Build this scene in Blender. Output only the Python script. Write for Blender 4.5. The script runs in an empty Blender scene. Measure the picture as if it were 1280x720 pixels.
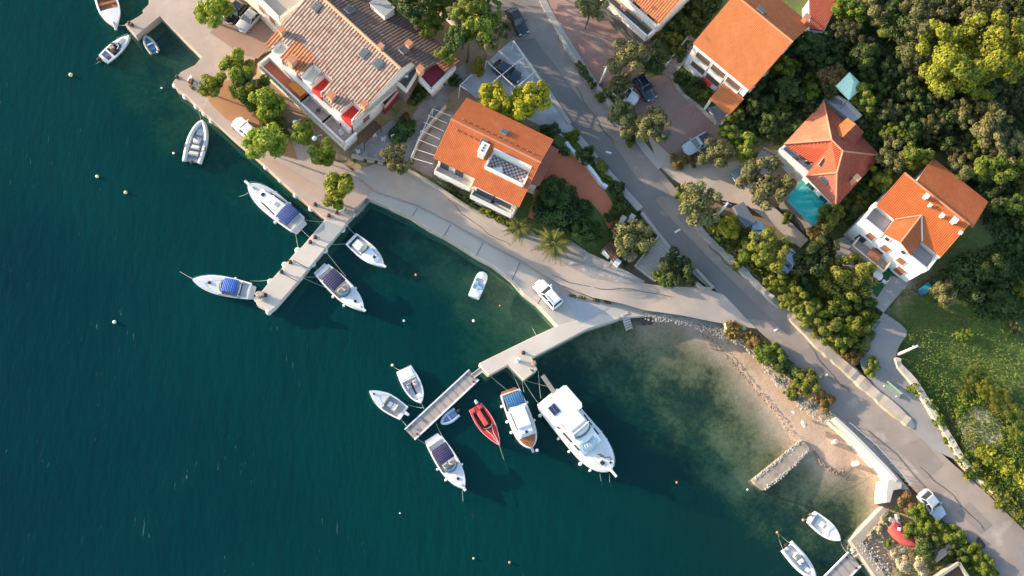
import bpy, bmesh, math, random
import numpy as np
from mathutils import Vector, Matrix
from mathutils.geometry import tessellate_polygon

# ------------------------------------------------------------------ camera, sky, sun, exposure
SC = bpy.context.scene
COL = SC.collection
FOC, DIST = 1200.0, 115.0
_d = np.array([500.0 - 640, -(720.0 - 360), -FOC]); _d /= np.linalg.norm(_d)
_Z = -_d
_Y = np.array([0, 1.0, 0]) - _Z * _Z[1]; _Y /= np.linalg.norm(_Y)
_X = np.cross(_Y, _Z)
CM = np.array([_X, _Y, _Z])
CAMZ = DIST * (-_d[2])
CPOS = np.array([0.0, 0.0, CAMZ])
cam = bpy.data.cameras.new('camera')
camo = bpy.data.objects.new('camera', cam); COL.objects.link(camo)
cam.sensor_width = 36.0; cam.lens = 36.0 * FOC / 1280.0
cam.clip_start = 1.0; cam.clip_end = 3000.0
_m = Matrix([list(r) for r in CM]).to_4x4()
_m.translation = Vector(CPOS)
camo.matrix_world = _m
SC.camera = camo

SUN_AZ, SUN_EL = 159.0, 11.5       # direction towards the sun, degrees from +X, and elevation
world = bpy.data.worlds.new('World'); SC.world = world; world.use_nodes = True
wn = world.node_tree.nodes; wl = world.node_tree.links
sky = wn.new('ShaderNodeTexSky'); sky.sky_type = 'NISHITA'; sky.sun_disc = False
sky.sun_elevation = math.radians(SUN_EL); sky.sun_rotation = math.radians(90.0 - SUN_AZ)
sky.air_density = 1.0; sky.dust_density = 1.0; sky.ozone_density = 1.2
wl.new(sky.outputs[0], wn['Background'].inputs[0]); wn['Background'].inputs[1].default_value = 0.15
sl = bpy.data.lights.new('sun', 'SUN'); sl.energy = 3.1; sl.angle = math.radians(0.6); sl.color = (1.0, 0.80, 0.575)
so = bpy.data.objects.new('sun', sl); COL.objects.link(so)
_sd = Vector((math.cos(math.radians(SUN_AZ)) * math.cos(math.radians(SUN_EL)),
              math.sin(math.radians(SUN_AZ)) * math.cos(math.radians(SUN_EL)), math.sin(math.radians(SUN_EL))))
so.rotation_euler = _sd.to_track_quat('Z', 'Y').to_euler(); so.location = (-120, 80, 120)
SC.view_settings.view_transform = 'Standard'; SC.view_settings.look = 'None'
SC.view_settings.exposure = 1.82; SC.view_settings.gamma = 1.0; SC.view_settings.use_curve_mapping = False

# ------------------------------------------------------------------ points on the ground from the survey image
def P(px, py, z=0.0):
    r = CM @ np.array([(px - 640) / FOC, -(py - 360) / FOC, -1.0])
    t = (CAMZ - z) / -r[2]
    return CPOS + t * r
def P2(px, py, z=0.0):
    p = P(px, py, z); return (p[0], p[1])

# ---- land heights (pixel, pixel, metres above the sea)
LAND = [(180,15,1.2),(240,40,1.2),(300,20,1.4),(230,105,1.2),(260,140,1.2),(300,175,1.2),(300,120,1.3),(340,60,1.5),(360,200,1.2),
 (400,260,1.2),(440,240,1.2),(480,225,1.25),(440,190,1.5),(400,100,1.6),(470,60,2.0),(520,110,2.4),(560,60,3.0),(600,20,3.6),(640,-20,4.2),
 (500,180,1.7),(520,240,1.3),(560,270,1.3),(620,310,1.35),(680,350,1.4),(730,385,1.35),(560,230,1.8),(640,290,1.8),(700,320,1.9),(760,345,2.1),
 (600,200,2.1),(640,170,2.6),(620,100,3.2),(660,120,3.5),(640,60,3.8),(690,100,4.0),(760,200,4.0),(820,270,3.8),(720,230,3.0),(760,290,2.9),
 (800,340,2.6),(870,340,3.4),(850,375,2.4),(800,380,1.8),(900,385,2.5),(920,360,3.3),(980,420,3.2),(930,425,2.0),(960,450,2.1),(1040,480,3.2),(1010,500,2.3),
 (1100,540,3.2),(1160,590,3.4),(1220,650,3.7),(1280,700,4.0),(880,430,1.0),(930,450,1.2),(960,490,1.0),(1000,530,1.1),(1030,560,.8),(1060,560,1.2),(1090,595,1.2),
 (1110,650,1.3),(1080,680,1.2),(1130,690,1.5),(1170,690,2.4),(1200,710,2.8),(1150,640,2.8),(1130,620,2.4),
 (740,30,4.8),(780,90,5.0),(850,150,5.2),(870,190,5.0),(900,220,4.8),(840,200,4.3),(900,270,4.8),(960,280,5.3),(940,330,4.4),(1000,370,4.3),(1060,420,4.2),
 (820,20,5.5),(900,100,6.0),(960,120,7.0),(940,40,6.8),(1010,40,8.0),(1000,150,7.0),(1000,220,6.6),(1050,200,7.2),(1080,120,8.5),(1060,60,9.0),
 (1040,290,6.0),(1090,330,6.0),(1140,290,6.8),(1120,360,5.8),(1200,250,8.2),(1250,280,8.5),(1110,420,5.0),(1130,480,4.2),(1170,540,3.9),(1200,580,4.2),(1250,630,4.6),
 (1180,420,6.0),(1230,400,7.0),(1230,480,6.0),(1230,540,5.4),(1280,450,7.5),(1280,580,6.0),(1150,50,10.0),(1230,60,11.5),(1150,150,9.5),(1250,180,10.0),(1300,0,13.0),
 (400,-60,2.5),(250,-60,1.6),(560,-60,4.0),(760,-60,6.0),(920,-60,8.5),(1100,-60,12.0),(1340,300,11.0),(1340,600,7.5),(1340,760,5.0),(1160,780,1.6),(1250,780,3.6)]
LP = np.array([[*P2(a, b, z), z] for a, b, z in LAND])
def idw(q, pts, p=3.0, eps=3.0):
    q = np.atleast_2d(q)
    out = np.empty(len(q))
    for i in range(0, len(q), 8000):
        s = q[i:i + 8000]
        d2 = (s[:, None, 0] - pts[None, :, 0]) ** 2 + (s[:, None, 1] - pts[None, :, 1]) ** 2 + eps * eps
        w = d2 ** (-p / 2)
        out[i:i + 8000] = (w * pts[None, :, 2]).sum(1) / w.sum(1)
    return out
def hh(x, y): return float(idw((x, y), LP)[0])
def G(px, py, dz=0.0):
    """ground point seen at a pixel, at dz above the ground"""
    z = 2.0
    for _ in range(8):
        p = P(px, py, z + dz); z = hh(p[0], p[1])
    p = P(px, py, z + dz)
    return np.array([p[0], p[1], z])
def seg_dist(q, poly, closed=True):
    q = np.atleast_2d(q); best = np.full(len(q), 1e9)
    n = len(poly)
    for i in range(n if closed else n - 1):
        a = np.array(poly[i]); b = np.array(poly[(i + 1) % n]); ab = b - a
        t = np.clip(((q - a) @ ab) / max(ab @ ab, 1e-9), 0, 1)
        best = np.minimum(best, np.hypot(*(q - (a + t[:, None] * ab)).T))
    return best
def inside(q, poly):
    q = np.atleast_2d(q); r = np.zeros(len(q), bool); n = len(poly)
    for i in range(n):
        x1, y1 = poly[i]; x2, y2 = poly[(i + 1) % n]
        c = ((y1 > q[:, 1]) != (y2 > q[:, 1]))
        r ^= c & (q[:, 0] < (x2 - x1) * (q[:, 1] - y1) / ((y2 - y1) or 1e-9) + x1)
    return r
def catmull(pts, k=5, closed=False):
    pts = [np.array(p, float) for p in pts]; n = len(pts); out = []
    for i in range(n if closed else n - 1):
        a, b = pts[i], pts[(i + 1) % n]
        p0 = pts[i - 1] if (closed or i > 0) else a
        p3 = pts[(i + 2) % n] if (closed or i + 2 < n) else b
        for j in range(k):
            t = j / k
            out.append(.5 * (2 * a + (b - p0) * t + (2 * p0 - 5 * a + 4 * b - p3) * t * t + (3 * a - p0 - 3 * b + p3) * t ** 3))
    if not closed: out.append(pts[-1])
    return [tuple(p) for p in out]

# ------------------------------------------------------------------ materials
MATS = {}
def newmat(name):
    m = bpy.data.materials.new(name); m.use_nodes = True
    nt = m.node_tree; return m, nt, nt.nodes, nt.links, nt.nodes['Principled BSDF']
def N(nt, t, **kw):
    n = nt.nodes.new(t)
    for k, v in kw.items():
        if k.startswith('i_'): n.inputs[k[2:].replace('_', ' ')].default_value = v
        else: setattr(n, k, v)
    return n
def rgba(c): return (c[0], c[1], c[2], 1.0)
def mixc(nt, fac, a, b, mode='MIX'):
    n = nt.nodes.new('ShaderNodeMix'); n.data_type = 'RGBA'; n.blend_type = mode
    for sock, v in ((n.inputs[0], fac), (n.inputs[6], a), (n.inputs[7], b)):
        if isinstance(v, bpy.types.NodeSocket): nt.links.new(v, sock)
        elif isinstance(v, (int, float)): sock.default_value = v
        else: sock.default_value = rgba(v)
    return n.outputs[2]
def noise(nt, scale, detail=4, vec=None, rough=.55):
    n = N(nt, 'ShaderNodeTexNoise'); n.inputs['Scale'].default_value = scale; n.inputs['Detail'].default_value = detail
    n.inputs['Roughness'].default_value = rough
    if vec is not None: nt.links.new(vec, n.inputs['Vector'])
    return n.outputs['Fac']
def ramp(nt, src, lo, hi):
    n = N(nt, 'ShaderNodeMapRange'); n.inputs[1].default_value = lo; n.inputs[2].default_value = hi
    nt.links.new(src, n.inputs[0]); return n.outputs[0]
def objco(nt): return N(nt, 'ShaderNodeTexCoord').outputs['Object']
def wpos(nt): return N(nt, 'ShaderNodeNewGeometry').outputs['Position']
def bump(nt, src, strength, dist, b):
    n = N(nt, 'ShaderNodeBump'); n.inputs['Strength'].default_value = strength; n.inputs['Distance'].default_value = dist
    nt.links.new(src, n.inputs['Height']); nt.links.new(n.outputs[0], b.inputs['Normal'])
def pm(name, c, c2=None, scale=1.5, rough=.8, big=.12, bmp=0.0, bscale=30, metal=0.0, coat=0.0, spots=None, rnd=0.0, space='w'):
    """a material whose colour wanders between c and c2, with large blotches, optional spots and bump"""
    if name in MATS: return MATS[name]
    m, nt, n, l, b = newmat(name)
    co = wpos(nt) if space == 'w' else objco(nt)
    c2 = c2 or tuple(v * .75 for v in c)
    col = mixc(nt, ramp(nt, noise(nt, big, 5, co), .35, .65), c, c2)
    f = ramp(nt, noise(nt, scale, 6, co, .65), .3, .7)
    col = mixc(nt, f, col, mixc(nt, .5, col, c2))
    if spots:
        sc, lo, hi, sp = spots
        col = mixc(nt, ramp(nt, noise(nt, sc, 3, co), lo, hi), col, sp)
    l.new(col, b.inputs['Base Color'])
    b.inputs['Roughness'].default_value = rough; b.inputs['Metallic'].default_value = metal
    if coat: b.inputs['Coat Weight'].default_value = coat
    if bmp: bump(nt, noise(nt, bscale, 4, co), bmp, .05, b)
    MATS[name] = m; return m
def tilemat(name, ca, cb, crest, pu=.24, pv=.36, crest_amt=.0, patch=None, bmp=.8, rough=.85):
    """barrel tiles in UV metres: u along the eave, v up the slope"""
    if name in MATS: return MATS[name]
    m, nt, n, l, b = newmat(name)
    uv = N(nt, 'ShaderNodeUVMap').outputs[0]
    sx = N(nt, 'ShaderNodeSeparateXYZ'); l.new(uv, sx.inputs[0])
    def mth(op, a, v=None):
        q = N(nt, 'ShaderNodeMath', operation=op)
        for i, s in enumerate((a, v)):
            if s is None: continue
            if isinstance(s, bpy.types.NodeSocket): l.new(s, q.inputs[i])
            else: q.inputs[i].default_value = s
        return q.outputs[0]
    u = mth('DIVIDE', sx.outputs[0], pu); v = mth('DIVIDE', sx.outputs[1], pv)
    cell = N(nt, 'ShaderNodeCombineXYZ'); l.new(mth('FLOOR', u), cell.inputs[0]); l.new(mth('FLOOR', v), cell.inputs[1])
    wn_ = N(nt, 'ShaderNodeTexWhiteNoise'); wn_.noise_dimensions = '3D'; l.new(cell.outputs[0], wn_.inputs['Vector'])
    col = mixc(nt, wn_.outputs['Value'], ca, cb)
    w = mth('ABSOLUTE', mth('SINE', mth('MULTIPLY', u, math.pi)))
    if crest_amt:
        k = mth('MULTIPLY', ramp(nt, w, .45, .75), crest_amt)
        k = mth('MULTIPLY', k, ramp(nt, noise(nt, .9, 5, uv), .25, .45))
        k = mth('MULTIPLY', k, ramp(nt, wn_.outputs['Value'], -.5, .6))
        col = mixc(nt, k, col, crest)
    else:
        col = mixc(nt, ramp(nt, noise(nt, .5, 6, uv, .7), .5, .8), col, crest)
    if patch: col = mixc(nt, ramp(nt, noise(nt, patch[0], 4, uv), patch[1], patch[1] + .12), col, patch[2])
    l.new(col, b.inputs['Base Color']); b.inputs['Roughness'].default_value = rough
    fr = mth('FRACT', v)
    hgt = mth('ADD', w, mth('MULTIPLY', fr, -.35))
    bump(nt, hgt, bmp, .09, b)
    MATS[name] = m; return m
def leafmat(name, ca, cb, tip=None, trans=.3):
    if name in MATS: return MATS[name]
    m, nt, n, l, b = newmat(name)
    g = N(nt, 'ShaderNodeNewGeometry'); oi = N(nt, 'ShaderNodeObjectInfo')
    col = mixc(nt, g.outputs['Random Per Island'], ca, cb)
    col = mixc(nt, ramp(nt, noise(nt, 1.1, 2, g.outputs['Position']), .42, .62), col, tip or cb)
    hs = N(nt, 'ShaderNodeHueSaturation')
    hs.inputs['Saturation'].default_value = 1.0
    mr = N(nt, 'ShaderNodeMapRange'); mr.inputs[3].default_value = .92; mr.inputs[4].default_value = 1.35
    l.new(oi.outputs['Random'], mr.inputs[0]); l.new(mr.outputs[0], hs.inputs['Value'])
    mr2 = N(nt, 'ShaderNodeMapRange'); mr2.inputs[3].default_value = .485; mr2.inputs[4].default_value = .515
    l.new(oi.outputs['Random'], mr2.inputs[0]); l.new(mr2.outputs[0], hs.inputs['Hue'])
    l.new(col, hs.inputs['Color']); l.new(hs.outputs[0], b.inputs['Base Color'])
    b.inputs['Roughness'].default_value = .65; b.inputs['Specular IOR Level'].default_value = .25
    t = N(nt, 'ShaderNodeBsdfTranslucent'); l.new(hs.outputs[0], t.inputs[0])
    mx = N(nt, 'ShaderNodeMixShader'); mx.inputs[0].default_value = trans
    l.new(b.outputs[0], mx.inputs[1]); l.new(t.outputs[0], mx.inputs[2])
    l.new(mx.outputs[0], n['Material Output'].inputs[0])
    MATS[name] = m; return m
def glassmat(name, c, rough=.08):
    m, nt, n, l, b = newmat(name)
    l.new(mixc(nt, noise(nt, 3, 2, objco(nt)), c, tuple(v * .6 for v in c)), b.inputs['Base Color'])
    b.inputs['Roughness'].default_value = rough; b.inputs['Specular IOR Level'].default_value = .7
    return m

# ------------------------------------------------------------------ mesh building
class MB:
    def __init__(s): s.v = []; s.f = []; s.uv = []
    def face(s, pts, uvs=None):
        i = len(s.v); s.v += [tuple(p) for p in pts]; s.f.append(list(range(i, i + len(pts)))); s.uv.append(uvs)
    def box(s, c, d, rz=0.0):
        cx, cy, cz = c; x, y, z = d[0] / 2, d[1] / 2, d[2] / 2; co, si = math.cos(rz), math.sin(rz)
        i = len(s.v)
        for a, b_, e in ((-x,-y,-z),(x,-y,-z),(x,y,-z),(-x,y,-z),(-x,-y,z),(x,-y,z),(x,y,z),(-x,y,z)):
            s.v.append((cx + a * co - b_ * si, cy + a * si + b_ * co, cz + e))
        for q in ((3,2,1,0),(4,5,6,7),(0,1,5,4),(1,2,6,5),(2,3,7,6),(3,0,4,7)): s.f.append([i + k for k in q]); s.uv.append(None)
        return s
    def bar(s, a, b, w, h):
        """box along the segment a-b, width w, height h (z centred)"""
        a = np.array(a, float); b = np.array(b, float)
        d = b - a; n = math.hypot(d[0], d[1]) or 1e-6; nx, ny = -d[1] / n * w / 2, d[0] / n * w / 2
        i = len(s.v)
        for p in (a, b):
            for sx, sz in ((-1,-1),(1,-1),(1,1),(-1,1)): s.v.append((p[0] + nx * sx, p[1] + ny * sx, p[2] + sz * h / 2))
        for q in ((0,1,2,3),(7,6,5,4),(0,4,5,1),(1,5,6,2),(2,6,7,3),(3,7,4,0)): s.f.append([i + k for k in q]); s.uv.append(None)
        return s
    def prism(s, poly, z0, z1, top=None):
        a = sum(poly[i][0] * poly[(i + 1) % len(poly)][1] - poly[(i + 1) % len(poly)][0] * poly[i][1] for i in range(len(poly)))
        top = list(top or poly); poly = list(poly)
        if a < 0: poly = poly[::-1]; top = top[::-1]
        n = len(poly); i = len(s.v)
        s.v += [(p[0], p[1], z0) for p in poly] + [(p[0], p[1], z1) for p in top]
        s.f.append([i + k for k in range(n)][::-1]); s.f.append([i + n + k for k in range(n)]); s.uv += [None, None]
        for k in range(n):
            j = (k + 1) % n; s.f.append([i + k, i + j, i + n + j, i + n + k]); s.uv.append(None)
        return s
    def tube(s, pts, r, n=6, r1=None, cap=True):
        pts = [Vector(p) for p in pts]; base = len(s.v); m = len(pts)
        for k, p in enumerate(pts):
            t = (pts[min(k + 1, m - 1)] - pts[max(k - 1, 0)]); t = t.normalized() if t.length > 1e-9 else Vector((0, 0, 1))
            u = t.cross(Vector((0, 0, 1))); u = u.normalized() if u.length > 1e-4 else Vector((1, 0, 0))
            w = t.cross(u); rr = r if r1 is None else r + (r1 - r) * k / max(m - 1, 1)
            for j in range(n):
                a = 2 * math.pi * j / n; s.v.append(tuple(p + (u * math.cos(a) + w * math.sin(a)) * rr))
        for k in range(m - 1):
            for j in range(n):
                a, b = base + k * n + j, base + k * n + (j + 1) % n
                s.f.append([a, b, b + n, a + n]); s.uv.append(None)
        if cap:
            s.f.append([base + j for j in range(n)][::-1]); s.f.append([base + (m - 1) * n + j for j in range(n)]); s.uv += [None, None]
        return s
    def lathe(s, prof, c=(0, 0, 0), n=12):
        i = len(s.v)
        for r, z in prof:
            for j in range(n):
                a = 2 * math.pi * j / n; s.v.append((c[0] + r * math.cos(a), c[1] + r * math.sin(a), c[2] + z))
        m = len(prof)
        for k in range(m - 1):
            for j in range(n):
                a, b = i + k * n + j, i + k * n + (j + 1) % n; s.f.append([a, b, b + n, a + n]); s.uv.append(None)
        s.f.append([i + j for j in range(n)][::-1]); s.f.append([i + (m - 1) * n + j for j in range(n)]); s.uv += [None, None]
        return s
    def ball(s, c, r, sz=1.0, n=12, m=7):
        return s.lathe([(max(1e-3, r * math.sin(math.pi * k / m)), -r * sz * math.cos(math.pi * k / m)) for k in range(m + 1)], c, n)
    def plane(s, pts, ud, th=.14):
        """solid roof plane; pts CCW from above, UV in metres, ud = direction of the eave"""
        p = [Vector(q) for q in pts]
        nrm = Vector((0, 0, 0))
        for a, b in zip(p, p[1:] + p[:1]): nrm += a.cross(b)
        if nrm.z < 0: p = p[::-1]; nrm = -nrm
        nrm.normalize(); u = Vector((ud[0], ud[1], 0)).normalized(); u = (u - nrm * u.dot(nrm)).normalized(); w = nrm.cross(u)
        s.face(p, [(q.dot(u), q.dot(w)) for q in p])
        lo = [q - Vector((0, 0, th)) for q in p]
        s.face(lo[::-1], [(0, 0)] * len(lo))
        for a in range(len(p)):
            b = (a + 1) % len(p); s.face([lo[a], lo[b], p[b], p[a]], [(0, 0)] * 4)
        return s
    def build(s, name, mat, parent=None, smooth=False, bevel=0.0, uv=False):
        me = bpy.data.meshes.new(name); me.from_pydata(s.v, [], s.f); me.update()
        if any(q is not None for q in s.uv):
            ul = me.uv_layers.new(name='UVMap')
            for poly, q in zip(me.polygons, s.uv):
                if q:
                    for li, t in zip(poly.loop_indices, q): ul.data[li].uv = t
        if isinstance(mat, (list, tuple)):
            for q in mat: me.materials.append(q)
        else: me.materials.append(mat)
        if smooth: me.polygons.foreach_set('use_smooth', [True] * len(me.polygons))
        o = bpy.data.objects.new(name, me); COL.objects.link(o)
        if parent: o.parent = parent
        if bevel:
            b = o.modifiers.new('bevel', 'BEVEL'); b.width = bevel; b.segments = 2; b.limit_method = 'ANGLE'
        return o
def tag(o, label=None, cat=None, group=None, kind=None):
    for k, v in (('label', label), ('category', cat), ('group', group), ('kind', kind)):
        if v: o[k] = v
    return o
def empty(name, loc, rz=0.0, label=None, cat=None, group=None):
    o = bpy.data.objects.new(name, None); COL.objects.link(o); o.location = [float(v) for v in loc]; o.rotation_euler = (0, 0, rz)
    o.empty_display_size = .3
    return tag(o, label, cat, group)
def copy_tree(o, parent=None):
    c = o.copy(); COL.objects.link(c)
    if parent is not None: c.parent = parent
    for ch in o.children: copy_tree(ch, c)
    return c
def sheet(name, poly, mat, off, kind='structure', step=1.0, hf=None, label=None, cat=None):
    """polygon (world xy) draped over the terrain at a height off above it"""
    bm = bmesh.new()
    vs = [bm.verts.new((p[0], p[1], 0)) for p in poly]
    bm.faces.new(vs); bmesh.ops.triangulate(bm, faces=bm.faces[:])
    xs = [p[0] for p in poly]; ys = [p[1] for p in poly]
    for ax, lo, hi in ((0, min(xs), max(xs)), (1, min(ys), max(ys))):
        k = math.ceil(lo / step) * step
        while k < hi:
            co = (k, 0, 0) if ax == 0 else (0, k, 0); no = (1, 0, 0) if ax == 0 else (0, 1, 0)
            bmesh.ops.bisect_plane(bm, geom=bm.verts[:] + bm.edges[:] + bm.faces[:], plane_co=co, plane_no=no, dist=1e-5)
            k += step
    bm.normal_update()
    q = np.array([(v.co.x, v.co.y) for v in bm.verts]); z = (hf or (lambda a: idw(a, LP)))(q)
    for v, zz in zip(bm.verts, z): v.co.z = zz + off
    bm.normal_update()
    for f in bm.faces:
        if f.normal.z < 0: f.normal_flip()
        f.smooth = True
    me = bpy.data.meshes.new(name); bm.to_mesh(me); bm.free(); me.materials.append(mat)
    o = bpy.data.objects.new(name, me); COL.objects.link(o)
    return tag(o, label, cat, None, kind)
def gpoly(px): return [tuple(G(a, b)[:2]) for a, b in px]
def smooth_px(px, k=4): return catmull(px, k)

# ------------------------------------------------------------------ palette
WHITE = pm('white_render', (.80,.77,.71), (.70,.66,.60), 1.2, .85, .3)
CREAM = pm('cream_render', (.74,.66,.54), (.64,.56,.44), 1.2, .85, .3)
GELCOAT = pm('white_gelcoat', (.80,.80,.79), (.74,.74,.74), 1.0, .3, .4, coat=.3)
DECKW = pm('boat_deck', (.72,.71,.69), (.64,.63,.61), 3.0, .55, .8)
GREYDK = pm('dark_plastic', (.03,.03,.035), (.05,.05,.055), 4, .5)
BLACK = pm('black_rubber', (.015,.015,.016), (.03,.03,.03), 4, .7)
NAVY = pm('navy_canvas', (.018,.016,.06), (.03,.026,.085), 3, .85, .5)
BLUEC = pm('blue_canvas', (.018,.045,.17), (.028,.065,.23), 3, .8, .5)
ROYAL = pm('royal_blue_canvas', (.008,.07,.34), (.012,.095,.42), 3, .7, .5)
STEELB = pm('steel_blue_canvas', (.015,.09,.22), (.03,.13,.29), 3, .8, .5)
GREYF = pm('grey_vinyl', (.36,.37,.39), (.28,.29,.31), 4, .6)
LGREY = pm('light_grey_tube', (.55,.56,.57), (.47,.48,.50), 2, .45)
TEAK = pm('varnished_teak', (.36,.15,.05), (.27,.10,.035), 5, .45, .6)
WOODG = pm('grey_wood', (.36,.31,.27), (.24,.21,.18), 3, .85, .6)
WOODB = pm('brown_wood', (.12,.055,.03), (.08,.035,.02), 4, .8)
REDP = pm('red_paint', (.56,.03,.03), (.46,.03,.03), 2, .4, .5, coat=.3)
CORAL = pm('coral_red_paint', (.68,.10,.08), (.56,.09,.07), 2, .45, .5)
STEEL = pm('stainless_steel', (.6,.6,.6), (.5,.5,.5), 3, .3, metal=.8)
ROPE = pm('pale_rope', (.42,.42,.36), (.33,.33,.28), 8, .9)
GLASS = glassmat('dark_window_glass', (.03,.04,.05))
TGLASS = glassmat('tinted_blue_glass', (.08,.17,.22))
CONC = pm('pale_concrete', (.50,.44,.37), (.43,.37,.31), 2.2, .9, .25, .3, 14)
STONE = pm('limestone', (.46,.40,.33), (.30,.26,.21), 2.5, .9, .5, .6, 9)
DARKST = pm('wet_dark_stone', (.10,.085,.065), (.06,.055,.045), 2, .8, .5)
METALW = pm('white_painted_metal', (.72,.73,.74), (.62,.63,.64), 3, .5)
T_ORANGE = tilemat('orange_tiles', (.44,.105,.024), (.37,.085,.021), (.47,.15,.05), .19, .38, bmp=.5)
T_ORANGE2 = tilemat('light_orange_tiles', (.46,.14,.04), (.41,.12,.034), (.48,.18,.075), .19, .38, bmp=.5)
T_RED = tilemat('red_tiles', (.38,.075,.035), (.30,.058,.03), (.42,.13,.075), .22, .40, bmp=.7)
T_PALE = tilemat('lichen_tiles', (.16,.075,.045), (.23,.10,.055), (.36,.305,.26), .40, .42, 1.0, (.35,.64,(.42,.13,.05)))
T_DARK = tilemat('weathered_brown_tiles', (.10,.055,.042), (.15,.075,.052), (.21,.165,.145), .40, .42, .8, (.3,.66,(.30,.10,.05)))
T_STRIPE = tilemat('new_striped_tiles', (.17,.06,.03), (.22,.08,.04), (.56,.20,.075), .40, .42, 1.0)
TERRA = pm('terracotta_paving', (.62,.19,.09), (.52,.155,.075), 1.5, .85, .3)
REDPAINT = pm('red_floor_paint', (.30,.022,.03), (.24,.02,.025), 1.5, .7, .3)
AWNRED = pm('red_awning', (.75,.03,.02), (.65,.03,.02), 3, .8)
CLAY = pm('clay_ridge', (.55,.24,.13), (.47,.19,.10), 4, .85)
CLAYPALE = pm('pale_clay', (.62,.36,.22), (.52,.28,.16), 4, .85)
ROOFGL = glassmat('roof_light_glass', (.10,.12,.13), .35)
WGLASS = glassmat('house_window_glass', (.05,.06,.07))
FRAME = pm('white_frame', (.75,.74,.72), (.68,.67,.65), 4, .6)
SHUT = pm('brown_shutter', (.32,.13,.07), (.26,.10,.055), 6, .7)
GREYROOF = pm('grey_flat_roof', (.40,.38,.37), (.34,.32,.31), 1.5, .9, .3)
BARK = pm('bark', (.12,.09,.065), (.08,.06,.045), 5, .95, space='o')
# ================================================================== GROUND, SEA, ROADS, QUAYS
QZ = 1.2
COAST = [(-800,-1500),(186,-900),(186,-60),(186,5),(180,13),(176,20),(200,20),(252,71),(244,81),(235,81),(216,103),(220,110),(245,131),(277,160),(295,176),(317,194),(330,206),(347,222),
 (367,240),(392,262),(407,274),(434,277),(444,266),(447,258),(459,245),(470,251),(485,257),(515,271),(537,286),(555,295),(575,307),(595,320),(617,332),(640,350),(655,367),(672,380),
 (697,407),(735,410),(777,397),(814,398)]
BEACH1 = [(814,398),(835,401),(858,411),(885,425),(914,447),(938,477),(960,508),(978,533),(991,551),(1003,562),(1018,567),(1027,580),(1040,590),(1052,592),(1066,582),(1080,592),(1095,605),(1103,618),(1104,632)]
COAST2 = [(1104,634),(1084,655),(1063,676),(1071,687),(1084,706),(1095,722),(1130,790),(1200,1000),(1400,1500)]
coast_w = [P2(a, b, QZ) for a, b in COAST] + [P2(a, b, 0.1) for a, b in BEACH1] + [P2(a, b, QZ) for a, b in COAST2] + [(900, -300), (900, 900), (-90, 900)]
coast_w[0] = (-60, 600)
beach_w = [P2(a, b, 0.05) for a, b in BEACH1]
hard_w = None
DEPTH = [(20,20,4.6),(80,60,4.0),(150,100,2.7),(150,20,2.6),(220,60,1.6),(240,70,1.3),(215,100,1.6),(230,150,2.2),(300,220,2.3),(120,180,5.0),(250,280,4.4),(300,300,3.8),(380,320,3.2),(30,150,6.5),(50,300,8.5),(150,400,9.5),(100,600,13),
 (300,600,11),(400,450,7.5),(330,400,6.5),(480,330,2.0),(460,280,1.9),(540,320,1.4),(590,380,1.3),(640,400,.9),(680,400,.9),(650,370,1.0),(560,430,3.6),(600,420,2.2),(500,400,4.2),(500,440,5.5),(500,620,10),(600,600,10),(660,500,6.5),
 (720,460,3.2),(690,440,3.0),(760,420,2.2),(800,410,1.1),(820,430,1.0),(850,450,1.0),(800,480,1.7),(760,470,2.5),(740,490,3.4),(700,470,3.8),(880,520,1.1),(900,560,1.2),(920,600,2.0),(930,570,.9),(850,570,2.8),(820,530,1.9),(880,600,3.2),(840,600,4.8),(960,570,1.0),(780,560,5.5),(740,520,4.8),(840,620,5.0),(900,640,4.6),(950,640,3.6),(1000,620,.9),
 (1050,620,.4),(1020,650,1.3),(960,610,2.2),(900,700,6.5),(800,680,8.0),(700,700,10),(1000,700,4.2),(1060,690,3.0),(400,700,12),(640,700,11),(-200,300,14),(600,900,14),(-200,800,16),(0,-200,6),(1000,900,7)]
DP = np.array([[*P2(a, b, 0), z] for a, b, z in DEPTH])
WEED = [(70,35,.7),(150,80,.55),(100,20,.6),(110,60,.9),(200,50,.85),(245,70,.2),(190,85,.8),(200,115,.75),(230,110,.3),(260,190,.95),(320,230,.95),(350,250,1),(280,210,.9),(400,300,.8),(470,280,1),(500,270,.95),(430,330,.9),(540,380,.95),(600,390,.6),(560,340,.35),(530,310,.7),
 (640,380,.3),(640,420,.3),(670,400,.2),(570,410,.95),(610,420,.85),(720,440,.75),(750,425,.6),(700,455,.9),(790,420,.75),(830,425,.4),(850,440,.45),(870,455,.4),(795,437,.45),(780,470,.8),(800,500,.8),(830,460,.78),(860,480,.8),(885,497,1),(882,488,1),(892,504,1),(890,512,1),(905,475,.7),(920,490,.4),
 (940,530,.25),(900,550,.5),(920,570,.4),(900,590,.55),(870,605,1),(845,580,1),(800,555,.95),(925,600,.2),(960,640,1),(990,690,.9),(1000,605,.5),(1010,630,.45),(1030,615,.35),(1040,645,.9),(1020,640,.8),(1070,610,.12),(1090,625,.35),(1070,650,.7),(900,660,.6),(1010,665,1),(1050,652,1),(1032,652,1),(1016,630,.85),(996,655,1),(972,640,1),(985,668,1),(1000,612,.75),(862,578,1),(846,560,1),(882,612,1),(902,642,1),(932,655,1),(1075,640,.7),(300,600,.8),(600,600,.8)]
WP_ = np.array([[*P2(a, b, 0), z] for a, b, z in WEED])
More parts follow.
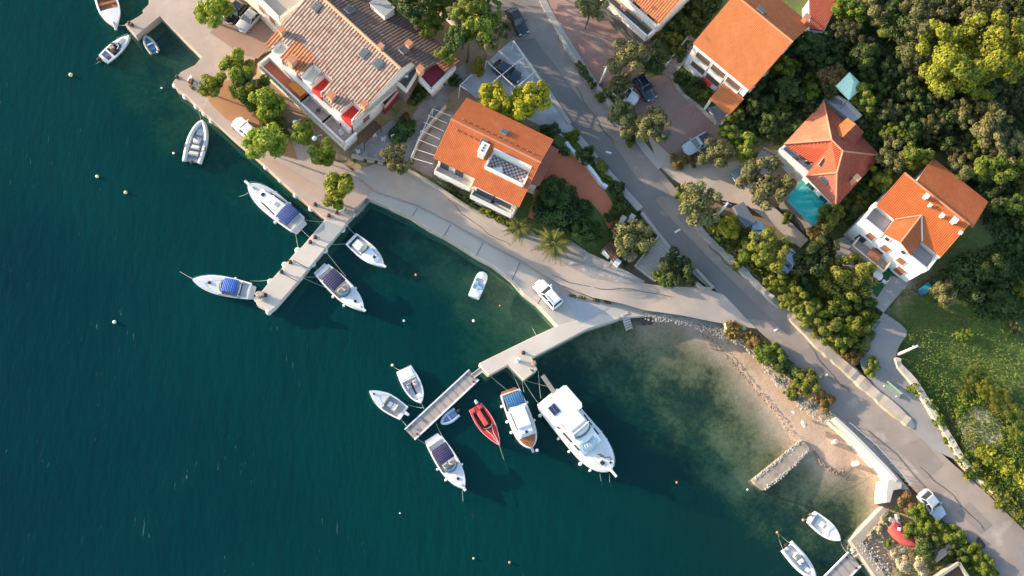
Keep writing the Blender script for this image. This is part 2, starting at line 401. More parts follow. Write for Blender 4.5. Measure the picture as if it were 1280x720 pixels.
GREEN = [(300,100,.05),(300,160,.0),(260,60,.0),(520,150,.5),(560,40,.35),(620,100,.1),(720,260,.8),(800,320,.7),(750,210,.8),(780,120,.7),(840,30,.8),(880,110,.9),(900,200,.35),(930,255,.15),(960,280,.25),(930,300,.6),(1000,320,.9),(1060,400,.9),
 (1000,100,.95),(1100,60,.95),(1200,100,.9),(1100,200,.9),(1250,250,.8),(1220,330,.6),(1180,420,1),(1230,440,1),(1230,525,.15),(1215,535,.2),(1190,500,.9),(1250,580,.95),(1280,520,.8),(1200,600,.3),(1280,660,.4),(930,415,.5),(1000,485,.5),(1090,470,.4),(1150,550,.2),
 (1120,640,.45),(1100,670,.15),(1110,690,.1),(1150,700,.6),(1160,660,.9),(1220,700,.9),(1110,355,.3)]
GP = np.array([[*P2(a, b, 4), z] for a, b, z in GREEN])

def stretch(lo, hi, st):
    mid = list(np.arange(lo, hi + st * .5, st)); a, s = lo, st; left = []
    while a > lo - 420: s *= 1.35; a -= s; left.append(a)
    a, s = mid[-1], st; right = []
    while a < mid[-1] + 420: s *= 1.35; a += s; right.append(a)
    return np.array(left[::-1] + mid + right)
gx, gy = stretch(-56, 106, .75), stretch(-10, 94, .75)
GX, GY = np.meshgrid(gx, gy); Q = np.stack([GX.ravel(), GY.ravel()], 1)
ins = inside(Q, coast_w); dcoast = seg_dist(Q, coast_w); sd = np.where(ins, dcoast, -dcoast)
db = seg_dist(Q, beach_w, closed=False)
zl = idw(Q, LP); dep = idw(Q, DP)
nearb = np.clip(1 - db / 14, 0, 1)
zland = np.minimum(zl, .03 + .10 * db + np.maximum(0, db - 7) * .25)
zsea = -np.minimum(dep, .05 + .12 * db)
island = sd > np.where(db < 3.0, 0.0, .95)
gz = np.where(island, zland, zsea)
rng = np.random.default_rng(3)
weed = np.clip(idw(Q, WP_, 2.6, 2.0), 0, 1); green = np.clip(idw(Q, GP, 3, 2.0), 0, 1)
sand = np.where(island, np.clip((8.5 - db) / 3, 0, 1), 1.0)
weed = np.where(island, 0, np.maximum(weed * .85, np.clip((dep - 1.6) / 2.0, 0, 1))) * np.clip(db / 3.0, 0, 1)
def gridmesh(name, gx, gy, z, mat, attr=None):
    ny, nx = len(gy), len(gx)
    idx = np.arange(nx * ny).reshape(ny, nx)
    f = np.stack([idx[:-1, :-1], idx[:-1, 1:], idx[1:, 1:], idx[1:, :-1]], -1).reshape(-1, 4)
    A, B = np.meshgrid(gx, gy)
    me = bpy.data.meshes.new(name); me.from_pydata(np.stack([A.ravel(), B.ravel(), z], 1).tolist(), [], f.tolist()); me.update()
    me.polygons.foreach_set('use_smooth', [True] * len(me.polygons))
    if attr is not None:
        a = me.color_attributes.new('zone', 'FLOAT_COLOR', 'POINT')
        a.data.foreach_set('color', np.concatenate([attr, np.ones((len(attr), 1))], 1).astype(np.float32).ravel())
    me.materials.append(mat)
    o = bpy.data.objects.new(name, me); COL.objects.link(o); return o
def ground_mat():
    m, nt, n, l, b = newmat('earth_sand_seabed')
    at = N(nt, 'ShaderNodeVertexColor', layer_name='zone'); sp = N(nt, 'ShaderNodeSeparateColor'); l.new(at.outputs[0], sp.inputs[0])
    p = wpos(nt)
    soil = mixc(nt, noise(nt, .8, 6, p, .7), (.34,.23,.14), (.22,.15,.09))
    grass = mixc(nt, ramp(nt, noise(nt, 1.6, 6, p, .7), .3, .7), (.065,.115,.022), (.12,.155,.035))
    grass = mixc(nt, ramp(nt, noise(nt, .35, 4, p), .5, .7), grass, (.09,.09,.03))
    add = N(nt, 'ShaderNodeMath', operation='ADD'); l.new(sp.outputs[2], add.inputs[0])
    sc = N(nt, 'ShaderNodeMath', operation='MULTIPLY_ADD'); l.new(noise(nt, .9, 5, p, .7), sc.inputs[0]); sc.inputs[1].default_value = .9; sc.inputs[2].default_value = -.45
    l.new(sc.outputs[0], add.inputs[1])
    land = mixc(nt, ramp(nt, add.outputs[0], .35, .6), soil, grass)
    sandc = mixc(nt, ramp(nt, noise(nt, 2.5, 6, p, .75), .3, .7), (.58,.405,.29), (.44,.315,.225))
    sandc = mixc(nt, ramp(nt, noise(nt, 9, 3, p), .58, .68), sandc, (.24,.19,.15))
    col = mixc(nt, sp.outputs[1], land, sandc)
    a2 = N(nt, 'ShaderNodeMath', operation='ADD'); l.new(sp.outputs[0], a2.inputs[0])
    s2 = N(nt, 'ShaderNodeMath', operation='MULTIPLY_ADD'); l.new(noise(nt, 1.7, 6, p, .8), s2.inputs[0]); s2.inputs[1].default_value = .75; s2.inputs[2].default_value = -.375
    s3 = N(nt, 'ShaderNodeMath', operation='MULTIPLY_ADD'); l.new(noise(nt, .28, 4, p, .6), s3.inputs[0]); s3.inputs[1].default_value = .9; s3.inputs[2].default_value = -.37
    s4 = N(nt, 'ShaderNodeMath', operation='ADD'); l.new(s2.outputs[0], s4.inputs[0]); l.new(s3.outputs[0], s4.inputs[1]); l.new(s4.outputs[0], a2.inputs[1])
    weedc = mixc(nt, ramp(nt, noise(nt, 2.2, 5, p, .7), .3, .7), (.06,.07,.022), (.17,.145,.05))
    weedc = mixc(nt, ramp(nt, a2.outputs[0], .62, .95), weedc, (.012,.022,.02))
    # wrack and wet sand belong to the shore itself
    col = mixc(nt, ramp(nt, a2.outputs[0], .08, .78), col, weedc)
    l.new(col, b.inputs['Base Color']); b.inputs['Roughness'].default_value = .92
    bump(nt, noise(nt, 4, 5, p, .7), .5, .08, b)
    return m
FLAT = [[(150,30),(186,5),(186,-60),(400,-60),(362,30),(345,60),(320,70),(300,120),(345,150),(378,170),(400,195),(430,205),(470,236),(458,247),(434,277),(407,274),(330,206),(216,103),(252,71),(200,20)],
 [(458,246),(537,286),(617,332),(672,380),(697,407),(777,397),(792,391),(775,384),(705,364),(652,324),(602,296),(562,274),(524,253),(495,242),(470,236)]]
for fp in FLAT:
    w_ = [P2(a, b, QZ) for a, b in fp]; ff = inside(Q, w_) | (seg_dist(Q, w_) < .8); gz = np.where(ff, np.minimum(gz, .85), gz)
tag(gridmesh('ground', gx, gy, gz, ground_mat(), np.stack([weed, sand, green], 1)), kind='structure')

# ---- the sea: a tinted sheet over the real seabed; deeper water scatters more
wx, wy = stretch(-56, 106, 1.2), stretch(-10, 94, 1.2)
WX, WY = np.meshgrid(wx, wy); WQ = np.stack([WX.ravel(), WY.ravel()], 1)
wd = np.minimum(idw(WQ, DP), .05 + .12 * seg_dist(WQ, beach_w, closed=False))
def water_mat():
    m, nt, n, l, b = newmat('sea_water'); n.remove(b)
    at = N(nt, 'ShaderNodeVertexColor', layer_name='zone'); sp = N(nt, 'ShaderNodeSeparateColor'); l.new(at.outputs[0], sp.inputs[0])
    p = wpos(nt)
    dmul = N(nt, 'ShaderNodeMath', operation='MULTIPLY'); l.new(sp.outputs[0], dmul.inputs[0]); dmul.inputs[1].default_value = 20.0
    def ex(k):
        q = N(nt, 'ShaderNodeMath', operation='MULTIPLY'); l.new(dmul.outputs[0], q.inputs[0]); q.inputs[1].default_value = -k
        e = N(nt, 'ShaderNodeMath', operation='EXPONENT'); l.new(q.outputs[0], e.inputs[0]); return e.outputs[0]
    cc = N(nt, 'ShaderNodeCombineColor')
    for i, k in enumerate((.33, .095, .18)): l.new(ex(k), cc.inputs[i])
    tr = N(nt, 'ShaderNodeBsdfTransparent'); l.new(cc.outputs[0], tr.inputs[0])
    df = N(nt, 'ShaderNodeBsdfDiffuse')
    fa = N(nt, 'ShaderNodeMath', operation='SUBTRACT'); fa.inputs[0].default_value = 1.0; l.new(ex(.30), fa.inputs[1])
    body = mixc(nt, ramp(nt, dmul.outputs[0], 2.5, 12.5), (.0002,.056,.052), (.0001,.0145,.0270))
    body = mixc(nt, ramp(nt, noise(nt, .05, 3, p), .3, .7), body, mixc(nt, .35, body, (.0001,.0088,.0220)))
    # wind-ruffled bands, stretched along the wind
    def wind(ax, ay, sc, det, ang=-28):
        mp = N(nt, 'ShaderNodeMapping'); mp.inputs['Rotation'].default_value = (0, 0, math.radians(ang)); mp.inputs['Scale'].default_value = (ax, ay, 1)
        l.new(p, mp.inputs[0]); return noise(nt, sc, det, mp.outputs[0], .6)
    l.new(body, df.inputs[0]); b2 = N(nt, 'ShaderNodeBump'); b2.inputs['Strength'].default_value = 1.0; b2.inputs['Distance'].default_value = .11; l.new(wind(1.0, .30, .75, 7, -30), b2.inputs['Height']); l.new(b2.outputs[0], df.inputs['Normal'])
    m1 = N(nt, 'ShaderNodeMixShader'); l.new(fa.outputs[0], m1.inputs[0]); l.new(tr.outputs[0], m1.inputs[1]); l.new(df.outputs[0], m1.inputs[2])
    gl = N(nt, 'ShaderNodeBsdfGlossy'); gl.inputs['Roughness'].default_value = .16
    gm = N(nt, 'ShaderNodeNewGeometry'); dt = N(nt, 'ShaderNodeVectorMath', operation='DOT_PRODUCT'); l.new(gm.outputs['Incoming'], dt.inputs[1])
    ab = N(nt, 'ShaderNodeMath', operation='ABSOLUTE'); l.new(dt.outputs['Value'], ab.inputs[0])
    om = N(nt, 'ShaderNodeMath', operation='SUBTRACT', use_clamp=True); om.inputs[0].default_value = 1.0; l.new(ab.outputs[0], om.inputs[1])
    pw = N(nt, 'ShaderNodeMath', operation='POWER'); l.new(om.outputs[0], pw.inputs[0]); pw.inputs[1].default_value = 5.0
    fr = N(nt, 'ShaderNodeMath', operation='MULTIPLY_ADD'); l.new(pw.outputs[0], fr.inputs[0]); fr.inputs[1].default_value = .75; fr.inputs[2].default_value = .013
    b1 = N(nt, 'ShaderNodeBump'); b1.inputs['Strength'].default_value = .8; b1.inputs['Distance'].default_value = .12
    l.new(wind(1.0, .28, 1.1, 6), b1.inputs['Height'])
    l.new(b1.outputs[0], gl.inputs['Normal']); l.new(b1.outputs[0], dt.inputs[0])
    m2 = N(nt, 'ShaderNodeMixShader'); l.new(fr.outputs[0], m2.inputs[0]); l.new(m1.outputs[0], m2.inputs[1]); l.new(gl.outputs[0], m2.inputs[2])
    # small breaking crests
    fm = N(nt, 'ShaderNodeBsdfDiffuse'); fm.inputs[0].default_value = (.55,.62,.62,1)
    k = N(nt, 'ShaderNodeMath', operation='MULTIPLY'); l.new(ramp(nt, wind(1.0, .16, 2.6, 3), .65, .70), k.inputs[0]); l.new(ramp(nt, noise(nt, .13, 3, p), .53, .64), k.inputs[1])
    k2 = N(nt, 'ShaderNodeMath', operation='MULTIPLY'); l.new(k.outputs[0], k2.inputs[0]); l.new(ramp(nt, dmul.outputs[0], 3.2, 6.5), k2.inputs[1])
    k3 = N(nt, 'ShaderNodeMath', operation='MULTIPLY'); l.new(k2.outputs[0], k3.inputs[0]); k3.inputs[1].default_value = .13
    m3 = N(nt, 'ShaderNodeMixShader'); l.new(k3.outputs[0], m3.inputs[0]); l.new(m2.outputs[0], m3.inputs[1]); l.new(fm.outputs[0], m3.inputs[2])
    l.new(m3.outputs[0], n['Material Output'].inputs[0])
    return m
tag(gridmesh('sea', wx, wy, np.zeros(len(WQ)), water_mat(), np.repeat((wd / 20)[:, None], 3, 1)), kind='structure')

# ---- paving
ASPH = pm('worn_asphalt', (.29,.24,.205), (.205,.175,.155), 1.2, .9, .22, .35, 25, spots=(.35,.60,.72,(.34,.285,.245)))
ASPHD = pm('newer_shaded_asphalt', (.18,.165,.155), (.145,.135,.128), 2.0, .9, .15, .25, 25)  # newer lane surface; part of its darkness is shade put into the colour
QROAD = pm('pale_asphalt', (.45,.365,.30), (.345,.285,.24), 1.1, .9, .2, .25, 25, spots=(.5,.60,.70,(.42,.355,.305)))
PLAZA = pm('pink_concrete', (.55,.42,.335), (.42,.315,.25), .8, .9, .22, .25, 20, spots=(.9,.62,.72,(.42,.32,.26)))
SOIL = pm('orange_soil', (.52,.26,.12), (.43,.21,.10), 1.3, .95, .2, .4, 12)
WALK = pm('seawall_concrete', (.52,.465,.40), (.40,.36,.315), 1.0, .9, .15, .25, 18)
JETTY = pm('bright_jetty_concrete', (.66,.57,.48), (.54,.46,.385), 1.1, .9, .2, .25, 18)
GRAVEL = pm('white_gravel', (.52,.52,.52), (.32,.32,.33), 6, .95, .5, .8, 16)
PAVEG = pm('grey_stone_paving', (.33,.30,.28), (.25,.23,.21), 2.0, .9, .3, .3, 14, spots=(1.3,.58,.64,(.40,.37,.34)))
SIDEW = pm('pale_sidewalk', (.42,.375,.33), (.35,.315,.28), 2.0, .9, .2, .2, 20)
DUST = pm('dusty_track', (.46,.375,.30), (.36,.295,.24), 1.2, .95, .2, .4, 10)
def brickmat():
    m, nt, n, l, b = newmat('brick_paving')
    p = wpos(nt); mp = N(nt, 'ShaderNodeMapping'); mp.inputs['Rotation'].default_value = (0, 0, .7); l.new(p, mp.inputs[0])
    br = N(nt, 'ShaderNodeTexBrick'); br.inputs['Scale'].default_value = 1.6; br.inputs['Color1'].default_value = (.32,.17,.13,1); br.inputs['Color2'].default_value = (.255,.13,.10,1); br.inputs['Mortar'].default_value = (.20,.14,.12,1)
    l.new(mp.outputs[0], br.inputs[0])
    col = mixc(nt, ramp(nt, noise(nt, .3, 5, p), .4, .65), br.outputs[0], (.27,.185,.155))
    l.new(col, b.inputs['Base Color']); b.inputs['Roughness'].default_value = .9; return m
BRICK = brickmat()

road_l = smooth_px([(575,-40),(600,0),(640,48),(690,118),(730,178),(790,250),(840,310),(880,348),(905,370),(925,392),(960,425),(1000,468),(1040,515),(1088,562),(1130,600),(1168,640),(1205,676),(1250,722),(1300,775)])
road_r = smooth_px([(655,-40),(675,0),(692,32),(740,105),(798,178),(835,225),(900,296),(960,358),(1050,440),(1100,490),(1143,532),(1182,572),(1230,614),(1285,668),(1340,720)])
sheet('road', gpoly(road_l + road_r[::-1]), ASPH, .06)
lane_l = smooth_px([(642,52),(692,122),(732,182),(792,254),(842,314),(882,352),(907,374),(930,398)]); lane_r = smooth_px([(668,48),(716,112),(760,170),(802,228),(822,226),(836,244),(820,252),(870,306),(920,356),(968,402)])
sheet('asphalt_patch', gpoly(lane_l + lane_r[::-1]), ASPHD, .085)  # dark lane: newer asphalt with some painted shade
qroad = [(492,247),(470,240),(440,215),(470,205),(508,215),(540,232),(580,258),(640,292),(690,322),(740,348),(790,352),(830,358),(880,360),(905,369),(930,396),(945,411),(905,405),(860,396),(805,388),(778,380),(740,372),(700,356),(650,325),(600,298),(560,276),(520,256)]
sheet('quay_road', gpoly(qroad), QROAD, .11)
def edge_strip(name, px, w, mat, off=.1, thick=.14, kind='structure', smooth=True, label=None, cat=None):
    """kerb or footway strip following a pixel polyline, a real step above the road"""
    pts = [G(a, b) for a, b in (smooth_px(px) if smooth else px)]
    return ribbon(name, pts, w, mat, off, thick, kind, label, cat)
def ribbon(name, pts, w, mat, off, thick, kind=None, label=None, cat=None, parent=None, bevel=0, rough=0):
    if rough:
        rr = random.Random(len(pts)); q = []
        for a, b in zip(pts, pts[1:]):
            a, b = np.array(a), np.array(b); k = max(1, int(np.hypot(*(b - a)[:2]) / .55)); q += [a + (b - a) * j / k for j in range(k)]
        pts = q + [np.array(pts[-1])]
    mb = MB(); n = len(pts); L, R = [], []; w0, o0 = w, off
    for i, p in enumerate(pts):
        t = np.array(pts[min(i + 1, n - 1)][:2]) - np.array(pts[max(i - 1, 0)][:2]); t = t / (np.hypot(*t) or 1); nn = np.array([-t[1], t[0]]) * w / 2
        if rough: nn = nn * (rr.uniform(1 - rough, 1 + rough) if 0 < i < n - 1 else .4); off = o0 * (rr.uniform(1 - rough * .8, 1 + rough * .5) if 0 < i < n - 1 else .3)
        L.append((p[0] + nn[0], p[1] + nn[1], p[2] + off)); R.append((p[0] - nn[0], p[1] - nn[1], p[2] + off))
    i0 = 0
    for p, q in zip(L, R): mb.v += [p, q, (q[0], q[1], q[2] - thick), (p[0], p[1], p[2] - thick)]
    for i in range(n - 1):
        a = i * 4; b = a + 4
        for f in ((a + 1, b + 1, b, a), (a + 2, b + 2, b + 1, a + 1), (a + 3, b + 3, b + 2, a + 2), (a, b, b + 3, a + 3)): mb.f.append(list(f)); mb.uv.append(None)
    mb.f += [[0, 3, 2, 1][::-1], [(n - 1) * 4 + k for k in (0, 3, 2, 1)]]; mb.uv += [None, None]
    return tag(mb.build(name, mat, parent, bevel=bevel), label, cat, None, kind)
for pp_ in (((602,4),(620,2),(650,44),(636,48)), ((700,128),(712,124),(726,146),(716,152)), ((935,372),(968,360),(1010,404),(985,420)), ((1000,440),(1030,425),(1075,470),(1050,486)), ((1120,560),(1150,548),(1180,580),(1158,600)), ((1196,640),(1212,628),(1240,656),(1226,668)), ((845,270),(858,262),(872,280),(860,288))): sheet('asphalt_patch', gpoly(pp_), pm('old_patch', (.24,.205,.18), (.175,.152,.138), 1.6, .95, .3, .4, 30), .075)
for cr in (((880,300),(900,322),(918,338),(940,352)), ((1010,430),(1040,470),(1062,490)), ((720,110),(745,150),(768,180)), ((1150,585),(1190,620),(1230,662)), ((560,250),(600,285),(640,308)), ((690,345),(740,360),(790,362),(840,372))):
    pc = [G(*c) for c in smooth_px(cr, 4)]; ribbon('asphalt_seam', [(q[0] + .15 * math.sin(i * 2.1), q[1] + .1 * math.cos(i * 1.7), q[2]) for i, q in enumerate(pc)], .07, pm('tar_seam', (.06,.055,.05), (.09,.08,.075), 3, .8), .125, .02, 'structure')
for k, (a, b, c, d) in enumerate(((757,190,764,192),(843,291,850,287),(967,414,972,411),(1031,470,1034,468))):
    p, q = G(a, b), G(c, d); mb = MB(); t = np.array([q[0] - p[0], q[1] - p[1]]); nn = np.array([-t[1], t[0]]) / np.hypot(*t) * .12
    sheet('road_marking', [tuple(p[:2] + nn), tuple(p[:2] - nn), tuple(q[:2] - nn), tuple(q[:2] + nn)], METALW, .12)
edge_strip('kerb', [(678,0),(694,30),(742,104),(800,178),(826,210)], .9, SIDEW, .17, .4)
edge_strip('sidewalk', [(640,52),(664,85),(690,122),(712,155)], .55, SIDEW, .17, .4)
edge_strip('sidewalk', [(722,172),(752,208),(780,240),(800,262)], .9, SIDEW, .17, .4)
edge_strip('kerb', [(802,266),(842,316),(890,362)], .4, SIDEW, .17, .4)
sheet('sidewalk', gpoly([(1040,516),(1060,530),(1088,555),(1118,590),(1136,612),(1126,612),(1108,592),(1076,562),(1044,532)]), SIDEW, .09)
sheet('path', gpoly([(640,292),(690,322),(740,348),(800,357),(806,352),(770,332),(735,316),(712,300),(672,296),(660,285)]), PAVEG, .13)
sheet('courtyard', gpoly([(682,-30),(684,0),(696,28),(744,103),(752,112),(800,100),(835,92),(872,128),(898,158),(897,178),(868,198),(836,192),(806,168),(798,172),(770,135),(820,60),(812,45),(790,28),(770,-30)]), BRICK, .07)
sheet('path', gpoly([(808,168),(835,192),(862,205),(905,205),(935,198),(965,215),(945,240),(990,280),(1010,300),(1000,310),(975,290),(935,258),(900,250),(862,238),(838,222),(824,208)]), DUST, .10)
sheet('driveway', gpoly(smooth_px([(1104,391),(1133,413),(1124,432),(1120,450),(1135,470),(1158,505),(1180,540),(1200,575),(1168,562),(1138,537),(1110,505),(1084,472),(1074,452),(1076,430),(1090,408)], 3)), pm('grey_drive', (.26,.25,.24), (.20,.19,.185), 1.5, .9, .2), .1)
sheet('gravel_yard', gpoly([(576,108),(600,85),(640,50),(652,66),(690,119),(722,168),(700,165),(660,150),(628,132),(594,122)]), GRAVEL, .05)
sheet('parking_edge', gpoly([(642,51),(648,55),(692,119),(686,122),(660,90)]), SIDEW, .08)
sheet('dry_ground', gpoly(smooth_px([(1198,525),(1212,512),(1226,506),(1240,520),(1254,534),(1250,556),(1236,566),(1220,572),(1206,552),(1198,525)], 3)[:-1]), pm('dry_stubble', (.52,.45,.34), (.34,.29,.20), 1.6, .95, .6, .5, 10), .05)
sheet('gravel_yard', gpoly([(660,150),(705,172),(690,150),(672,138)]), GRAVEL, .075)
sheet('paved_yard', gpoly([(556,138),(572,142),(546,194),(540,222),(512,208),(530,176)]), pm('crazy_paving', (.36,.30,.26), (.22,.185,.16), 2.5, .9, .5), .05)
sheet('alley', gpoly([(500,186),(512,150),(528,128),(556,96),(580,80),(592,92),(562,118),(557,137),(530,174),(512,204)]), pm('rubble_alley', (.34,.31,.29), (.16,.14,.13), 3.5, .95, .5, .6, 8), .04)
sheet('paved_yard', gpoly([(440,188),(470,165),(490,150),(520,168),(512,206),(470,203),(448,196)]), PAVEG, .05)
sheet('terracotta_yard', gpoly([(690,182),(712,188),(735,212),(757,240),(782,282),(764,292),(752,268),(736,250),(690,280),(660,272),(668,236),(676,214)]), TERRA, .06)
sheet('track', gpoly([(1030,306),(1056,296),(1110,344),(1140,352),(1120,372),(1104,391),(1090,380),(1075,355)]), PAVEG, .06)
sheet('lawn', gpoly([(1068,313),(1084,309),(1118,337),(1096,372),(1068,345)]), pm('artificial_turf', (.012,.075,.035), (.016,.09,.04), 5, .9), .09)

# ---- quays: solid blocks standing in the water
def block(name, px, z1, mat, z0=-6.0, label=None, cat=None, kind=None, bevel=.05, smooth=0):
    pl = [P2(a, b, z1) for a, b in (smooth_px(px, smooth) if smooth else px)]
    return tag(MB().prism(pl, z0, z1).build(name, mat, bevel=bevel), label, cat, None, kind)
block('quay', [(186,-60),(186,5),(178,13),(179,16),(174,20),(156,30),(170,45),(200,20),(252,71),(244,81),(226,90),(216,103),(220,110),(231,118),(245,131),(265,150),(277,160),(295,176),(317,194),(330,206),(347,222),(367,240),(392,262),(407,274),
 (434,277),(444,266),(442,261),(447,258),(458,247),(470,236),(430,205),(400,195),(378,170),(345,150),(300,120),(320,70),(345,60),(362,30),(400,-60)], QZ, PLAZA, kind='structure')
sheet('soil_bed', gpoly([(268,105),(290,98),(330,128),(345,150),(365,178),(372,200),(345,190),(322,175),(300,160),(280,146),(262,128),(258,118)]), SOIL, .0, hf=lambda q: np.full(len(q), QZ + .02))
sheet('paved_yard', gpoly([(318,196),(345,200),(382,224),(410,240),(402,252),(372,232),(340,212)]), pm('pink_flagstones', (.52,.36,.27), (.44,.30,.22), 1.5, .9, .4), .0, hf=lambda q: np.full(len(q), QZ + .02))
sheet('paved_yard', gpoly([(262,40),(310,0),(362,0),(352,40),(322,72),(300,66)]), pm('pink_brick_yard', (.40,.25,.19), (.34,.21,.16), 2, .9, .3), .0, hf=lambda q: np.full(len(q), QZ + .025))
walk_out = [(458,246),(470,251),(485,257),(492,261),(515,271),(537,286),(555,295),(575,307),(595,320),(617,332),(640,350),(655,367),(672,380),(697,407)]
walk_in = [(838,393),(815,378),(745,362),(715,358),(705,352),(656,316),(606,289),(566,268),(528,249),(495,238),(470,234)]
block('seawall', walk_out + [(735,409),(775,397)] + walk_in, 1.32, WALK, kind='structure', label=None)
mb = MB()
for a, b in ((( 515,271),(522,260)),((555,295),(563,281)),((595,320),(604,303)),((640,350),(650,328)),((672,380),(685,358))):
    mb.bar(P(*a, 1.33), P(*b, 1.33), .06, .02)
tag(mb.build('expansion_joint', DARKST), kind='structure')
sheet('ramp', [P2(a, b, 1.34) for a, b in ((700,366),(718,374),(762,384),(742,398),(725,405))], pm('ramp_concrete', (.42,.42,.42), (.36,.36,.36), 1.2, .9, .2), 0, hf=lambda q: np.full(len(q), 1.345))
# ================================================================== PIERS, SHORE WALLS, HOUSES
def place_block(name, px, z0, z1, mat, label, cat, bevel=.05, smooth=0, group=None):
    """a thing of its own: mesh with its origin at its base"""
    pl = [P2(a, b, z1) for a, b in (smooth_px(px, smooth) if smooth else px)]
    cx = sum(p[0] for p in pl) / len(pl); cy = sum(p[1] for p in pl) / len(pl)
    o = MB().prism([(p[0] - cx, p[1] - cy) for p in pl], 0, z1 - z0).build(name, mat, bevel=bevel)
    o.location = (cx, cy, z0); return tag(o, label, cat, group)
# stone pier on the left
PZ = 1.15
pier_px = [(407,273),(377,309),(372,312),(357,330),(337,352),(319,374),(321,381),(331,386),(336,390),(344,384),(377,346),(410,306),(435,277)]
o = place_block('pier', pier_px, -6, PZ, JETTY, 'pale concrete pier with bollards running out from the tree shaded quay', 'pier')
def rel(root, p): return (p[0] - root.location[0], p[1] - root.location[1], p[2] - root.location[2])
pad = [P(a, b, PZ) for a, b in ((408,276),(392,294),(413,303),(430,284))]
MB().prism([rel(o, p)[:2] for p in pad], PZ + 6 - .02, PZ + 6 + .015).build('repair_patch', pm('grey_patch', (.40,.39,.37), (.35,.34,.32), 2, .9), o)
for a, b, c, d in ((366,325,384,335),(352,341,372,352)):
    MB().bar(rel(o, P(a, b, PZ + .01)), rel(o, P(c, d, PZ + .01)), .08, .02).build('joint', DARKST, o)
# concrete jetty in the middle
JZ = 1.33
place_block('jetty', [(697,407),(660,424),(599,454),(604,462),(611,469),(635,456),(655,475),(672,462),(665,447),(735,410.5),(776,397.5),(750,392)], -6, JZ + .01, JETTY, 'bright concrete jetty bent like an elbow with the large yacht at its end', 'jetty')
place_block('steps_block', [(445,270),(452,262),(466,246),(459,243),(447,258),(442,262)], -5, .5, STONE, 'short flight of stone steps down to the water beside the pier root', 'steps')
for k in range(5):
    pass
def plank_mat(name, ca, cb, ang):
    m, nt, n, l, b = newmat(name); p = wpos(nt)
    mp = N(nt, 'ShaderNodeMapping'); mp.inputs['Rotation'].default_value = (0, 0, ang); l.new(p, mp.inputs[0])
    w = N(nt, 'ShaderNodeTexWave'); w.inputs['Scale'].default_value = .33; w.inputs['Distortion'].default_value = .4; l.new(mp.outputs[0], w.inputs[0])
    col = mixc(nt, ramp(nt, w.outputs['Fac'], .0, .35), tuple(v * .55 for v in ca), ca)
    col = mixc(nt, ramp(nt, noise(nt, 2.5, 5, p), .35, .7), col, cb)
    l.new(col, b.inputs['Base Color']); b.inputs['Roughness'].default_value = .9; return m
def pontoon(corners, z, label, gangway, gl):
    """wooden pontoon: deck, white edge beams, floats"""
    W = [P(a, b, z) for a, b in corners]
    A, B = W[0], W[1]; ang = math.atan2(B[1] - A[1], B[0] - A[0])
    L = math.hypot(B[0] - A[0], B[1] - A[1]); D = W[3] - A; wd = -D[0] * math.sin(ang) + D[1] * math.cos(ang)
    t = empty('wooden_pontoon', (A[0], A[1], 0), ang, label, 'pontoon')
    s = 1 if wd > 0 else -1; wd = abs(wd)
    MB().box((L / 2, s * wd / 2, z - .08), (L, wd, .16)).build('deck', plank_mat('planks_%d' % int(A[0]), (.40,.33,.29), (.31,.26,.23), -ang), t)
    for y in (s * .06, s * (wd - .06)): MB().box((L / 2, y, z - .04), (L + .06, .16, .3)).build('edge_beam', METALW, t, bevel=.02)
    for k in range(4): MB().box((L * (k + .5) / 4, s * wd / 2, z / 2 - .28), (L / 5, wd * .8, z + .2)).build('float', GREYDK, t, bevel=.05)
    for x in (.6, L - .6):
        for y in (.3, wd - .3): MB().lathe([(.07, 0), (.07, .12), (.14, .16), (.14, .24)], (x, s * y, z), 8).build('cleat', GREYDK, t)
    g = [P(a, b, z + .25) for a, b in gangway]
    q = empty('gangway', (g[0][0], g[0][1], 0), 0, gl, 'gangway')
    a, b = np.array(g[0]), np.array(g[1]); a = a - [g[0][0], g[0][1], 0]; b = b - [g[0][0], g[0][1], 0]
    w = np.hypot(*(g[2][:2] - g[0][:2])) ; d = (b - a)[:2] / np.hypot(*(b - a)[:2]); nn = np.array([-d[1], d[0], 0])
    MB().bar(a, b, w, .08).build('walkway', WOODG, q)
    for e in (-1, 1):
        off = nn * e * (w / 2 + .04)
        MB().bar(a + off, b + off, .07, .18).build('side_rail', METALW, q)
    return t
pontoon([(506,536),(586,462),(603,472),(521,548)], .55, 'grey planked wooden pontoon with white edge beams and a short gangway to the jetty', [(591,470),(606,459),(594,473.5)], 'short grey gangway joining the planked pontoon to the bent jetty')
pontoon([(1022,728),(1060,690),(1076,706),(1040,745)], .55, 'grey planked pontoon cut by the lower edge beside the weedy stone quay', [(1066,694),(1076,686),(1069,697)], 'small rust brown gangway from the stone quay to the lower pontoon')
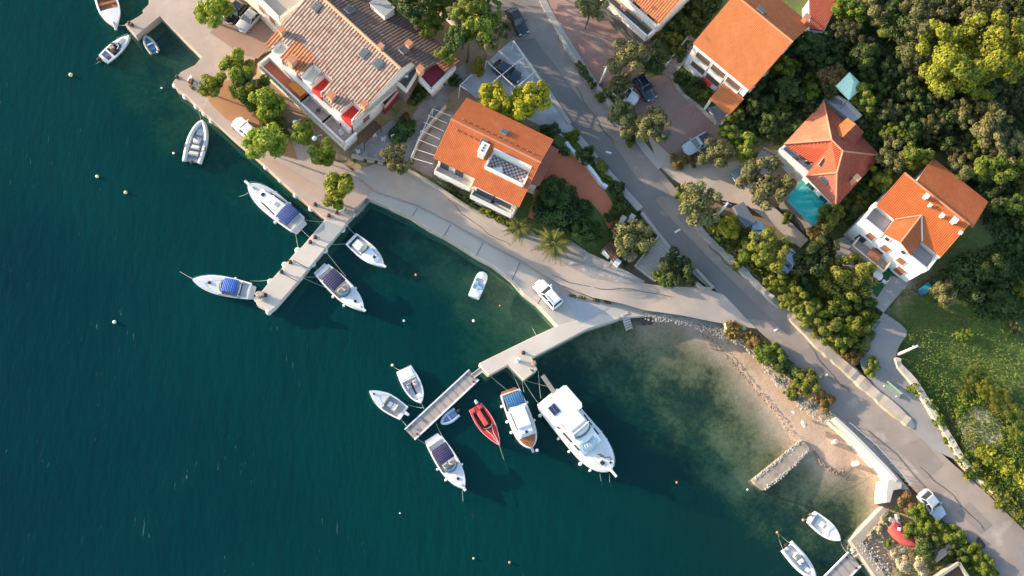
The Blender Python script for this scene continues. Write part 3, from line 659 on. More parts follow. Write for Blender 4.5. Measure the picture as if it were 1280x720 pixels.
# lower right quay edge and its wall
place_block('stone_quay', [(1104,633),(1063,676),(1071,687),(1084,706),(1095,722),(1120,762),(1131,757),(1104,715),(1092,698),(1079,678),(1112,641)], -5, 1.25, STONE, 'old limestone quay edge around the patch with the red upturned boat', 'quay wall')
place_block('groyne', [(940,600),(944,605),(955,613),(985,589),(1013,560),(1003,549),(975,572)], -4, .55, pm('groyne_fill', (.46,.36,.27), (.27,.21,.16), 3.5, .95, .9, .6, 8), 'low rubble groyne pointing into the bay from the sandy beach', 'groyne')
def stones(name, px, z, n, r, label, cat, mat, spread=.5, seed=1, zf=None):
    rnd = random.Random(seed); pts = [P(a, b, z) for a, b in px]; mb = MB()
    L = [0]
    for a, b in zip(pts, pts[1:]): L.append(L[-1] + np.hypot(*(b - a)[:2]))
    c = sum(pts) / len(pts)
    for _ in range(n):
        s = rnd.random() * L[-1]; i = max(k for k in range(len(L)) if L[k] <= s); i = min(i, len(pts) - 2); t = (s - L[i]) / max(L[i + 1] - L[i], 1e-6)
        p = pts[i] + (pts[i + 1] - pts[i]) * t; rr = r * rnd.uniform(.6, 1.4)
        x, y = p[0] - c[0] + rnd.uniform(-1, 1) * spread, p[1] - c[1] + rnd.uniform(-1, 1) * spread
        zz = (zf(x + c[0], y + c[1]) if zf else z) - z
        k = len(mb.v); mb.ball((x, y, zz + rr * .25), rr, .65, 6, 4)
        for j in range(k, len(mb.v)):
            v = mb.v[j]; mb.v[j] = (v[0] + rnd.uniform(-.25, .25) * rr, v[1] + rnd.uniform(-.25, .25) * rr, v[2] + rnd.uniform(-.15, .15) * rr)
    o = mb.build(name, mat); o.location = (c[0], c[1], z); return tag(o, None if name == 'wrack_line' else label, None if name == 'wrack_line' else cat, None, 'stuff' if name == 'wrack_line' else None)
BOULD = pm('pale_boulders', (.52,.46,.39), (.30,.26,.22), 1.2, .9, .9)
stones('rubble_edging', [(942,601),(975,573),(1002,550)], .5, 170, .10, 'row of pale rubble along the bay side of the groyne', 'rubble', BOULD, .16, 2)
stones('rubble_edging', [(956,612),(985,588),(1013,561)], .5, 170, .10, 'row of pale rubble along the open side of the groyne', 'rubble', BOULD, .16, 3)
stones('loose_stones', [(948,601),(975,582),(1000,559)], .5, 45, .07, 'loose pale stones scattered over the top of the groyne', 'stones', pm('brownish_stones', (.42,.34,.27), (.27,.21,.17), 2, .9, .9), .75, 12)
stones('stone_arc', [(1018,565),(1024,576),(1034,585),(1047,592),(1056,590)], .15, 80, .12, 'curved row of brown stones at the waterline beside the groyne', 'stones', pm('brown_stones', (.34,.24,.16), (.16,.11,.08), 1.5, .9, .9), .16, 4)
stones('rock_bank', [(812,394),(838,396),(868,402),(893,410),(912,420)], 1.0, 1100, .085, 'bank of small grey rocks between the pale road and the beach', 'rock bank', pm('grey_rocks', (.36,.34,.32), (.20,.19,.185), 3, .9, .9), .95, 5, lambda x, y: hh(x, y) * .8)
stones('boulder_row', [(908,418),(930,432),(950,452),(975,482),(1000,506),(1030,528)], 1.6, 420, .11, 'line of pale boulders along the top of the beach under the hedge', 'boulders', BOULD, .4, 6, lambda x, y: min(hh(x, y), 1.9))
stones('dark_rocks', [(790,399),(800,398),(808,399)], .3, 30, .35, 'dark wet rocks beside the wooden bathing steps', 'rocks', DARKST, .5, 7)
stones('sea_rocks', [(806,404),(811,402),(813,404)], -.1, 7, .28, 'three small dark rocks awash off the bathing steps', 'rocks', DARKST, .3, 8)
stones('wrack_line', [(872,414),(892,426),(920,458),(951,494),(972,518),(992,543)], .35, 160, .06, 'thin brown line of seaweed wrack along the beach', 'seaweed', pm('dry_seaweed', (.15,.08,.04), (.10,.05,.03), 3, .95), .22, 9, lambda x, y: .30)
stones('quay_rubble', [(1074,680),(1082,690),(1094,702),(1104,718)], 1.25, 90, .10, 'loose grey rubble behind the edge of the weedy stone quay', 'rubble', pm('grey_rubble', (.42,.40,.38), (.24,.23,.22), 1.5, .9, .9), .55, 10, lambda x, y: hh(x, y))
# bathing steps
def beside(name, a, b, w, z0, z1, n, mat, label, cat):
    A, B = P(*a, z1), P(*b, z0); t = empty(name, (A[0], A[1], 0), math.atan2(B[1] - A[1], B[0] - A[0]), label, cat); L = np.hypot(*(B - A)[:2])
    for k in range(n): MB().box(((k + .5) * L / n, 0, z1 + (z0 - z1) * (k + .5) / n), (L / n * .8, w, .08)).build('tread', mat, t)
    for e in (-1, 1): MB().bar((0, e * w / 2, z1 - .1), (L, e * w / 2, z0 - .1), .08, .16).build('stringer', mat, t)
    return t
beside('bathing_steps', (781,391), (787,412), .8, .25, 1.45, 7, pm('bleached_wood', (.56,.50,.44), (.44,.38,.33), 3, .85, .6), 'weathered wooden bathing steps from the pale road down into the bay', 'steps')
beside('quay_steps', (462,239), (449,262), .9, .1, 1.2, 6, pm('grey_step', (.22,.22,.22), (.16,.16,.16), 3, .9), 'dark concrete steps into the water beside the pier root', 'steps')
# white retaining wall along the beach, with a rail
ret = [G(a, b) for a, b in smooth_px(((1040,524),(1060,543),(1088,570),(1118,601)), 6)]
cx, cy = ret[0][0], ret[0][1]
wall = ribbon('retaining_wall', [(p[0] - cx, p[1] - cy, 3.0) for p in ret], .38, pm('white_wall', (.62,.57,.50), (.50,.46,.40), 1.5, .9, .3), 0, 2.95, label='long white retaining wall between the beach and the road', cat='wall')
wall.location = (cx, cy, 0)
rl = [G(a, b) for a, b in ((1058,530),(1090,557),(1122,592),(1134,607))]
t = empty('railing', (rl[0][0], rl[0][1], rl[0][2]), 0, 'thin grey handrail along the footway above the white retaining wall', 'railing')
MB().tube([rel(t, p + np.array([0, 0, 1.0])) for p in rl], .07, 6).build('handrail', STEEL, t)
for k in range(10):
    s = k / 9 * 2.999; i = int(s); p = rl[i] + (rl[i + 1] - rl[i]) * (s - i); q = rel(t, p)
    MB().tube([q, (q[0], q[1], q[2] + 1.0)], .035, 6).build('post', STEEL, t)
place_block('ramp_wall', [(1110,600),(1120,596),(1128,604),(1127,611),(1117,613),(1113,628),(1108,628),(1108,612)], 0, 2.9, pm('cream_wall', (.58,.51,.42), (.46,.40,.33), 1.5, .9, .4), 'pale stub wall with a step at the end of the white retaining wall', 'wall')
# dry-stone walls beside the road
def wall_line(name, px, w, h, mat, label, cat='wall', sm=True, rough=0):
    pts = [G(a, b) for a, b in (smooth_px(px, 3) if sm else px)]; c = pts[0]
    o = ribbon(name, [(p[0] - c[0], p[1] - c[1], p[2] - c[2]) for p in pts], w, mat, h, h + 1.0, label=label, cat=cat, rough=rough)
    o.location = tuple(c); return o
DRY = pm('dry_stone', (.44,.41,.36), (.25,.23,.20), 2.2, .95, .8, .8, 7)
wall_line('stone_wall', [(866,278),(882,298),(905,318),(930,342),(950,362),(975,385)], .7, .6, DRY, 'rough dry stone wall on the hill side of the road below the leaning white lamp', 'wall', rough=.3)
wall_line('stone_wall', [(985,392),(1020,428),(1050,455),(1080,482),(1110,508),(1142,535)], 1.2, .5, pm('sandy_stone', (.52,.43,.33), (.36,.29,.22), 1.8, .95, .6, .6, 7), 'pale sandy stone wall between the road and the grey driveway', 'wall', rough=.16)
wall_line('garden_wall', [(1120,447),(1122,458),(1140,478),(1160,510),(1184,548),(1206,582),(1240,615),(1290,662)], .7, .6, pm('cream_stone', (.60,.51,.39), (.46,.38,.29), 1.8, .95, .5, .5, 8), 'cream garden wall curving along the bright hedge on the right', 'wall', rough=.12)
wall_line('garden_wall', [(700,48),(716,74),(742,106),(745,110),(772,146)], .35, .7, SIDEW, 'low grey wall along the brick courtyard and the road', 'wall')
wall_line('garden_wall', [(898,158),(870,133),(850,117),(840,96)], .3, .5, STONE, 'low stone edging between the brick courtyard and the leafy bank', 'wall')
wall_line('garden_wall', [(860,208),(875,206),(884,204)], .4, .7, STONE, 'short pale wall below the silver pickup', 'wall', False)
wall_line('garden_wall', [(707,180),(714,190),(732,207),(750,230),(758,236)], .4, .7, METALW, 'white garden wall between the terracotta yard and the road hedge', 'wall')
wall_line('garden_wall', [(466,203),(452,199),(440,196),(478,205),(508,213),(545,235),(580,258),(640,291)], .3, .7, STONE, 'long low wall on the land side of the quay road', 'wall', False)
wall_line('garden_wall', [(557,136),(540,155),(524,176),(512,208)], .25, .9, pm('pale_wall2', (.55,.48,.40), (.45,.39,.32), 2, .9, .4), 'pale wall between the pergola yard and the shrubby alley', 'wall', False)
wall_line('garden_wall', [(835,352),(848,345),(862,350),(878,362),(890,361),(868,338)], .35, .6, STONE, 'white kerb wall around the pointed planting bed at the road fork', 'wall', False)
wall_line('forest_wall', [(1065,48),(1090,52),(1108,70),(1130,95),(1150,120),(1166,145),(1190,175)], .5, .5, STONE, 'old terrace wall running down through the woodland', 'wall', rough=.5)
wall_line('forest_wall', [(1125,52),(1140,68),(1155,82)], .5, .5, STONE, 'short mossy terrace wall under the brown topped trees', 'wall')
wall_line('forest_wall', [(1232,225),(1248,245),(1262,266),(1280,285)], .5, .5, STONE, 'terrace wall behind the bright white house', 'wall')
wall_line('coping_wall', [(540,9),(558,22),(578,40)], .6, 1.8, WHITE, 'white garden wall under a strip of terracotta tiles behind the long row house', 'wall', False)
mb = MB(); cp = [G(a, b) for a, b in ((540,9),(558,22),(578,40))]
for a, b in zip(cp, cp[1:]): mb.bar((a[0]-cp[0][0], a[1]-cp[0][1], a[2]-cp[0][2] + 1.87), (b[0]-cp[0][0], b[1]-cp[0][1], b[2]-cp[0][2] + 1.87), .9, .12)
pass
mb.build('coping', CLAY, bpy.data.objects['coping_wall'])

# ------------------------------------------------------------------ house kit
class House:
    """A local frame: u along A->B, v to its left, z up from the base; pixels are read at a given height"""
    def __init__(s, name, label, cat, A, B, ze, zb):
        s.ze, s.zb = ze, zb
        a, b = P(*A, ze), P(*B, ze); s.a = a[:2]; s.ang = math.atan2(b[1] - a[1], b[0] - a[0]); s.L = float(np.hypot(*(b - a)[:2]))
        s.root = empty(name, (a[0], a[1], zb), s.ang, label, cat)
    def uv(s, px, py, z):
        p = P(px, py, z)[:2] - s.a; c, n = math.cos(s.ang), math.sin(s.ang)
        return (p[0] * c + p[1] * n, -p[0] * n + p[1] * c)
    def walls(s, poly, z1, mat, z0=-1.5, name='wall', bevel=0):
        return MB().prism(poly, z0, z1).build(name, mat, s.root, bevel=bevel)
    def roof(s, polys, mat, ud=(1, 0), name='roof', th=.14):
        mb = MB()
        for p in polys: mb.plane(p, ud, th)
        return mb.build(name, mat, s.root)
    def ridge(s, pts, parent=None, r=.13, mat=None, name='ridge_cap'):
        return MB().tube(pts, r, 8).build(name, mat or CLAY, parent or s.root)
    def chimney(s, u, v, z0, z1, w=.6, d=.6, mat=None, cap=None):
        o = MB().box((u, v, (z0 + z1) / 2), (w, d, z1 - z0)).build('chimney', mat or CLAYPALE, s.root, bevel=.02)
        MB().box((u, v, z1 + .06), (w + .16, d + .16, .12)).build('chimney_cap', cap or mat or CLAYPALE, o)
        return o
    def window(s, a, b, at, z, w, h, shutter=None, name='window', sill=True, pane=WGLASS):
        """in the wall running a->b (outside on its right), at metres from a"""
        d = np.array([b[0] - a[0], b[1] - a[1]]); d /= np.hypot(*d); nn = np.array([d[1], -d[0]]); c = np.array(a) + d * at; rz = math.atan2(d[1], d[0])
        p = c + nn * .03
        o = MB().box((p[0], p[1], z + h / 2), (w + .16, .1, h + .16), rz).build(name, FRAME, s.root)
        q = c + nn * .06
        MB().box((q[0], q[1], z + h / 2), (w, .07, h), rz).build('shutter' if shutter else 'pane', shutter or pane, o)
        if sill:
            q = c + nn * .11; MB().box((q[0], q[1], z - .12), (w + .3, .26, .07), rz).build('sill', FRAME, o)
        return o
    def skylight(s, u, v, z, w, h, tilt, name='skylight'):
        o = MB().box((0, 0, 0), (w + .12, h + .12, .16)).build(name, pm('grey_frame', (.30,.30,.30), (.24,.24,.24), 4, .6), s.root); o.location = (u, v, z); o.rotation_euler = (tilt, 0, 0)
        MB().box((0, 0, .08), (w, h, .04)).build('pane', ROOFGL, o); return o
    def parapet(s, pts, z0, z1, w=.22, mat=None, name='parapet', closed=False):
        pts = list(pts); prs = list(zip(pts, pts[1:] + (pts[:1] if closed else [])))[:None if closed else len(pts) - 1]
        mb = MB()
        for (a, b) in prs: mb.bar((a[0], a[1], (z0 + z1) / 2), (b[0], b[1], (z0 + z1) / 2), w, z1 - z0)
        return mb.build(name, mat or WHITE, s.root)
    def floor(s, poly, z, mat, name='terrace_floor', th=.15):
        return MB().prism(poly, z - th, z).build(name, mat, s.root)
def put_table(name, loc, rz, r, mat, label, chairs=0, seatmat=None, group=None, h=.74):
    t = empty(name, loc, rz, label, 'table')
    MB().lathe([(r, 0), (r, .05)], (0, 0, h - .05), 14).build('tabletop', mat, t)
    MB().lathe([(.05, 0), (.05, h - .05)], (0, 0, 0), 8).build('leg', mat, t); MB().lathe([(r * .6, 0), (.06, .06)], (0, 0, 0), 10).build('foot', mat, t)
    return t
def put_chair(loc, rz, mat, label, group=None):
    t = empty('chair', loc, rz, label, 'chair', group)
    MB().box((0, 0, .44), (.46, .46, .05)).build('seat', mat, t, bevel=.02)
    MB().box((-.22, 0, .72), (.05, .46, .5)).build('backrest', mat, t, bevel=.02)
    for x in (-.19, .19):
        for y in (-.19, .19): MB().box((x, y, .21), (.05, .05, .42)).build('leg', mat, t)
    return t
# ================================================================== THE HOUSES
def ccw(p):
    a = sum(p[i][0] * p[(i + 1) % len(p)][1] - p[(i + 1) % len(p)][0] * p[i][1] for i in range(len(p)))
    return p if a > 0 else p[::-1]
# ---------- A: the long row house with lichen covered tiles
def row_house():
    zb, ze = 1.6, 6.0
    H = House('row_house', 'long two tone row house with pale lichened tiles and red loggias above front terraces', 'house', (337,54), (442,151), ze, zb)
    R = H.root; e = ze - zb; zr = 8.9
    vr = H.uv(500,85,zr)[1]; L = H.uv(500,85,zr)[0]; r = zr - zb
    zn = 6.7; un, vn = H.uv(571,77,zn); n = zn - zb
    zs = lambda v: e + (r - e) * v / vr
    zne = lambda v: r + (n - r) * (v - vr) / (vn - vr)
    def on(px, py, zf):
        z = r
        for _ in range(12):
            u, v = H.uv(px, py, z + zb); z = zf(v)
        return u, v
    T = lambda u, v: (u, v, zs(v)); U = lambda u, v: (u, v, zne(v))
    # loggias cut into the eave
    cuts = []
    for a, b, d, mat in (((341,60),(351,69),(353,52),WHITE), ((377,94),(389,104),(392,79),WHITE), ((391,105),(401,115),(407,91),AWNRED), ((427,139),(440,150),(444,127),AWNRED)):
        u0, u1, v1 = on(*a, zs)[0], on(*b, zs)[0], on(*d, zs)[1]; cuts.append((u0, u1, min(v1, vr * .55), mat))
    edge = [(-.3, -.35)]
    for u0, u1, v1, _ in cuts: edge += [(u0, -.35), (u0, v1), (u1, v1), (u1, -.35)]
    edge += [(L + .1, -.35)]
    step = L * .36, L * .37
    H.roof([[T(*p) for p in edge] + [T(L + .1, vr), T(-.3, vr)]], T_PALE)
    us = on(390,79,zs)[0]
    # newer orange rows near the left eave
    H.roof([[(u, v, zs(v) + .05) for u, v in ((cuts[0][1] + .15, -.4), (cuts[1][0] - .15, -.4), (cuts[1][0] - .15, vr * .30), (cuts[0][1] + .15, vr * .30))]], T_STRIPE, name='new_tile_strip', th=.05)
    H.roof([[(u, v, zs(v) + .05) for u, v in ((-.3, -.4), (cuts[0][0] - .1, -.4), (cuts[0][0] - .1, vr * .2), (-.3, vr * .2))]], T_STRIPE, name='new_tile_strip', th=.05)
    for u0, u1, v1, mat in cuts:
        f = H.floor([(u0, -.2), (u1, -.2), (u1, v1), (u0, v1)], e - .95, mat, 'loggia_floor', e - 1.1)
        mb = MB(); mb.bar((u0 - .09, -.2, e - .45), (u0 - .09, v1, e - .45), .13, 1.05); mb.bar((u1 + .09, -.2, e - .45), (u1 + .09, v1, e - .45), .13, 1.05); zt_ = zs(v1); mb.bar((u0, v1 + .08, (e - .95 + zt_) / 2), (u1, v1 + .08, (e - .95 + zt_) / 2), .13, zt_ - e + .9)
        mb.build('loggia_wall', WHITE, R)
    # north-east slope with its cut-out deck
    dk = [H.uv(501,86,5.4), H.uv(513,76,5.4), H.uv(524,89,5.4), H.uv(508,115,5.4), H.uv(491,101,5.4)]
    d1 = on(513,76,zne); d2 = on(524,89,zne); o1 = on(543,77,zne); o2 = on(556,90,zne)
    H.roof([[U(-.3, vr), U(L + .1, vr), U(d1[0] + .1, d1[1]), U(d2[0], d1[1] + .1), U(d2[0] + .4, o1[1]), U(o1[0], o1[1]), U(o1[0] + .2, vn + .3), U(-.3, vn + .3)]], T_DARK)
    H.roof([[(o1[0] + .25, o1[1], zne(o1[1])), (un + .2, o1[1], zne(o1[1])), (un + .2, vn + .3, zne(vn)), (o1[0] + .25, vn + .3, zne(vn))]], T_STRIPE, name='annex_roof')
    H.ridge([(-.3, vr, r + .05), (L + .15, vr, r + .05)], r=.2, mat=CLAYPALE)
    # walls
    wp = [(0, 0)]
    for u0_, u1_, v1_, _ in cuts: wp += [(max(u0_, .05), 0), (max(u0_, .05), v1_), (u1_, v1_), (u1_, 0)]
    H.walls(wp + [(L - .1, 0), (L - .1, vn), (0, vn)], e - .35, WHITE)
    for u in (.15, L - .25):
        mb = MB(); mb.bar((u, 0, e - .9), (u, vn, e - .9), .3, 1.2)
        mb.v += [(u - .15, 0.1, e - .3), (u - .15, vn - .1, n - .35), (u - .15, vr, r - .2), (u + .15, 0.1, e - .3), (u + .15, vn - .1, n - .35), (u + .15, vr, r - .2)]; i = len(mb.v) - 6
        for f in ((0, 2, 1), (3, 4, 5), (0, 3, 5, 2), (2, 5, 4, 1), (1, 4, 3, 0)): mb.f.append([i + k for k in f]); mb.uv.append(None)
        mb.build('gable', WHITE, R)
    # south-east annex with red roof
    ux = un; vb = H.uv(539,114,3.65)[1]
    H.walls([(L - .1, vb + .05), (ux - .2, vb + .05), (ux - .2, vn - .2), (L - .1, vn - .2)], 3.7, WHITE)
    rr = [H.uv(525,97,5.9), H.uv(543,77,5.9), H.uv(556,90,5.9), H.uv(539,113,5.9)]
    H.roof([[(u, v, 4.3) for u, v in ccw(rr)]], pm('red_sheet_roof', (.28,.03,.05), (.22,.025,.04), 1.5, .6, .4), name='red_roof', th=.5)
    H.floor(ccw(dk), 3.8, plank_mat('deck_planks', (.26,.20,.17), (.18,.14,.12), .3), 'roof_deck', 3.8)
    H.parapet([dk[2], dk[3], dk[4]], 3.7, 4.5, .2)
    H.parapet([rr[0], rr[3], H.uv(569,83,5.9)], 3.6, 4.5, .3)
    bal = [H.uv(476,127,3.9), H.uv(494,110,3.9), H.uv(499,113,3.9), H.uv(481,134,3.9)]
    H.floor(ccw(bal), 2.2, REDPAINT, 'balcony_floor', 2.0); H.parapet([bal[0], bal[3], bal[2], bal[1]], 2.0, 2.6, .12, pm('pink_parapet', (.62,.42,.38), (.52,.34,.31), 3, .8), 'balcony_parapet')
    # front terraces
    tz = 1.15
    o0, i0 = H.uv(324,81,3.65), H.uv(339,67,3.65); o3, i3 = H.uv(432,180,3.65), H.uv(446,163,3.65)
    vo = (o0[1] + o3[1]) / 2; u0, u3 = (o0[0] + i0[0]) / 2, (o3[0] + i3[0]) / 2
    u1 = H.uv(378,128,3.65)[0]; u1 = (u1 + H.uv(390,113,3.65)[0]) / 2; u2 = (H.uv(405,152,3.65)[0] + H.uv(420,139,3.65)[0]) / 2
    H.walls([(u0, vo), (u3, vo), (u3, -.02), (u0, -.02)], tz - .15, WHITE, name='terrace_base')
    pk = pm('pinkish_tile_floor', (.56,.42,.34), (.48,.36,.29), 2, .85, .5)
    for a, b, m in ((u0, u1, TERRA), (u1, u2, pk), (u2, u3, pk)): H.floor([(a + .1, vo + .1), (b - .1, vo + .1), (b - .1, -.05), (a + .1, -.05)], tz, m)
    for a, b in ((u0, u1), (u1, u2), (u2, u3)): H.parapet([(a, -.1), (a, vo), (b, vo), (b, -.1)], tz - .1, tz + .95, .24, name='terrace_parapet')
    mb = MB(); mb.bar((u0, -.3, tz + .6), (L * .98, -.3, tz + .6), .6, 1.2); mb.build('front_ledge', WHITE, R)
    k = H.floor([(u1 - 2.6, vo + .5), (u1 - .5, vo + .5), (u1 - .5, vo + 2.0), (u1 - 2.6, vo + 2.0)], tz + 1.0, pm('orange_awning', (.6,.24,.03), (.52,.19,.03), 2, .8), 'awning', .06)
    for u in (u0 + 2, u0 + 5, u1 - 1.2, u1 + 1.6, u2 - 1, u2 + 1.6, u3 - 1.2): H.window((0, 0), (L, 0), u, tz + .1, 1.2, 1.9, name='door', sill=False)
    for u in (2, 5.2, 8.4, 11.6): H.window((L - .1, 0), (L - .1, vn), min(u, vn - 1), 1.5, 1.0, 1.2, SHUT)
    for px, zf, hgt, w in (((366,80), zs, 1.1, .85), ((456,134), zs, .8, .6), ((353,42), zs, .9, .6), ((415,123), zs, .8, .7), ((521,35), zne, .9, .55), ((511,59), zne, .9, .6), ((525,90), zne, .8, .65), ((476,62), zne, .8, .55)):
        u, v = on(*px, zf); z = zf(v); H.chimney(u, v, z - .5, z + hgt, w, w, CLAYPALE, CLAY)
    ts = math.atan2(r - e, vr); tn = math.atan2(n - r, vn - vr)
    for px in ((395,9),(454,67),(472,80)): u, v = on(*px, zs); H.skylight(u, v, zs(v) + .1, .8, 1.0, ts)
    for px in ((437,13),(505,63)): u, v = on(*px, zne); H.skylight(u, v, zne(v) + .1, .8, 1.0, tn)
    u, v = on(478,14,zne); mb = MB(); mb.box((u, v, zne(v) + .5), (2.4, 1.6, 1.6)); mb.build('dormer', WHITE, R); H.roof([[(u - 1.3, v - .9, zne(v) + 1.32), (u + 1.3, v - .9, zne(v) + 1.32), (u + 1.3, v + .9, zne(v) + 1.32), (u - 1.3, v + .9, zne(v) + 1.32)]], GREYROOF, name='dormer_roof')
    return H, tz, (u0, u1, u2, u3, vo)
HA, TZA, UA = row_house()
def at(H, u, v, z):
    c, s = math.cos(H.ang), math.sin(H.ang); return (H.a[0] + u * c - v * s, H.a[1] + u * s + v * c, H.zb + z)
# ---------- B: orange house with the chequered roof terrace
def orange_house():
    zb, ze = 2.0, 8.0
    H = House('orange_roofed_house', 'cream house with broad orange roof and a chequered roof terrace on the quay road', 'house', (545,195.5), (654,248.5), ze, zb)
    R = H.root; e = ze - zb; vb = H.uv(579,122,ze)[1]; L = H.uv(689,175.5,ze)[0]
    zr = min(np.arange(ze + .5, ze + 5, .05), key=lambda z: abs(H.uv(620,176,z)[1] - vb / 2)); r = zr - zb; vr = vb / 2
    d = -H.uv(592,232,ze - .6)[1]; um = H.uv(592,226,ze)[0]
    zs = lambda v: r + (e - r) * abs(v - vr) / vr
    T = lambda u, v: (u, v, zs(v))
    hp = []
    for px in ((616,187),(666,206),(653,234),(607,210)):
        z = r
        for _ in range(10): u, v = H.uv(*px, z + zb); z = zs(v)
        hp.append((u, v))
    h0, h1 = (hp[0][0] + hp[3][0]) / 2, (hp[1][0] + hp[2][0]) / 2; g1, g0 = (hp[0][1] + hp[1][1]) / 2, (hp[2][1] + hp[3][1]) / 2
    g1 = min(g1, vr - .3)
    H.roof([[T(-.2, -.25), T(um, -.25), T(um, vr), T(-.2, vr)], [T(um, -d), T(h0, -d), T(h0, vr), T(um, vr)], [T(h0, -d), T(h1, -d), T(h1, g0), T(h0, g0)], [T(h0, g1), T(h1, g1), T(h1, vr), T(h0, vr)], [T(h1, -d), T(L + .2, -d), T(L + .2, vr), T(h1, vr)], [T(-.2, vr), T(L + .2, vr), T(L + .2, vb + .3), T(-.2, vb + .3)]], T_ORANGE)
    H.ridge([(-.25, vr, r + .03), (L + .25, vr, r + .03)])
    for k in range(13):
        for s in (-1, 1):
            u = .9 + k * (L - 1.2) / 13
            if s > 0 or not (h0 - .3 < u < h1 + .3): MB().box((u, vr + s * .75, zs(vr + s * .75) + .1), (.14, .2, .16)).build('vent_tile', CLAY, R)
    fz = zs(g0) + .02
    m, nt, n, l, b = newmat('chequered_tiles'); ck = N(nt, 'ShaderNodeTexChecker'); ck.inputs['Scale'].default_value = 3.6; ck.inputs[1].default_value = (.48,.44,.42,1); ck.inputs[2].default_value = (.19,.10,.085,1)
    l.new(objco(nt), ck.inputs[0]); l.new(ck.outputs[0], b.inputs['Base Color']); b.inputs['Roughness'].default_value = .7
    H.floor([(h0, g0), (h1, g0), (h1, g1), (h0, g1)], fz - .25, m, 'roof_terrace')
    H.parapet([(h0, g0), (h1, g0), (h1, g1), (h0, g1)], fz - .4, fz + .55, .22, closed=True, name='terrace_parapet')
    mb = MB(); mb.bar((h0, g1, fz + .5), (h1, g1, fz + .5), .45, 1.2); mb.build('back_wall', WHITE, R)
    H.floor([(h0 + .7, g0 + .3), (h0 + 2.1, g0 + .3), (h0 + 1.7, g0 + 1.1)], fz + .1, METALW, 'sunshade', .05)
    u, v = hp[0][0] - .9, g1 - .9
    c = H.chimney(u, v, zs(v) - .5, zs(v) + 1.1, .8, 1.3, WHITE)
    for k in (-1, 0, 1): MB().box((u, v + k * .36, zs(v) + 1.24), (.2, .2, .05)).build('flue', BLACK, c)
    for px in ((604,179),(630,165)):
        z = r
        for _ in range(10): u, v = H.uv(*px, z + zb); z = zs(v)
        H.skylight(u, v, zs(v) + .1, .7, .8, math.atan2(r - e, vr) * (1 if v < vr else -1))
    wt = e - .45
    H.walls([(.2, .3), (um + .1, .3), (um + .1, vb - .2), (.2, vb - .2)], wt, CREAM); H.walls([(um + .1, .05 - d + .3), (L - .2, .05 - d + .3), (L - .2, vb - .2), (um + .1, vb - .2)], wt - .5, CREAM)
    for u in (.35, L - .35):
        mb = MB(); i = 0
        for du in (-.15, .15): mb.v += [(u + du, .35, wt - .3), (u + du, vb - .25, wt - .3), (u + du, vr, r - .2)]
        for f in ((0, 2, 1), (3, 4, 5), (0, 3, 5, 2), (2, 5, 4, 1), (1, 4, 3, 0)): mb.f.append(list(f)); mb.uv.append(None)
        mb.build('gable', CREAM, R)
    # balconies and openings of the sea front
    H.floor([(.3, -.75), (um - .3, -.75), (um - .3, .28), (.3, .28)], 2.9, WHITE, 'balcony_floor'); H.parapet([(.3, .2), (.3, -.75), (um - .3, -.75), (um - .3, .2)], 2.8, 3.8, .14, name='balcony_parapet')
    q = -d + .34
    H.floor([(um + .2, q - .8), (L - .3, q - .8), (L - .3, q - .02), (um + .2, q - .02)], 2.7, WHITE, 'balcony_floor'); H.parapet([(um + .2, q), (um + .2, q - .8), (L - .3, q - .8), (L - .3, q)], 2.6, 3.6, .14, name='balcony_parapet')
    for k, u in enumerate((um + 1.7, L - 1.9)): H.window((um, q), (L, q), u - um, 3.0, 2.3, 1.5)
    for u in (1.1, 3.0): H.window((0, .3), (um, .3), u, 3.1, 1.1, 1.9)
    for u in (1.1, 3.2): H.window((0, .3), (um, .3), u, .4, 1.1, 1.5)
    for u in (um + 1.4, L - 1.6): H.window((um, q), (L, q), u - um, .5, 1.2, 1.3, SHUT)
    for v in (1.6, 4.0): H.window((.2, vb), (.2, 0), v, 3.0, 1.0, 1.2, SHUT)
    p = [H.uv(*x, zb + 3.6) for x in ((686,181),(699,187),(674,232),(663,230))]
    H.roof([[(u, v, 3.75 - .12 * (u - p[0][0])) for u, v in ccw(p)]], pm('flat_terracotta', (.34,.105,.06), (.28,.085,.05), 2, .85, .4), name='side_roof', th=.2)
    H.walls([(p[0][0], p[3][1] + .3), (p[1][0] - .5, p[3][1] + .3), (p[1][0] - .5, p[0][1] - .3), (p[0][0], p[0][1] - .3)], 3.3, CREAM)
    return H
HB = orange_house()
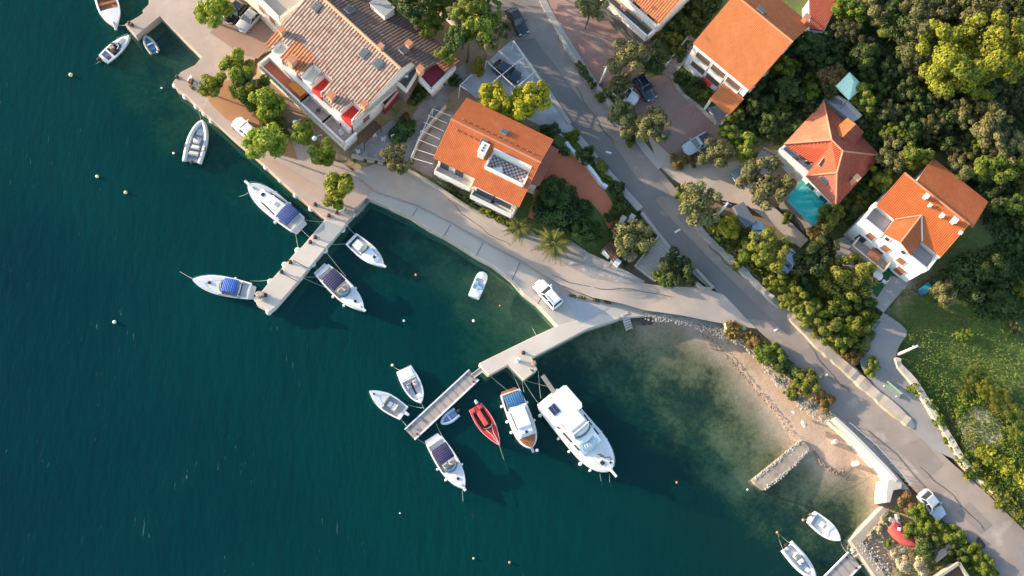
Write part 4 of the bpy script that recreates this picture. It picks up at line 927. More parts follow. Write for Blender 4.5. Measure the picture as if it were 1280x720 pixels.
# ---------- C: house cut by the upper edge
def top_house():
    zb, ze = 5.3, 9.9
    H = House('balcony_house', 'house with an orange roof and two stepped balconies cut by the upper edge', 'house', (770,-22), (825,26), ze, zb); R = H.root
    e = ze - zb; L = H.L; vb = H.uv(885,-28,ze)[1]; vr = vb / 2; r = e + 2.6
    T = lambda u, v: (u, v, r + (e - r) * abs(v - vr) / vr)
    H.roof([[T(-.3, -.2), T(L + .2, -.2), T(L + .2, vr), T(-.3, vr)], [T(-.3, vr), T(L + .2, vr), T(L + .2, vb), T(-.3, vb)]], tilemat('striped_orange_tiles', (.36,.10,.03), (.44,.13,.04), (.58,.24,.11), .32, .40, .5)); H.ridge([(-.3, vr, r), (L + .2, vr, r)])
    H.walls([(0, .2), (L - .1, .2), (L - .1, vb - .2), (0, vb - .2)], e - .3, WHITE)
    mb = MB()
    for du in (-.3, -.1): mb.v += [(L + du, .25, e - .4), (L + du, vb - .25, e - .4), (L + du, vr, r - .2)]
    for f in ((0, 2, 1), (3, 4, 5), (0, 3, 5, 2), (2, 5, 4, 1), (1, 4, 3, 0)): mb.f.append(list(f)); mb.uv.append(None)
    mb.build('gable', WHITE, R)
    v1 = H.uv(822,33,zb + 3.9)[1]; v2 = H.uv(813,42,zb + 3.2)[1]; v2 = min(v2, v1 - 1.5)
    H.floor([(-.3, v1), (L - .1, v1), (L - .1, .2), (-.3, .2)], 3.0, pm('ivory_floor', (.50,.40,.27), (.44,.35,.24), 2, .85, .4), 'balcony_floor', 3.5)
    H.parapet([(-.3, v1), (L, v1), (L, .2)], 2.9, 3.95, .25, name='balcony_parapet')
    H.floor([(-.3, v2), (L - .1, v2), (L - .1, v1 - .1), (-.3, v1 - .1)], 2.2, pm('dark_floor', (.10,.10,.10), (.08,.08,.08), 2, .8), 'balcony_floor', 3.0)
    H.parapet([(-.3, v2), (L, v2), (L, v1)], 2.1, 3.2, .22, name='balcony_parapet')
    for u in (1.2, 3.6, 6): H.window((0, .2), (L, .2), u, 3.05, 1.2, 1.1, name='door', sill=False)
    return H, (v1, v2)
HC, VC = top_house()
# ---------- D: white block with two rows of loggias
def loggia_house():
    zb, ze = 6.0, 11.4
    H = House('loggia_house', 'white house with a pale orange roof and two rows of long shaded loggias', 'house', (869,52), (939,110), ze, zb); R = H.root
    e = ze - zb; L = H.L; vb = H.uv(1015,31,ze)[1]; vr = vb / 2
    zr = min(np.arange(ze + .5, ze + 6, .05), key=lambda z: abs(H.uv(975,39,z)[1] - vr)); r = zr - zb
    T = lambda u, v: (u, v, r + (e - r) * abs(v - vr) / vr)
    H.roof([[T(-.1, -.25), T(L + .1, -.25), T(L + .1, vr), T(-.1, vr)]], T_ORANGE2); H.roof([[T(-.1, vr), T(L + .1, vr), T(L + .1, vb), T(-.1, vb)]], T_ORANGE); H.ridge([(-.1, vr, r), (L + .1, vr, r)])
    H.walls([(.1, .1), (L - .2, .1), (L - .2, vb - .2), (.1, vb - .2)], e - .3, WHITE)
    for u in (.2, L - .35):
        mb = MB()
        for du in (-.1, .1): mb.v += [(u + du, .15, e - .4), (u + du, vb - .25, e - .4), (u + du, vr, r - .2)]
        for f in ((0, 2, 1), (3, 4, 5), (0, 3, 5, 2), (2, 5, 4, 1), (1, 4, 3, 0)): mb.f.append(list(f)); mb.uv.append(None)
        mb.build('gable', WHITE, R)
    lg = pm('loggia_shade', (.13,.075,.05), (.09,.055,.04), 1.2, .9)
    w = (L - 1.6) / 3
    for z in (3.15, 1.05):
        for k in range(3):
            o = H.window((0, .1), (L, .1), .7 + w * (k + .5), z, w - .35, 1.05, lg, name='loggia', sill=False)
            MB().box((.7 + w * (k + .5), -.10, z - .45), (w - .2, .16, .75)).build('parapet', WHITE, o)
    MB().box((L / 2, -.05, e - .55), (L - .2, .3, .45)).build('cornice', WHITE, R)
    p = [H.uv(*x, zb + 2.6) for x in ((889,119),(901,109),(925,129),(911,145))]
    u0, u1 = (p[0][0] + p[1][0]) / 2, (p[2][0] + p[3][0]) / 2; v0, v1 = (p[0][1] + p[3][1]) / 2, -.05
    H.roof([[(u0, v0, 2.35), (u1, v0, 2.35), (u1, v1, 2.9), (u0, v1, 2.9)]], T_ORANGE2, name='porch_roof', th=.2)
    for u in (u0 + .2, u1 - .2): MB().box((u, v0 + .2, .8), (.3, .3, 3.0)).build('porch_column', WHITE, R)
    u, v = H.uv(1010,25,zr); H.chimney(L - .8, vb - .8, e - .3, e + 1.5, .6, .6, CLAY)
    H.skylight(L - 5.2, vr + 1.0, T(0, vr + 1.0)[2] + .1, .9, 1.0, -math.atan2(r - e, vr))
    for v in (2.0, 5.0, 8.0): H.window((L - .2, 0), (L - .2, vb), v, 2.6, 1.0, 1.2, SHUT)
    return H
HD = loggia_house()
H = House('brown_roofed_annex', 'low annex with a red brown roof behind the pale orange roofed house', 'house', (1012,40), (1031,54), 10.5, 7.5)
pp = [H.uv(*x, 10.6) for x in ((1013,36),(1030,38),(1049,0),(1040,-14),(1012,-6))]
H.roof([[(u, v, 3.1) for u, v in ccw(pp)]], T_RED, name='roof', th=.3); H.walls(ccw([(u * .95 + .15, v * .97 + .05) for u, v in pp]), 2.8, WHITE)
# ---------- E: white house with cross gable
def white_house():
    zb = 6.2; zt = zb + 4.6
    H = House('white_house', 'bright white house with a vivid orange roof and a cross gable between two terraces', 'house', (1081,273), (1160,337), zt, zb); R = H.root; L = H.L
    e = 4.95; r = 6.45; ve = H.uv(1097,257,zb + e)[1]; vr = H.uv(1178,254,zb + r)[1]; vb = H.uv(1166,197,zb + e)[1]
    ua, ub = H.uv(1096,256,zb + e)[0], H.uv(1176,322,zb + e)[0]; uc, ud = H.uv(1166,197,zb + e)[0], H.uv(1234,255,zb + e)[0]
    zs = lambda v: r + (e - r) * (abs(v - vr) / (vr - ve) if v < vr else (v - vr) / (vb - vr))
    T = lambda u, v: (u, v, zs(v))
    H.roof([[T(ua, ve), T(ub, ve), T(ub, vr), T(ua, vr)]], tilemat('vivid_orange_tiles', (.50,.115,.02), (.43,.095,.018), (.52,.15,.035), .22, .36, bmp=.55))
    H.roof([[T(uc, vr), T(max(ub, ud) - .05, vr), T(max(ub, ud) - .05, vb), T(uc, vb)]], T_ORANGE)
    H.ridge([(ua, vr, r + .02), (ub, vr, r + .02)], mat=CLAY)
    wl_ = [(ua + .3, ve + .3), (ub - .3, ve + .3), (ub - .3, vb - .3), (max(uc + .3, ua + .3), vb - .3), (max(uc + .3, ua + .3), vr), (ua + .3, vr)]
    H.walls(wl_, e - .35, WHITE)
    for u in (ua + .45, ub - .45):
        mb = MB()
        for du in (-.12, .12): mb.v += [(u + du, ve + .35, e - .5), (u + du, (vb - .4 if u > 1 else vr + .3), e - .5), (u + du, vr, r - .2)]
        for f in ((0, 2, 1), (3, 4, 5), (0, 3, 5, 2), (2, 5, 4, 1), (1, 4, 3, 0)): mb.f.append(list(f)); mb.uv.append(None)
        mb.build('gable', WHITE, R)
    # lower storey standing forward, terraces on top
    H.walls([(0, 0), (L, 0), (L, ve + .28), (0, ve + .28)], 3.55, pm('bright_white_render', (.82,.80,.77), (.78,.76,.73), 1.0, .85, .3), name='front_wall')
    f0 = H.uv(1107,291,zb + 5.0)[0]; f1 = H.uv(1139,318,zb + 5.0)[0]; fm = (f0 + f1) / 2
    for a, b in ((.1, f0 - .05), (f1 + .05, L - .1)): H.floor([(a, .1), (b, .1), (b, ve + .25), (a, ve + .25)], 3.7, GREYROOF)
    H.parapet([(0, ve + .2), (0, 0), (f0, 0)], 3.5, 4.6, .22); H.parapet([(f1, 0), (L, 0), (L, ve + .2)], 3.5, 4.6, .22)
    for u in (.0, L): MB().box((u, ve + .1, 4.2), (.45, .5, 1.3)).build('corner_pier', WHITE, R)
    za = min(np.arange(zb + 4.6, zb + 11, .05), key=lambda z: abs(H.uv(1126,301,z)[1])) - zb; za = max(za, 5.5)
    zg = min(np.arange(zb + 4, zb + 9, .05), key=lambda z: abs(H.uv(1107,291,z)[1])) - zb; zg = min(zg, za - .8)
    va = vr - (r - za) / (r - e) * (vr - ve); vg = ve + max(0.05, (zg - e) / (r - e) * (vr - ve))
    H.roof([[(f0 - .1, -.12, zg), (fm, -.12, za), (fm, va, za), (f0 - .1, vg, zg)], [(fm, -.12, za), (f1 + .1, -.12, zg), (f1 + .1, vg, zg), (fm, va, za)]], T_ORANGE, (0, 1), 'cross_gable_roof')
    H.ridge([(fm, -.15, za + .02), (fm, va, za + .02)], r=.1); H.ridge([(f0 - .1, vg, zg + .05), (fm, va, za + .03)], r=.1, mat=CLAYPALE, name='valley_cap'); H.ridge([(f1 + .1, vg, zg + .05), (fm, va, za + .03)], r=.1, mat=METALW, name='valley_flashing')
    mb = MB(); pts = [(f0, zg - .1), (f0, 3.5), (f1, 3.5), (f1, zg - .1), (fm, za - .12)]
    k = len(pts)
    for v in (.02, ve + .4): mb.v += [(u, v, z) for u, z in pts]
    mb.f.append(list(range(k))[::1]); mb.f.append([k + j for j in range(k)][::-1]); mb.uv += [None, None]
    for j in range(k): mb.f.append([j, k + j, k + (j + 1) % k, (j + 1) % k]); mb.uv.append(None)
    mb.build('cross_gable', WHITE, R)
    for u, z in ((f0 + .7, 4.0), (f1 - .7, 4.0)): H.window((0, 0), (L, 0), u, z, .5, .6, GREYDK, sill=False)
    for u, z in ((L * .23, 2.0), (L * .47, 2.0), (L * .72, 2.0)): H.window((0, 0), (L, 0), u, z, .95, 1.15, SHUT)
    for u in (L * .18, L * .45, L * .82): H.window((0, 0), (L, 0), u, 0.0, 1.1, 1.5, SHUT if u > L * .7 else None)
    # veranda of the ground floor
    H.floor([(L * .15, -1.6), (L * .66, -1.6), (L * .66, -.02), (L * .15, -.02)], .35, SIDEW, 'veranda_floor', .6); H.parapet([(L * .15, -.05), (L * .15, -1.6), (L * .66, -1.6), (L * .66, -.05)], .3, 1.1, .14, CREAM, 'veranda_parapet')
    H.floor([(L * .36, -1.5), (L * .52, -1.5), (L * .52, -.05), (L * .36, -.05)], 1.15, SHUT, 'veranda_awning', .06)
    for px, hg, w_ in (((1157,246), .5, .4), ((1163,256), .3, .25), ((1178,269), .4, .35), ((1192,276), .6, .5), ((1202,290), .25, .25)):
        u, v = H.uv(*px, zb + r); v = min(v, vr - .4); H.chimney(u, v, zs(v) - .4, zs(v) + hg, w_, w_, WHITE)
    for v in (1.5, 4.0, 6.5): H.window((ub - .3, ve), (ub - .3, vb), v, 2.0, 1.0, 1.2, SHUT)
    return H
HE = white_house()
# ---------- F: hip roofed house with the pool
def hip_house():
    zb, ze = 6.3, 9.0
    H = House('hip_roofed_house', 'house with a red hipped roof, small dormer and white corner terrace beside the pool', 'house', (1007,220), (1045,257), ze, zb); R = H.root; e = ze - zb
    Q = lambda px, py, z: (*H.uv(px, py, zb + z), z)
    top, lef, rig, bot, notch, inn = Q(1029.5,126,e), Q(980,180,e), Q(1102,195,e), Q(1045,258,e), Q(1007,220,e), Q(1018,205,e)
    p1, p2, p3 = Q(1039.5,175,e + 2.9), Q(1053.5,189,e + 2.9), Q(1046,216,e + 2.2)
    fr = np.array(lef); H.roof([[lef, p1, top]], tilemat('pale_red_tiles', (.50,.145,.075), (.43,.12,.065), (.56,.23,.14), .22, .36, bmp=.5), np.array(top)[:2] - np.array(lef)[:2], 'roof')  # sunlight put into the colours: paler tiles on lit faces, darker red elsewhere
    H.roof([[p1, p2, rig, top]], T_RED, np.array(rig)[:2] - np.array(top)[:2], 'roof')
    H.roof([[lef, inn, notch, p3, p2, p1]], tilemat('coral_tiles', (.46,.085,.035), (.40,.07,.03), (.50,.14,.07), .22, .36, .2), np.array(notch)[:2] - np.array(lef)[:2], 'roof')
    H.roof([[notch, bot, p3]], tilemat('lit_red_tiles', (.46,.13,.08), (.38,.11,.07), (.48,.2,.13), .22, .36, bmp=.5), np.array(bot)[:2] - np.array(notch)[:2], 'roof')
    H.roof([[bot, rig, p2, p3]], T_RED, np.array(rig)[:2] - np.array(bot)[:2], 'roof')
    for a, b in ((top, p1), (lef, p1), (p1, p2), (p2, rig), (p2, p3), (p3, bot), (notch, p3)): H.ridge([(a[0], a[1], a[2] + .04), (b[0], b[1], b[2] + .04)], r=.11, mat=CLAY)
    c = np.mean([top, lef, rig, bot], 0); sh = lambda p: (c[0] + (p[0] - c[0]) * .95, c[1] + (p[1] - c[1]) * .95)
    H.walls(ccw([sh(top), sh(lef), sh(inn), sh(notch), sh(bot), sh(rig)]), e - .25, WHITE)
    tp = [Q(973,190,e - .9), Q(983,181,e - .9), Q(1019,205,e - .9), Q(1008,220,e - .9)]; t2 = [p[:2] for p in tp]
    H.floor(ccw(t2), e - .9, pm('pale_terrace', (.55,.54,.53), (.48,.47,.46), 2, .85, .4), 'terrace_floor', 4.5); H.parapet([t2[1], t2[0], t2[3]], e - 1.0, e - .05, .3, name='terrace_parapet')
    H.parapet([t2[2], Q(1030,192,e)[:2]], e - .9, e + .9, .3, name='chimney_wall')
    a, b, cc, d = Q(1059,147,e + 1.3), Q(1040,164,e + 1.3), Q(1080,165,e + 1.3), Q(1064,186,e + 1.3); g0, g1 = Q(1070,155,e + 2.1), Q(1053,172,e + 2.1)
    H.roof([[a, b, g1, g0]], T_ORANGE2, np.array(b)[:2] - np.array(a)[:2], 'dormer_roof'); H.roof([[g0, g1, d, cc]], T_RED, np.array(b)[:2] - np.array(a)[:2], 'dormer_roof')  # dormer slopes coloured as lit and shaded: light orange and red
    H.walls(ccw([a[:2], b[:2], d[:2], cc[:2]]), e + 1.2, WHITE, e - .5, 'dormer')
    st = [Q(1029,122,1.9), Q(1036,118,1.9), Q(1058,131,1.9), Q(1074,148,1.9), Q(1067,152,1.9), Q(1048,138,1.9)]; H.floor(ccw([p[:2] for p in st]), 1.9, pm('bluish_white_stair', (.62,.63,.64), (.5,.51,.52), 2, .8), 'stair_landing', 3.5)
    H.parapet([p[:2] for p in st[1:4]], 1.8, 2.6, .2, name='stair_parapet')
    mb = MB(); k0, k1 = np.array(st[0]), np.array(st[2])
    for k in range(10):
        t = k / 10; p = k0 + (k1 - k0) * t * .8; mb.box((p[0], p[1] + .1, 1.95 + .03 * k), (.12, 1.0, .1), math.atan2(*(k1 - k0)[1::-1]))
    mb.build('stair', STONE, R)
    n_ = np.array(p3) - np.array(notch)
    for px, m_ in (((1032,207), None), ((1031,224), 1)):
        u, v, z = Q(*px, e + .9); o = H.skylight(u, v, z + (.15 if m_ else .1), 1.6 if not m_ else .9, 1.2 if not m_ else .9, .35)
        if not m_: o.rotation_euler = (.1, .35, .2)
    u, v, z = Q(1067,226,e + .9); H.chimney(u, v, z - .8, z + .9, .6, .6, CLAYPALE)
    for k in (1.5, 4.2, 7.0, 9.0): H.window(sh(bot), sh(rig), k, .8, 1.0, 1.1)
    for k in (1.3, 3.4): H.window(sh(notch), sh(bot), k, 1.1, 1.1, .9)
    return H
HF = hip_house()
# ---------- the corner of a cream building at the upper edge
H = House('cream_building', 'corner of a cream coloured building with a walled roof terrace at the upper edge', 'house', (318,-6), (350,26), 6.2, 1.4)
w_ = H.uv(380,-4,6.2)[1]; H.walls([(-4, 0), (H.L, 0), (H.L, w_), (-4, w_)], 4.6, CREAM); H.floor([(-4, .1), (H.L - .1, .1), (H.L - .1, w_ - .1), (-4, w_ - .1)], 4.72, pm('beige_roof', (.50,.42,.31), (.44,.37,.28), 2, .9), 'roof_terrace')
H.parapet([(-4, 0), (H.L, 0), (H.L, w_), (-4, w_)], 4.5, 5.4, .3, CREAM)
for u in (1.0, 3.0): H.window((0, 0), (H.L, 0), u, 2.4, 1.0, 1.3, SHUT)
H.window((H.L, 0), (H.L, w_), 1.8, 2.4, 1.6, 1.3)
# ---------- small stone shed at the lower edge
H = House('stone_shed', 'small dark roofed stone shed at the lower edge among bright bushes', 'shed', (1172,722), (1199,704), 4.4, 2.6)
H.walls([(0, -1.9), (H.L, -1.9), (H.L, 0), (0, 0)], 1.5, STONE); H.floor([(.3, -1.7), (H.L - .2, -1.7), (H.L - .2, -.2), (.3, -.2)], 1.56, WOODB, 'roof', .1)
H.parapet([(0, -1.9), (0, 0), (H.L, 0), (H.L, -1.9)], 1.4, 1.9, .3, STONE)
wall_line('concrete_ramp', [(1166,699),(1180,688),(1199,672)], .8, .5, SIDEW, 'narrow pale concrete strip crossing the bushes at the lower right', 'wall', False)
# ---------- swimming pool
def pool():
    c = [G(*x) for x in ((1006,223),(1041,257),(1017,281),(983,248))]; z = 7.6; pl = [P(*x, z) for x in ((1006,223),(1041,257),(1017,281),(983,248))]
    o = pl[0]; t = empty('swimming_pool', (o[0], o[1], 5.6), 0, 'turquoise swimming pool on a raised deck below the hipped roof', 'pool')
    lp = [(p[0] - o[0], p[1] - o[1]) for p in pl]
    MB().prism(lp, -1, z - 5.6 - .25).build('basin', pm('pool_base', (.20,.17,.15), (.13,.11,.10), 1.2, .9, .5), t)
    m, nt, n, l, b = newmat('pool_water'); p = wpos(nt); mp = N(nt, 'ShaderNodeMapping'); mp.inputs['Rotation'].default_value = (0, 0, .5); mp.inputs['Scale'].default_value = (.6, 2.2, 1); l.new(p, mp.inputs[0])
    l.new(mixc(nt, ramp(nt, noise(nt, .7, 4, mp.outputs[0]), .5, .72), (.008,.36,.31), (.16,.54,.44)), b.inputs['Base Color']); b.inputs['Roughness'].default_value = .12
    MB().prism([(a * .985 + .05, b_ * .985 - .05) for a, b_ in lp], z - 5.6 - .24, z - 5.6 - .08).build('water_surface', m, t)
    mb = MB()
    for a, b_ in zip(lp, lp[1:] + lp[:1]): mb.bar((a[0], a[1], z - 5.75), (b_[0], b_[1], z - 5.75), .25, .22)
    mb.build('coping', pm('teal_edge', (.06,.30,.26), (.10,.34,.28), 2, .7), t)
pool()
# pavilion
def pavilion():
    z = 11.2; c = [P(*x, z) for x in ((1045,107),(1062,90),(1080,108),(1062,124))]; o = sum(c) / 4; t = empty('pavilion', (o[0], o[1], 8.6), 0, 'pale mint green pyramid canopy among the dark trees', 'pavilion')
    q = [rel(t, p) for p in c]; ap = (0, 0, z - 8.6 + 1.0); mb = MB()
    m = pm('mint_canvas', (.42,.66,.55), (.38,.60,.50), 2, .8, .6)
    for a, b in zip(q, q[1:] + q[:1]): mb.face([a, b, ap][::-1] if False else [b, a, ap][::-1]); mb.face([a, b, (b[0], b[1], b[2] - .25), (a[0], a[1], a[2] - .25)])
    mb.build('canopy', m, t)
    for a in q: MB().tube([(a[0] * .94, a[1] * .94, 0), (a[0] * .94, a[1] * .94, a[2])], .06, 6).build('post', STEEL, t)
pavilion()
# ================================================================== PLANTS
LEAF = {
 'plane': leafmat('plane_leaves', (.085,.15,.014), (.18,.23,.022), (.27,.28,.03), .35),
 'olive': leafmat('olive_leaves', (.07,.08,.025), (.14,.14,.048), (.19,.18,.065), .2),
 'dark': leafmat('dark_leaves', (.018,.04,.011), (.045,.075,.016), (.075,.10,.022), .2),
 'citrus': leafmat('citrus_leaves', (.045,.085,.012), (.11,.15,.018), (.18,.19,.022), .3),
 'yellow': leafmat('yellow_leaves', (.17,.19,.015), (.34,.32,.02), (.44,.40,.03), .35),
 'rust': leafmat('rust_leaves', (.13,.065,.022), (.14,.12,.035), (.20,.12,.04), .25),
 'pine': leafmat('pine_needles', (.085,.115,.012), (.18,.19,.018), (.25,.235,.022), .3),
 'brown': leafmat('brown_leaves', (.04,.05,.018), (.08,.082,.03), (.125,.115,.04), .2),
 'vine': leafmat('vine_leaves', (.016,.045,.016), (.032,.075,.02), (.07,.125,.025), .25),
 'grass': leafmat('grass_blades', (.045,.095,.014), (.09,.14,.022), (.14,.17,.03), .3),
 'dry': leafmat('dry_grass', (.38,.32,.20), (.50,.43,.30), (.40,.34,.20), .2),
 'agave': leafmat('agave_leaves', (.20,.25,.20), (.27,.31,.26), (.32,.34,.28), .05)}
def leaf_quads(cen, nrm, size, rg, asp=1.5):
    n = len(cen); r = rg.normal(size=(n, 3)); t = np.cross(nrm, r); t /= np.linalg.norm(t, axis=1)[:, None] + 1e-9; b = np.cross(nrm, t)
    s = size[:, None]; a = t * s * asp * .5; c = b * s * .5
    v = np.stack([cen - a, cen - c * .9 + a * .05, cen + a, cen + c * .9 + a * .05], 1).reshape(-1, 3)
    f = np.arange(n * 4).reshape(n, 4)
    return v, f
def crown_mesh(name, mat, n, lobes, leaf, seed, flat=.8, spread=.6, lr=(.30, .46), droop=0.0, floor=None):
    rg = np.random.default_rng(seed); C = []; K = []; R = []
    for i in range(lobes):
        d = rg.normal(size=3); d /= np.linalg.norm(d); d[2] = d[2] * .8 + .12
        C.append(d * spread * rg.uniform(.75, 1.12)); R.append(rg.uniform(*lr))
    C.append(np.zeros(3)); R.append(.46)
    C = np.array(C); R = np.array(R); w = R ** 2 / (R ** 2).sum(); k = rg.choice(len(C), n, p=w)
    d = rg.normal(size=(n, 3)); d /= np.linalg.norm(d, axis=1)[:, None]
    rr = rg.uniform(.55, 1.0, n) ** .5 * (1 + .22 * rg.normal(size=n).clip(-1, 1.6) * .5)
    p = C[k] + d * (R[k] * rr)[:, None]; p[:, 2] *= flat
    if floor is not None: p[:, 2] = np.where(p[:, 2] < floor, floor + rg.uniform(0, .15, n), p[:, 2])
    nr = d * 1.0 + rg.normal(size=(n, 3)) * .30 + np.array([0, 0, .25]); nr /= np.linalg.norm(nr, axis=1)[:, None]
    v, f = leaf_quads(p, nr, leaf * rg.uniform(.6, 1.5, n), rg)
    me = bpy.data.meshes.new(name); me.from_pydata(v.tolist(), [], f.tolist()); me.update(); me.materials.append(mat); return me
SPEC = {  # leaves, lobes, leaf size (of the radius), flatness, spread, lobe radius, kind, trunk?
 'plane': (2600, 18, .115, .85, .76, (.17, .36)), 'olive': (3200, 24, .085, .85, .80, (.14, .30)), 'dark': (2400, 18, .10, .8, .78, (.15, .38)),
 'citrus': (2600, 20, .10, .82, .78, (.15, .35)), 'yellow': (2200, 16, .12, .75, .68, (.22, .36)), 'rust': (2200, 14, .10, .75, .64, (.24, .38)),
 'pine': (6500, 40, .065, .85, .85, (.11, .24)), 'brown': (3000, 26, .08, .85, .82, (.13, .29)), 'grass': (900, 9, .13, .5, .6, (.25, .4)), 'dry': (900, 9, .12, .45, .6, (.25, .4)), 'vine': (7000, 26, .055, .30, .70, (.20, .34)), 'conical': (5200, 40, .07, .95, .78, (.13, .22))}
LEAF['conical'] = LEAF['citrus_b'] = leafmat('clumped_leaves', (.075,.105,.014), (.16,.18,.026), (.23,.225,.036), .3)
_proto = {}
def proto(sp, var):
    k = (sp, var)
    if k not in _proto:
        n, lo, lf, fl, spd, lr = SPEC[sp]; n = int(n * 1.6); lf *= .78; lo = lo + (var - 2) * 2; _proto[k] = crown_mesh('crown_' + sp, LEAF[sp], n, lo, lf, hash((len(sp), var, ord(sp[0]))) % 9999, fl, spd, lr)
    return _proto[k]
_trunk = {}
def trunk_mesh(var):
    if var not in _trunk:
        rnd = random.Random(var); mb = MB(); j = lambda s: rnd.uniform(-s, s)
        m = (j(.05), j(.05), .5); mb.tube([(0, 0, -.15), (j(.02), j(.02), .2), m], .05, 7, .034)
        for k in range(5):
            a = k * 1.26 + j(.4); q = (m[0] + math.cos(a) * .14, m[1] + math.sin(a) * .14, .68 + j(.06)); mb.tube([m, q, (q[0] + math.cos(a) * .14, q[1] + math.sin(a) * .14, .86 + j(.08))], .026, 5, .008)
        me = bpy.data.meshes.new('trunk'); me.from_pydata(mb.v, [], mb.f); me.update(); me.materials.append(BARK); _trunk[var] = me
    return _trunk[var]
PR = random.Random(11); _cnt = [0]
def mpp(px, py, z): return float(np.linalg.norm(P(px + 1, py, z) - P(px, py, z)))
def plant(px, py, rpx, sp, label, name='tree', h=None, group=None, sq=1.0, sy=1.0, ang=None, cat=None):
    _cnt[0] += 1; g0 = hh(*P2(px, py, 4)); R = 1.14 * rpx * mpp(px, py, g0 + 3)
    if h is None: h = max(1.0, R * (2.1 if name != 'shrub' else 1.15))
    zc = h - R * .78 * sq if name != 'shrub' else R * .45
    zc = max(zc, R * .35)
    g = G(px, py, zc); a = PR.uniform(0, 6.28) if ang is None else ang
    cat = cat or ('shrub' if name == 'shrub' else 'tree')
    t = empty(name, g, 0, label, cat, group)
    o = bpy.data.objects.new('crown' if name != 'shrub' else 'foliage', proto(sp, PR.randrange(5))); COL.objects.link(o); o.parent = t; o.location = (0, 0, zc); o.rotation_euler = (0, 0, a); o.scale = (R, R * sy * PR.uniform(.82, 1.12), R * sq * PR.uniform(.85, 1.15))
    k = bpy.data.objects.new('trunk' if name != 'shrub' else 'stem', trunk_mesh(PR.randrange(4))); COL.objects.link(k); k.parent = t; k.scale = (max(R, 1.2) * 1.3, max(R, 1.2) * 1.3, zc * 1.1 + .2); k.rotation_euler = (0, 0, a)
    return t
def palm(px, py, rpx, h, label):
    R = rpx * mpp(px, py, 2 + h); g = G(px, py, h); t = empty('palm_tree', g, 0, label, 'palm'); rg = np.random.default_rng(int(px)); rnd = random.Random(int(px))
    V, F = [], []; m = 0
    for k in range(30):
        a = k * 2.399 + rnd.uniform(-.2, .2); el = rnd.uniform(.15, 1.15); L = R * rnd.uniform(.85, 1.1)
        ax = np.array([math.cos(a), math.sin(a), 0]); sd_ = np.array([-ax[1], ax[0], 0])
        pp = lambda s: ax * L * (s * (.45 + .55 * math.cos(el * (1 - s * .3)))) + np.array([0, 0, L * (math.sin(el) * s - .95 * s * s * .8)])
        for i in range(14):
            s = .12 + .88 * i / 13; p = pp(s); w = L * .20 * math.sin(min(1, s * 1.15) * math.pi * .86 + .25) + .05
            for e in (-1, 1):
                tip = p + sd_ * e * w + ax * w * .55 - np.array([0, 0, w * .35]); q = p + ax * L * .055
                V += [p, q, tip + ax * .02, tip]; F.append([m, m + 1, m + 2, m + 3]); m += 4
    me = bpy.data.meshes.new('crown'); me.from_pydata([tuple(v) for v in V], [], F); me.update(); me.materials.append(LEAF['palm']); o = bpy.data.objects.new('crown', me); COL.objects.link(o); o.parent = t; o.location = (0, 0, h)
    MB().tube([(0, 0, -.3), (.05, .03, h * .5), (0, 0, h)], .24, 9, .19).build('trunk', BARK, t, True)
LEAF['palm'] = leafmat('palm_fronds', (.06,.085,.015), (.13,.14,.025), (.20,.18,.035), .25)
def hedge(px, w, h, sp, label, name='hedge', dens=70, leaf=.30, sm=True, cat='hedge'):
    """leafy strip following a pixel polyline"""
    pts = [G(a, b, h * .6) for a, b in (smooth_px(px, 3) if sm else px)]; rg = np.random.default_rng(int(px[0][0] * 7 + px[0][1]))
    c = pts[0]; L = [0]
    for a, b in zip(pts, pts[1:]): L.append(L[-1] + np.hypot(*(b - a)[:2]))
    n = int(L[-1] * w * dens * 1.2 / (leaf / .3) ** 2); s = rg.uniform(0, L[-1], n); i = np.clip(np.searchsorted(L, s) - 1, 0, len(pts) - 2); A = np.array(pts); La = np.array(L)
    t = (s - La[i]) / np.maximum(La[i + 1] - La[i], 1e-6); base = A[i] + (A[i + 1] - A[i]) * t[:, None]; d = A[i + 1] - A[i]; d /= np.linalg.norm(d, axis=1)[:, None]; nn = np.stack([-d[:, 1], d[:, 0], np.zeros(n)], 1)
    wob = .75 + .35 * np.sin(s * 1.9 + rg.uniform(0, 6)) * np.sin(s * .7 + 1) + .12 * np.sin(s * 5.3)
    th = rg.uniform(-.25, math.pi + .25, n); r = rg.uniform(.6, 1.05, n) ** .6 * wob
    out = nn * np.cos(th)[:, None] * .9 + np.array([0, 0, 1]) * np.sin(th)[:, None]
    p = base - c + nn * (np.cos(th) * r * w / 2)[:, None]; p[:, 2] += np.maximum(.05, h * .35 + np.sin(th) * r * h * .65) + rg.normal(size=n) * .08
    nr = out * .8 + rg.normal(size=(n, 3)) * .5 + np.array([0, 0, .3]); nr /= np.linalg.norm(nr, axis=1)[:, None]
    v, f = leaf_quads(p, nr, leaf * rg.uniform(.6, 1.5, n), rg); me = bpy.data.meshes.new(name); me.from_pydata(v.tolist(), [], f.tolist()); me.update(); me.materials.append(LEAF[sp])
    o = bpy.data.objects.new(name, me); COL.objects.link(o); o.location = c; return tag(o, label, cat)
TALL = {(521,12): 9, (556,8): 11, (590,30): 11, (610,48): 10, (568,48): 10, (560,66): 7.5, (628,36): 9, (574,16): 10, (585,4): 12, (612,22): 10, (536,30): 7, (784,70): 7, (819,72): 5.0, (792,297): 5, (845,332): 4.5, (1059,348): 5.0, (1208,350): 4.0, (741,7): 7, (295,87): 5.0, (332,127): 5.0}
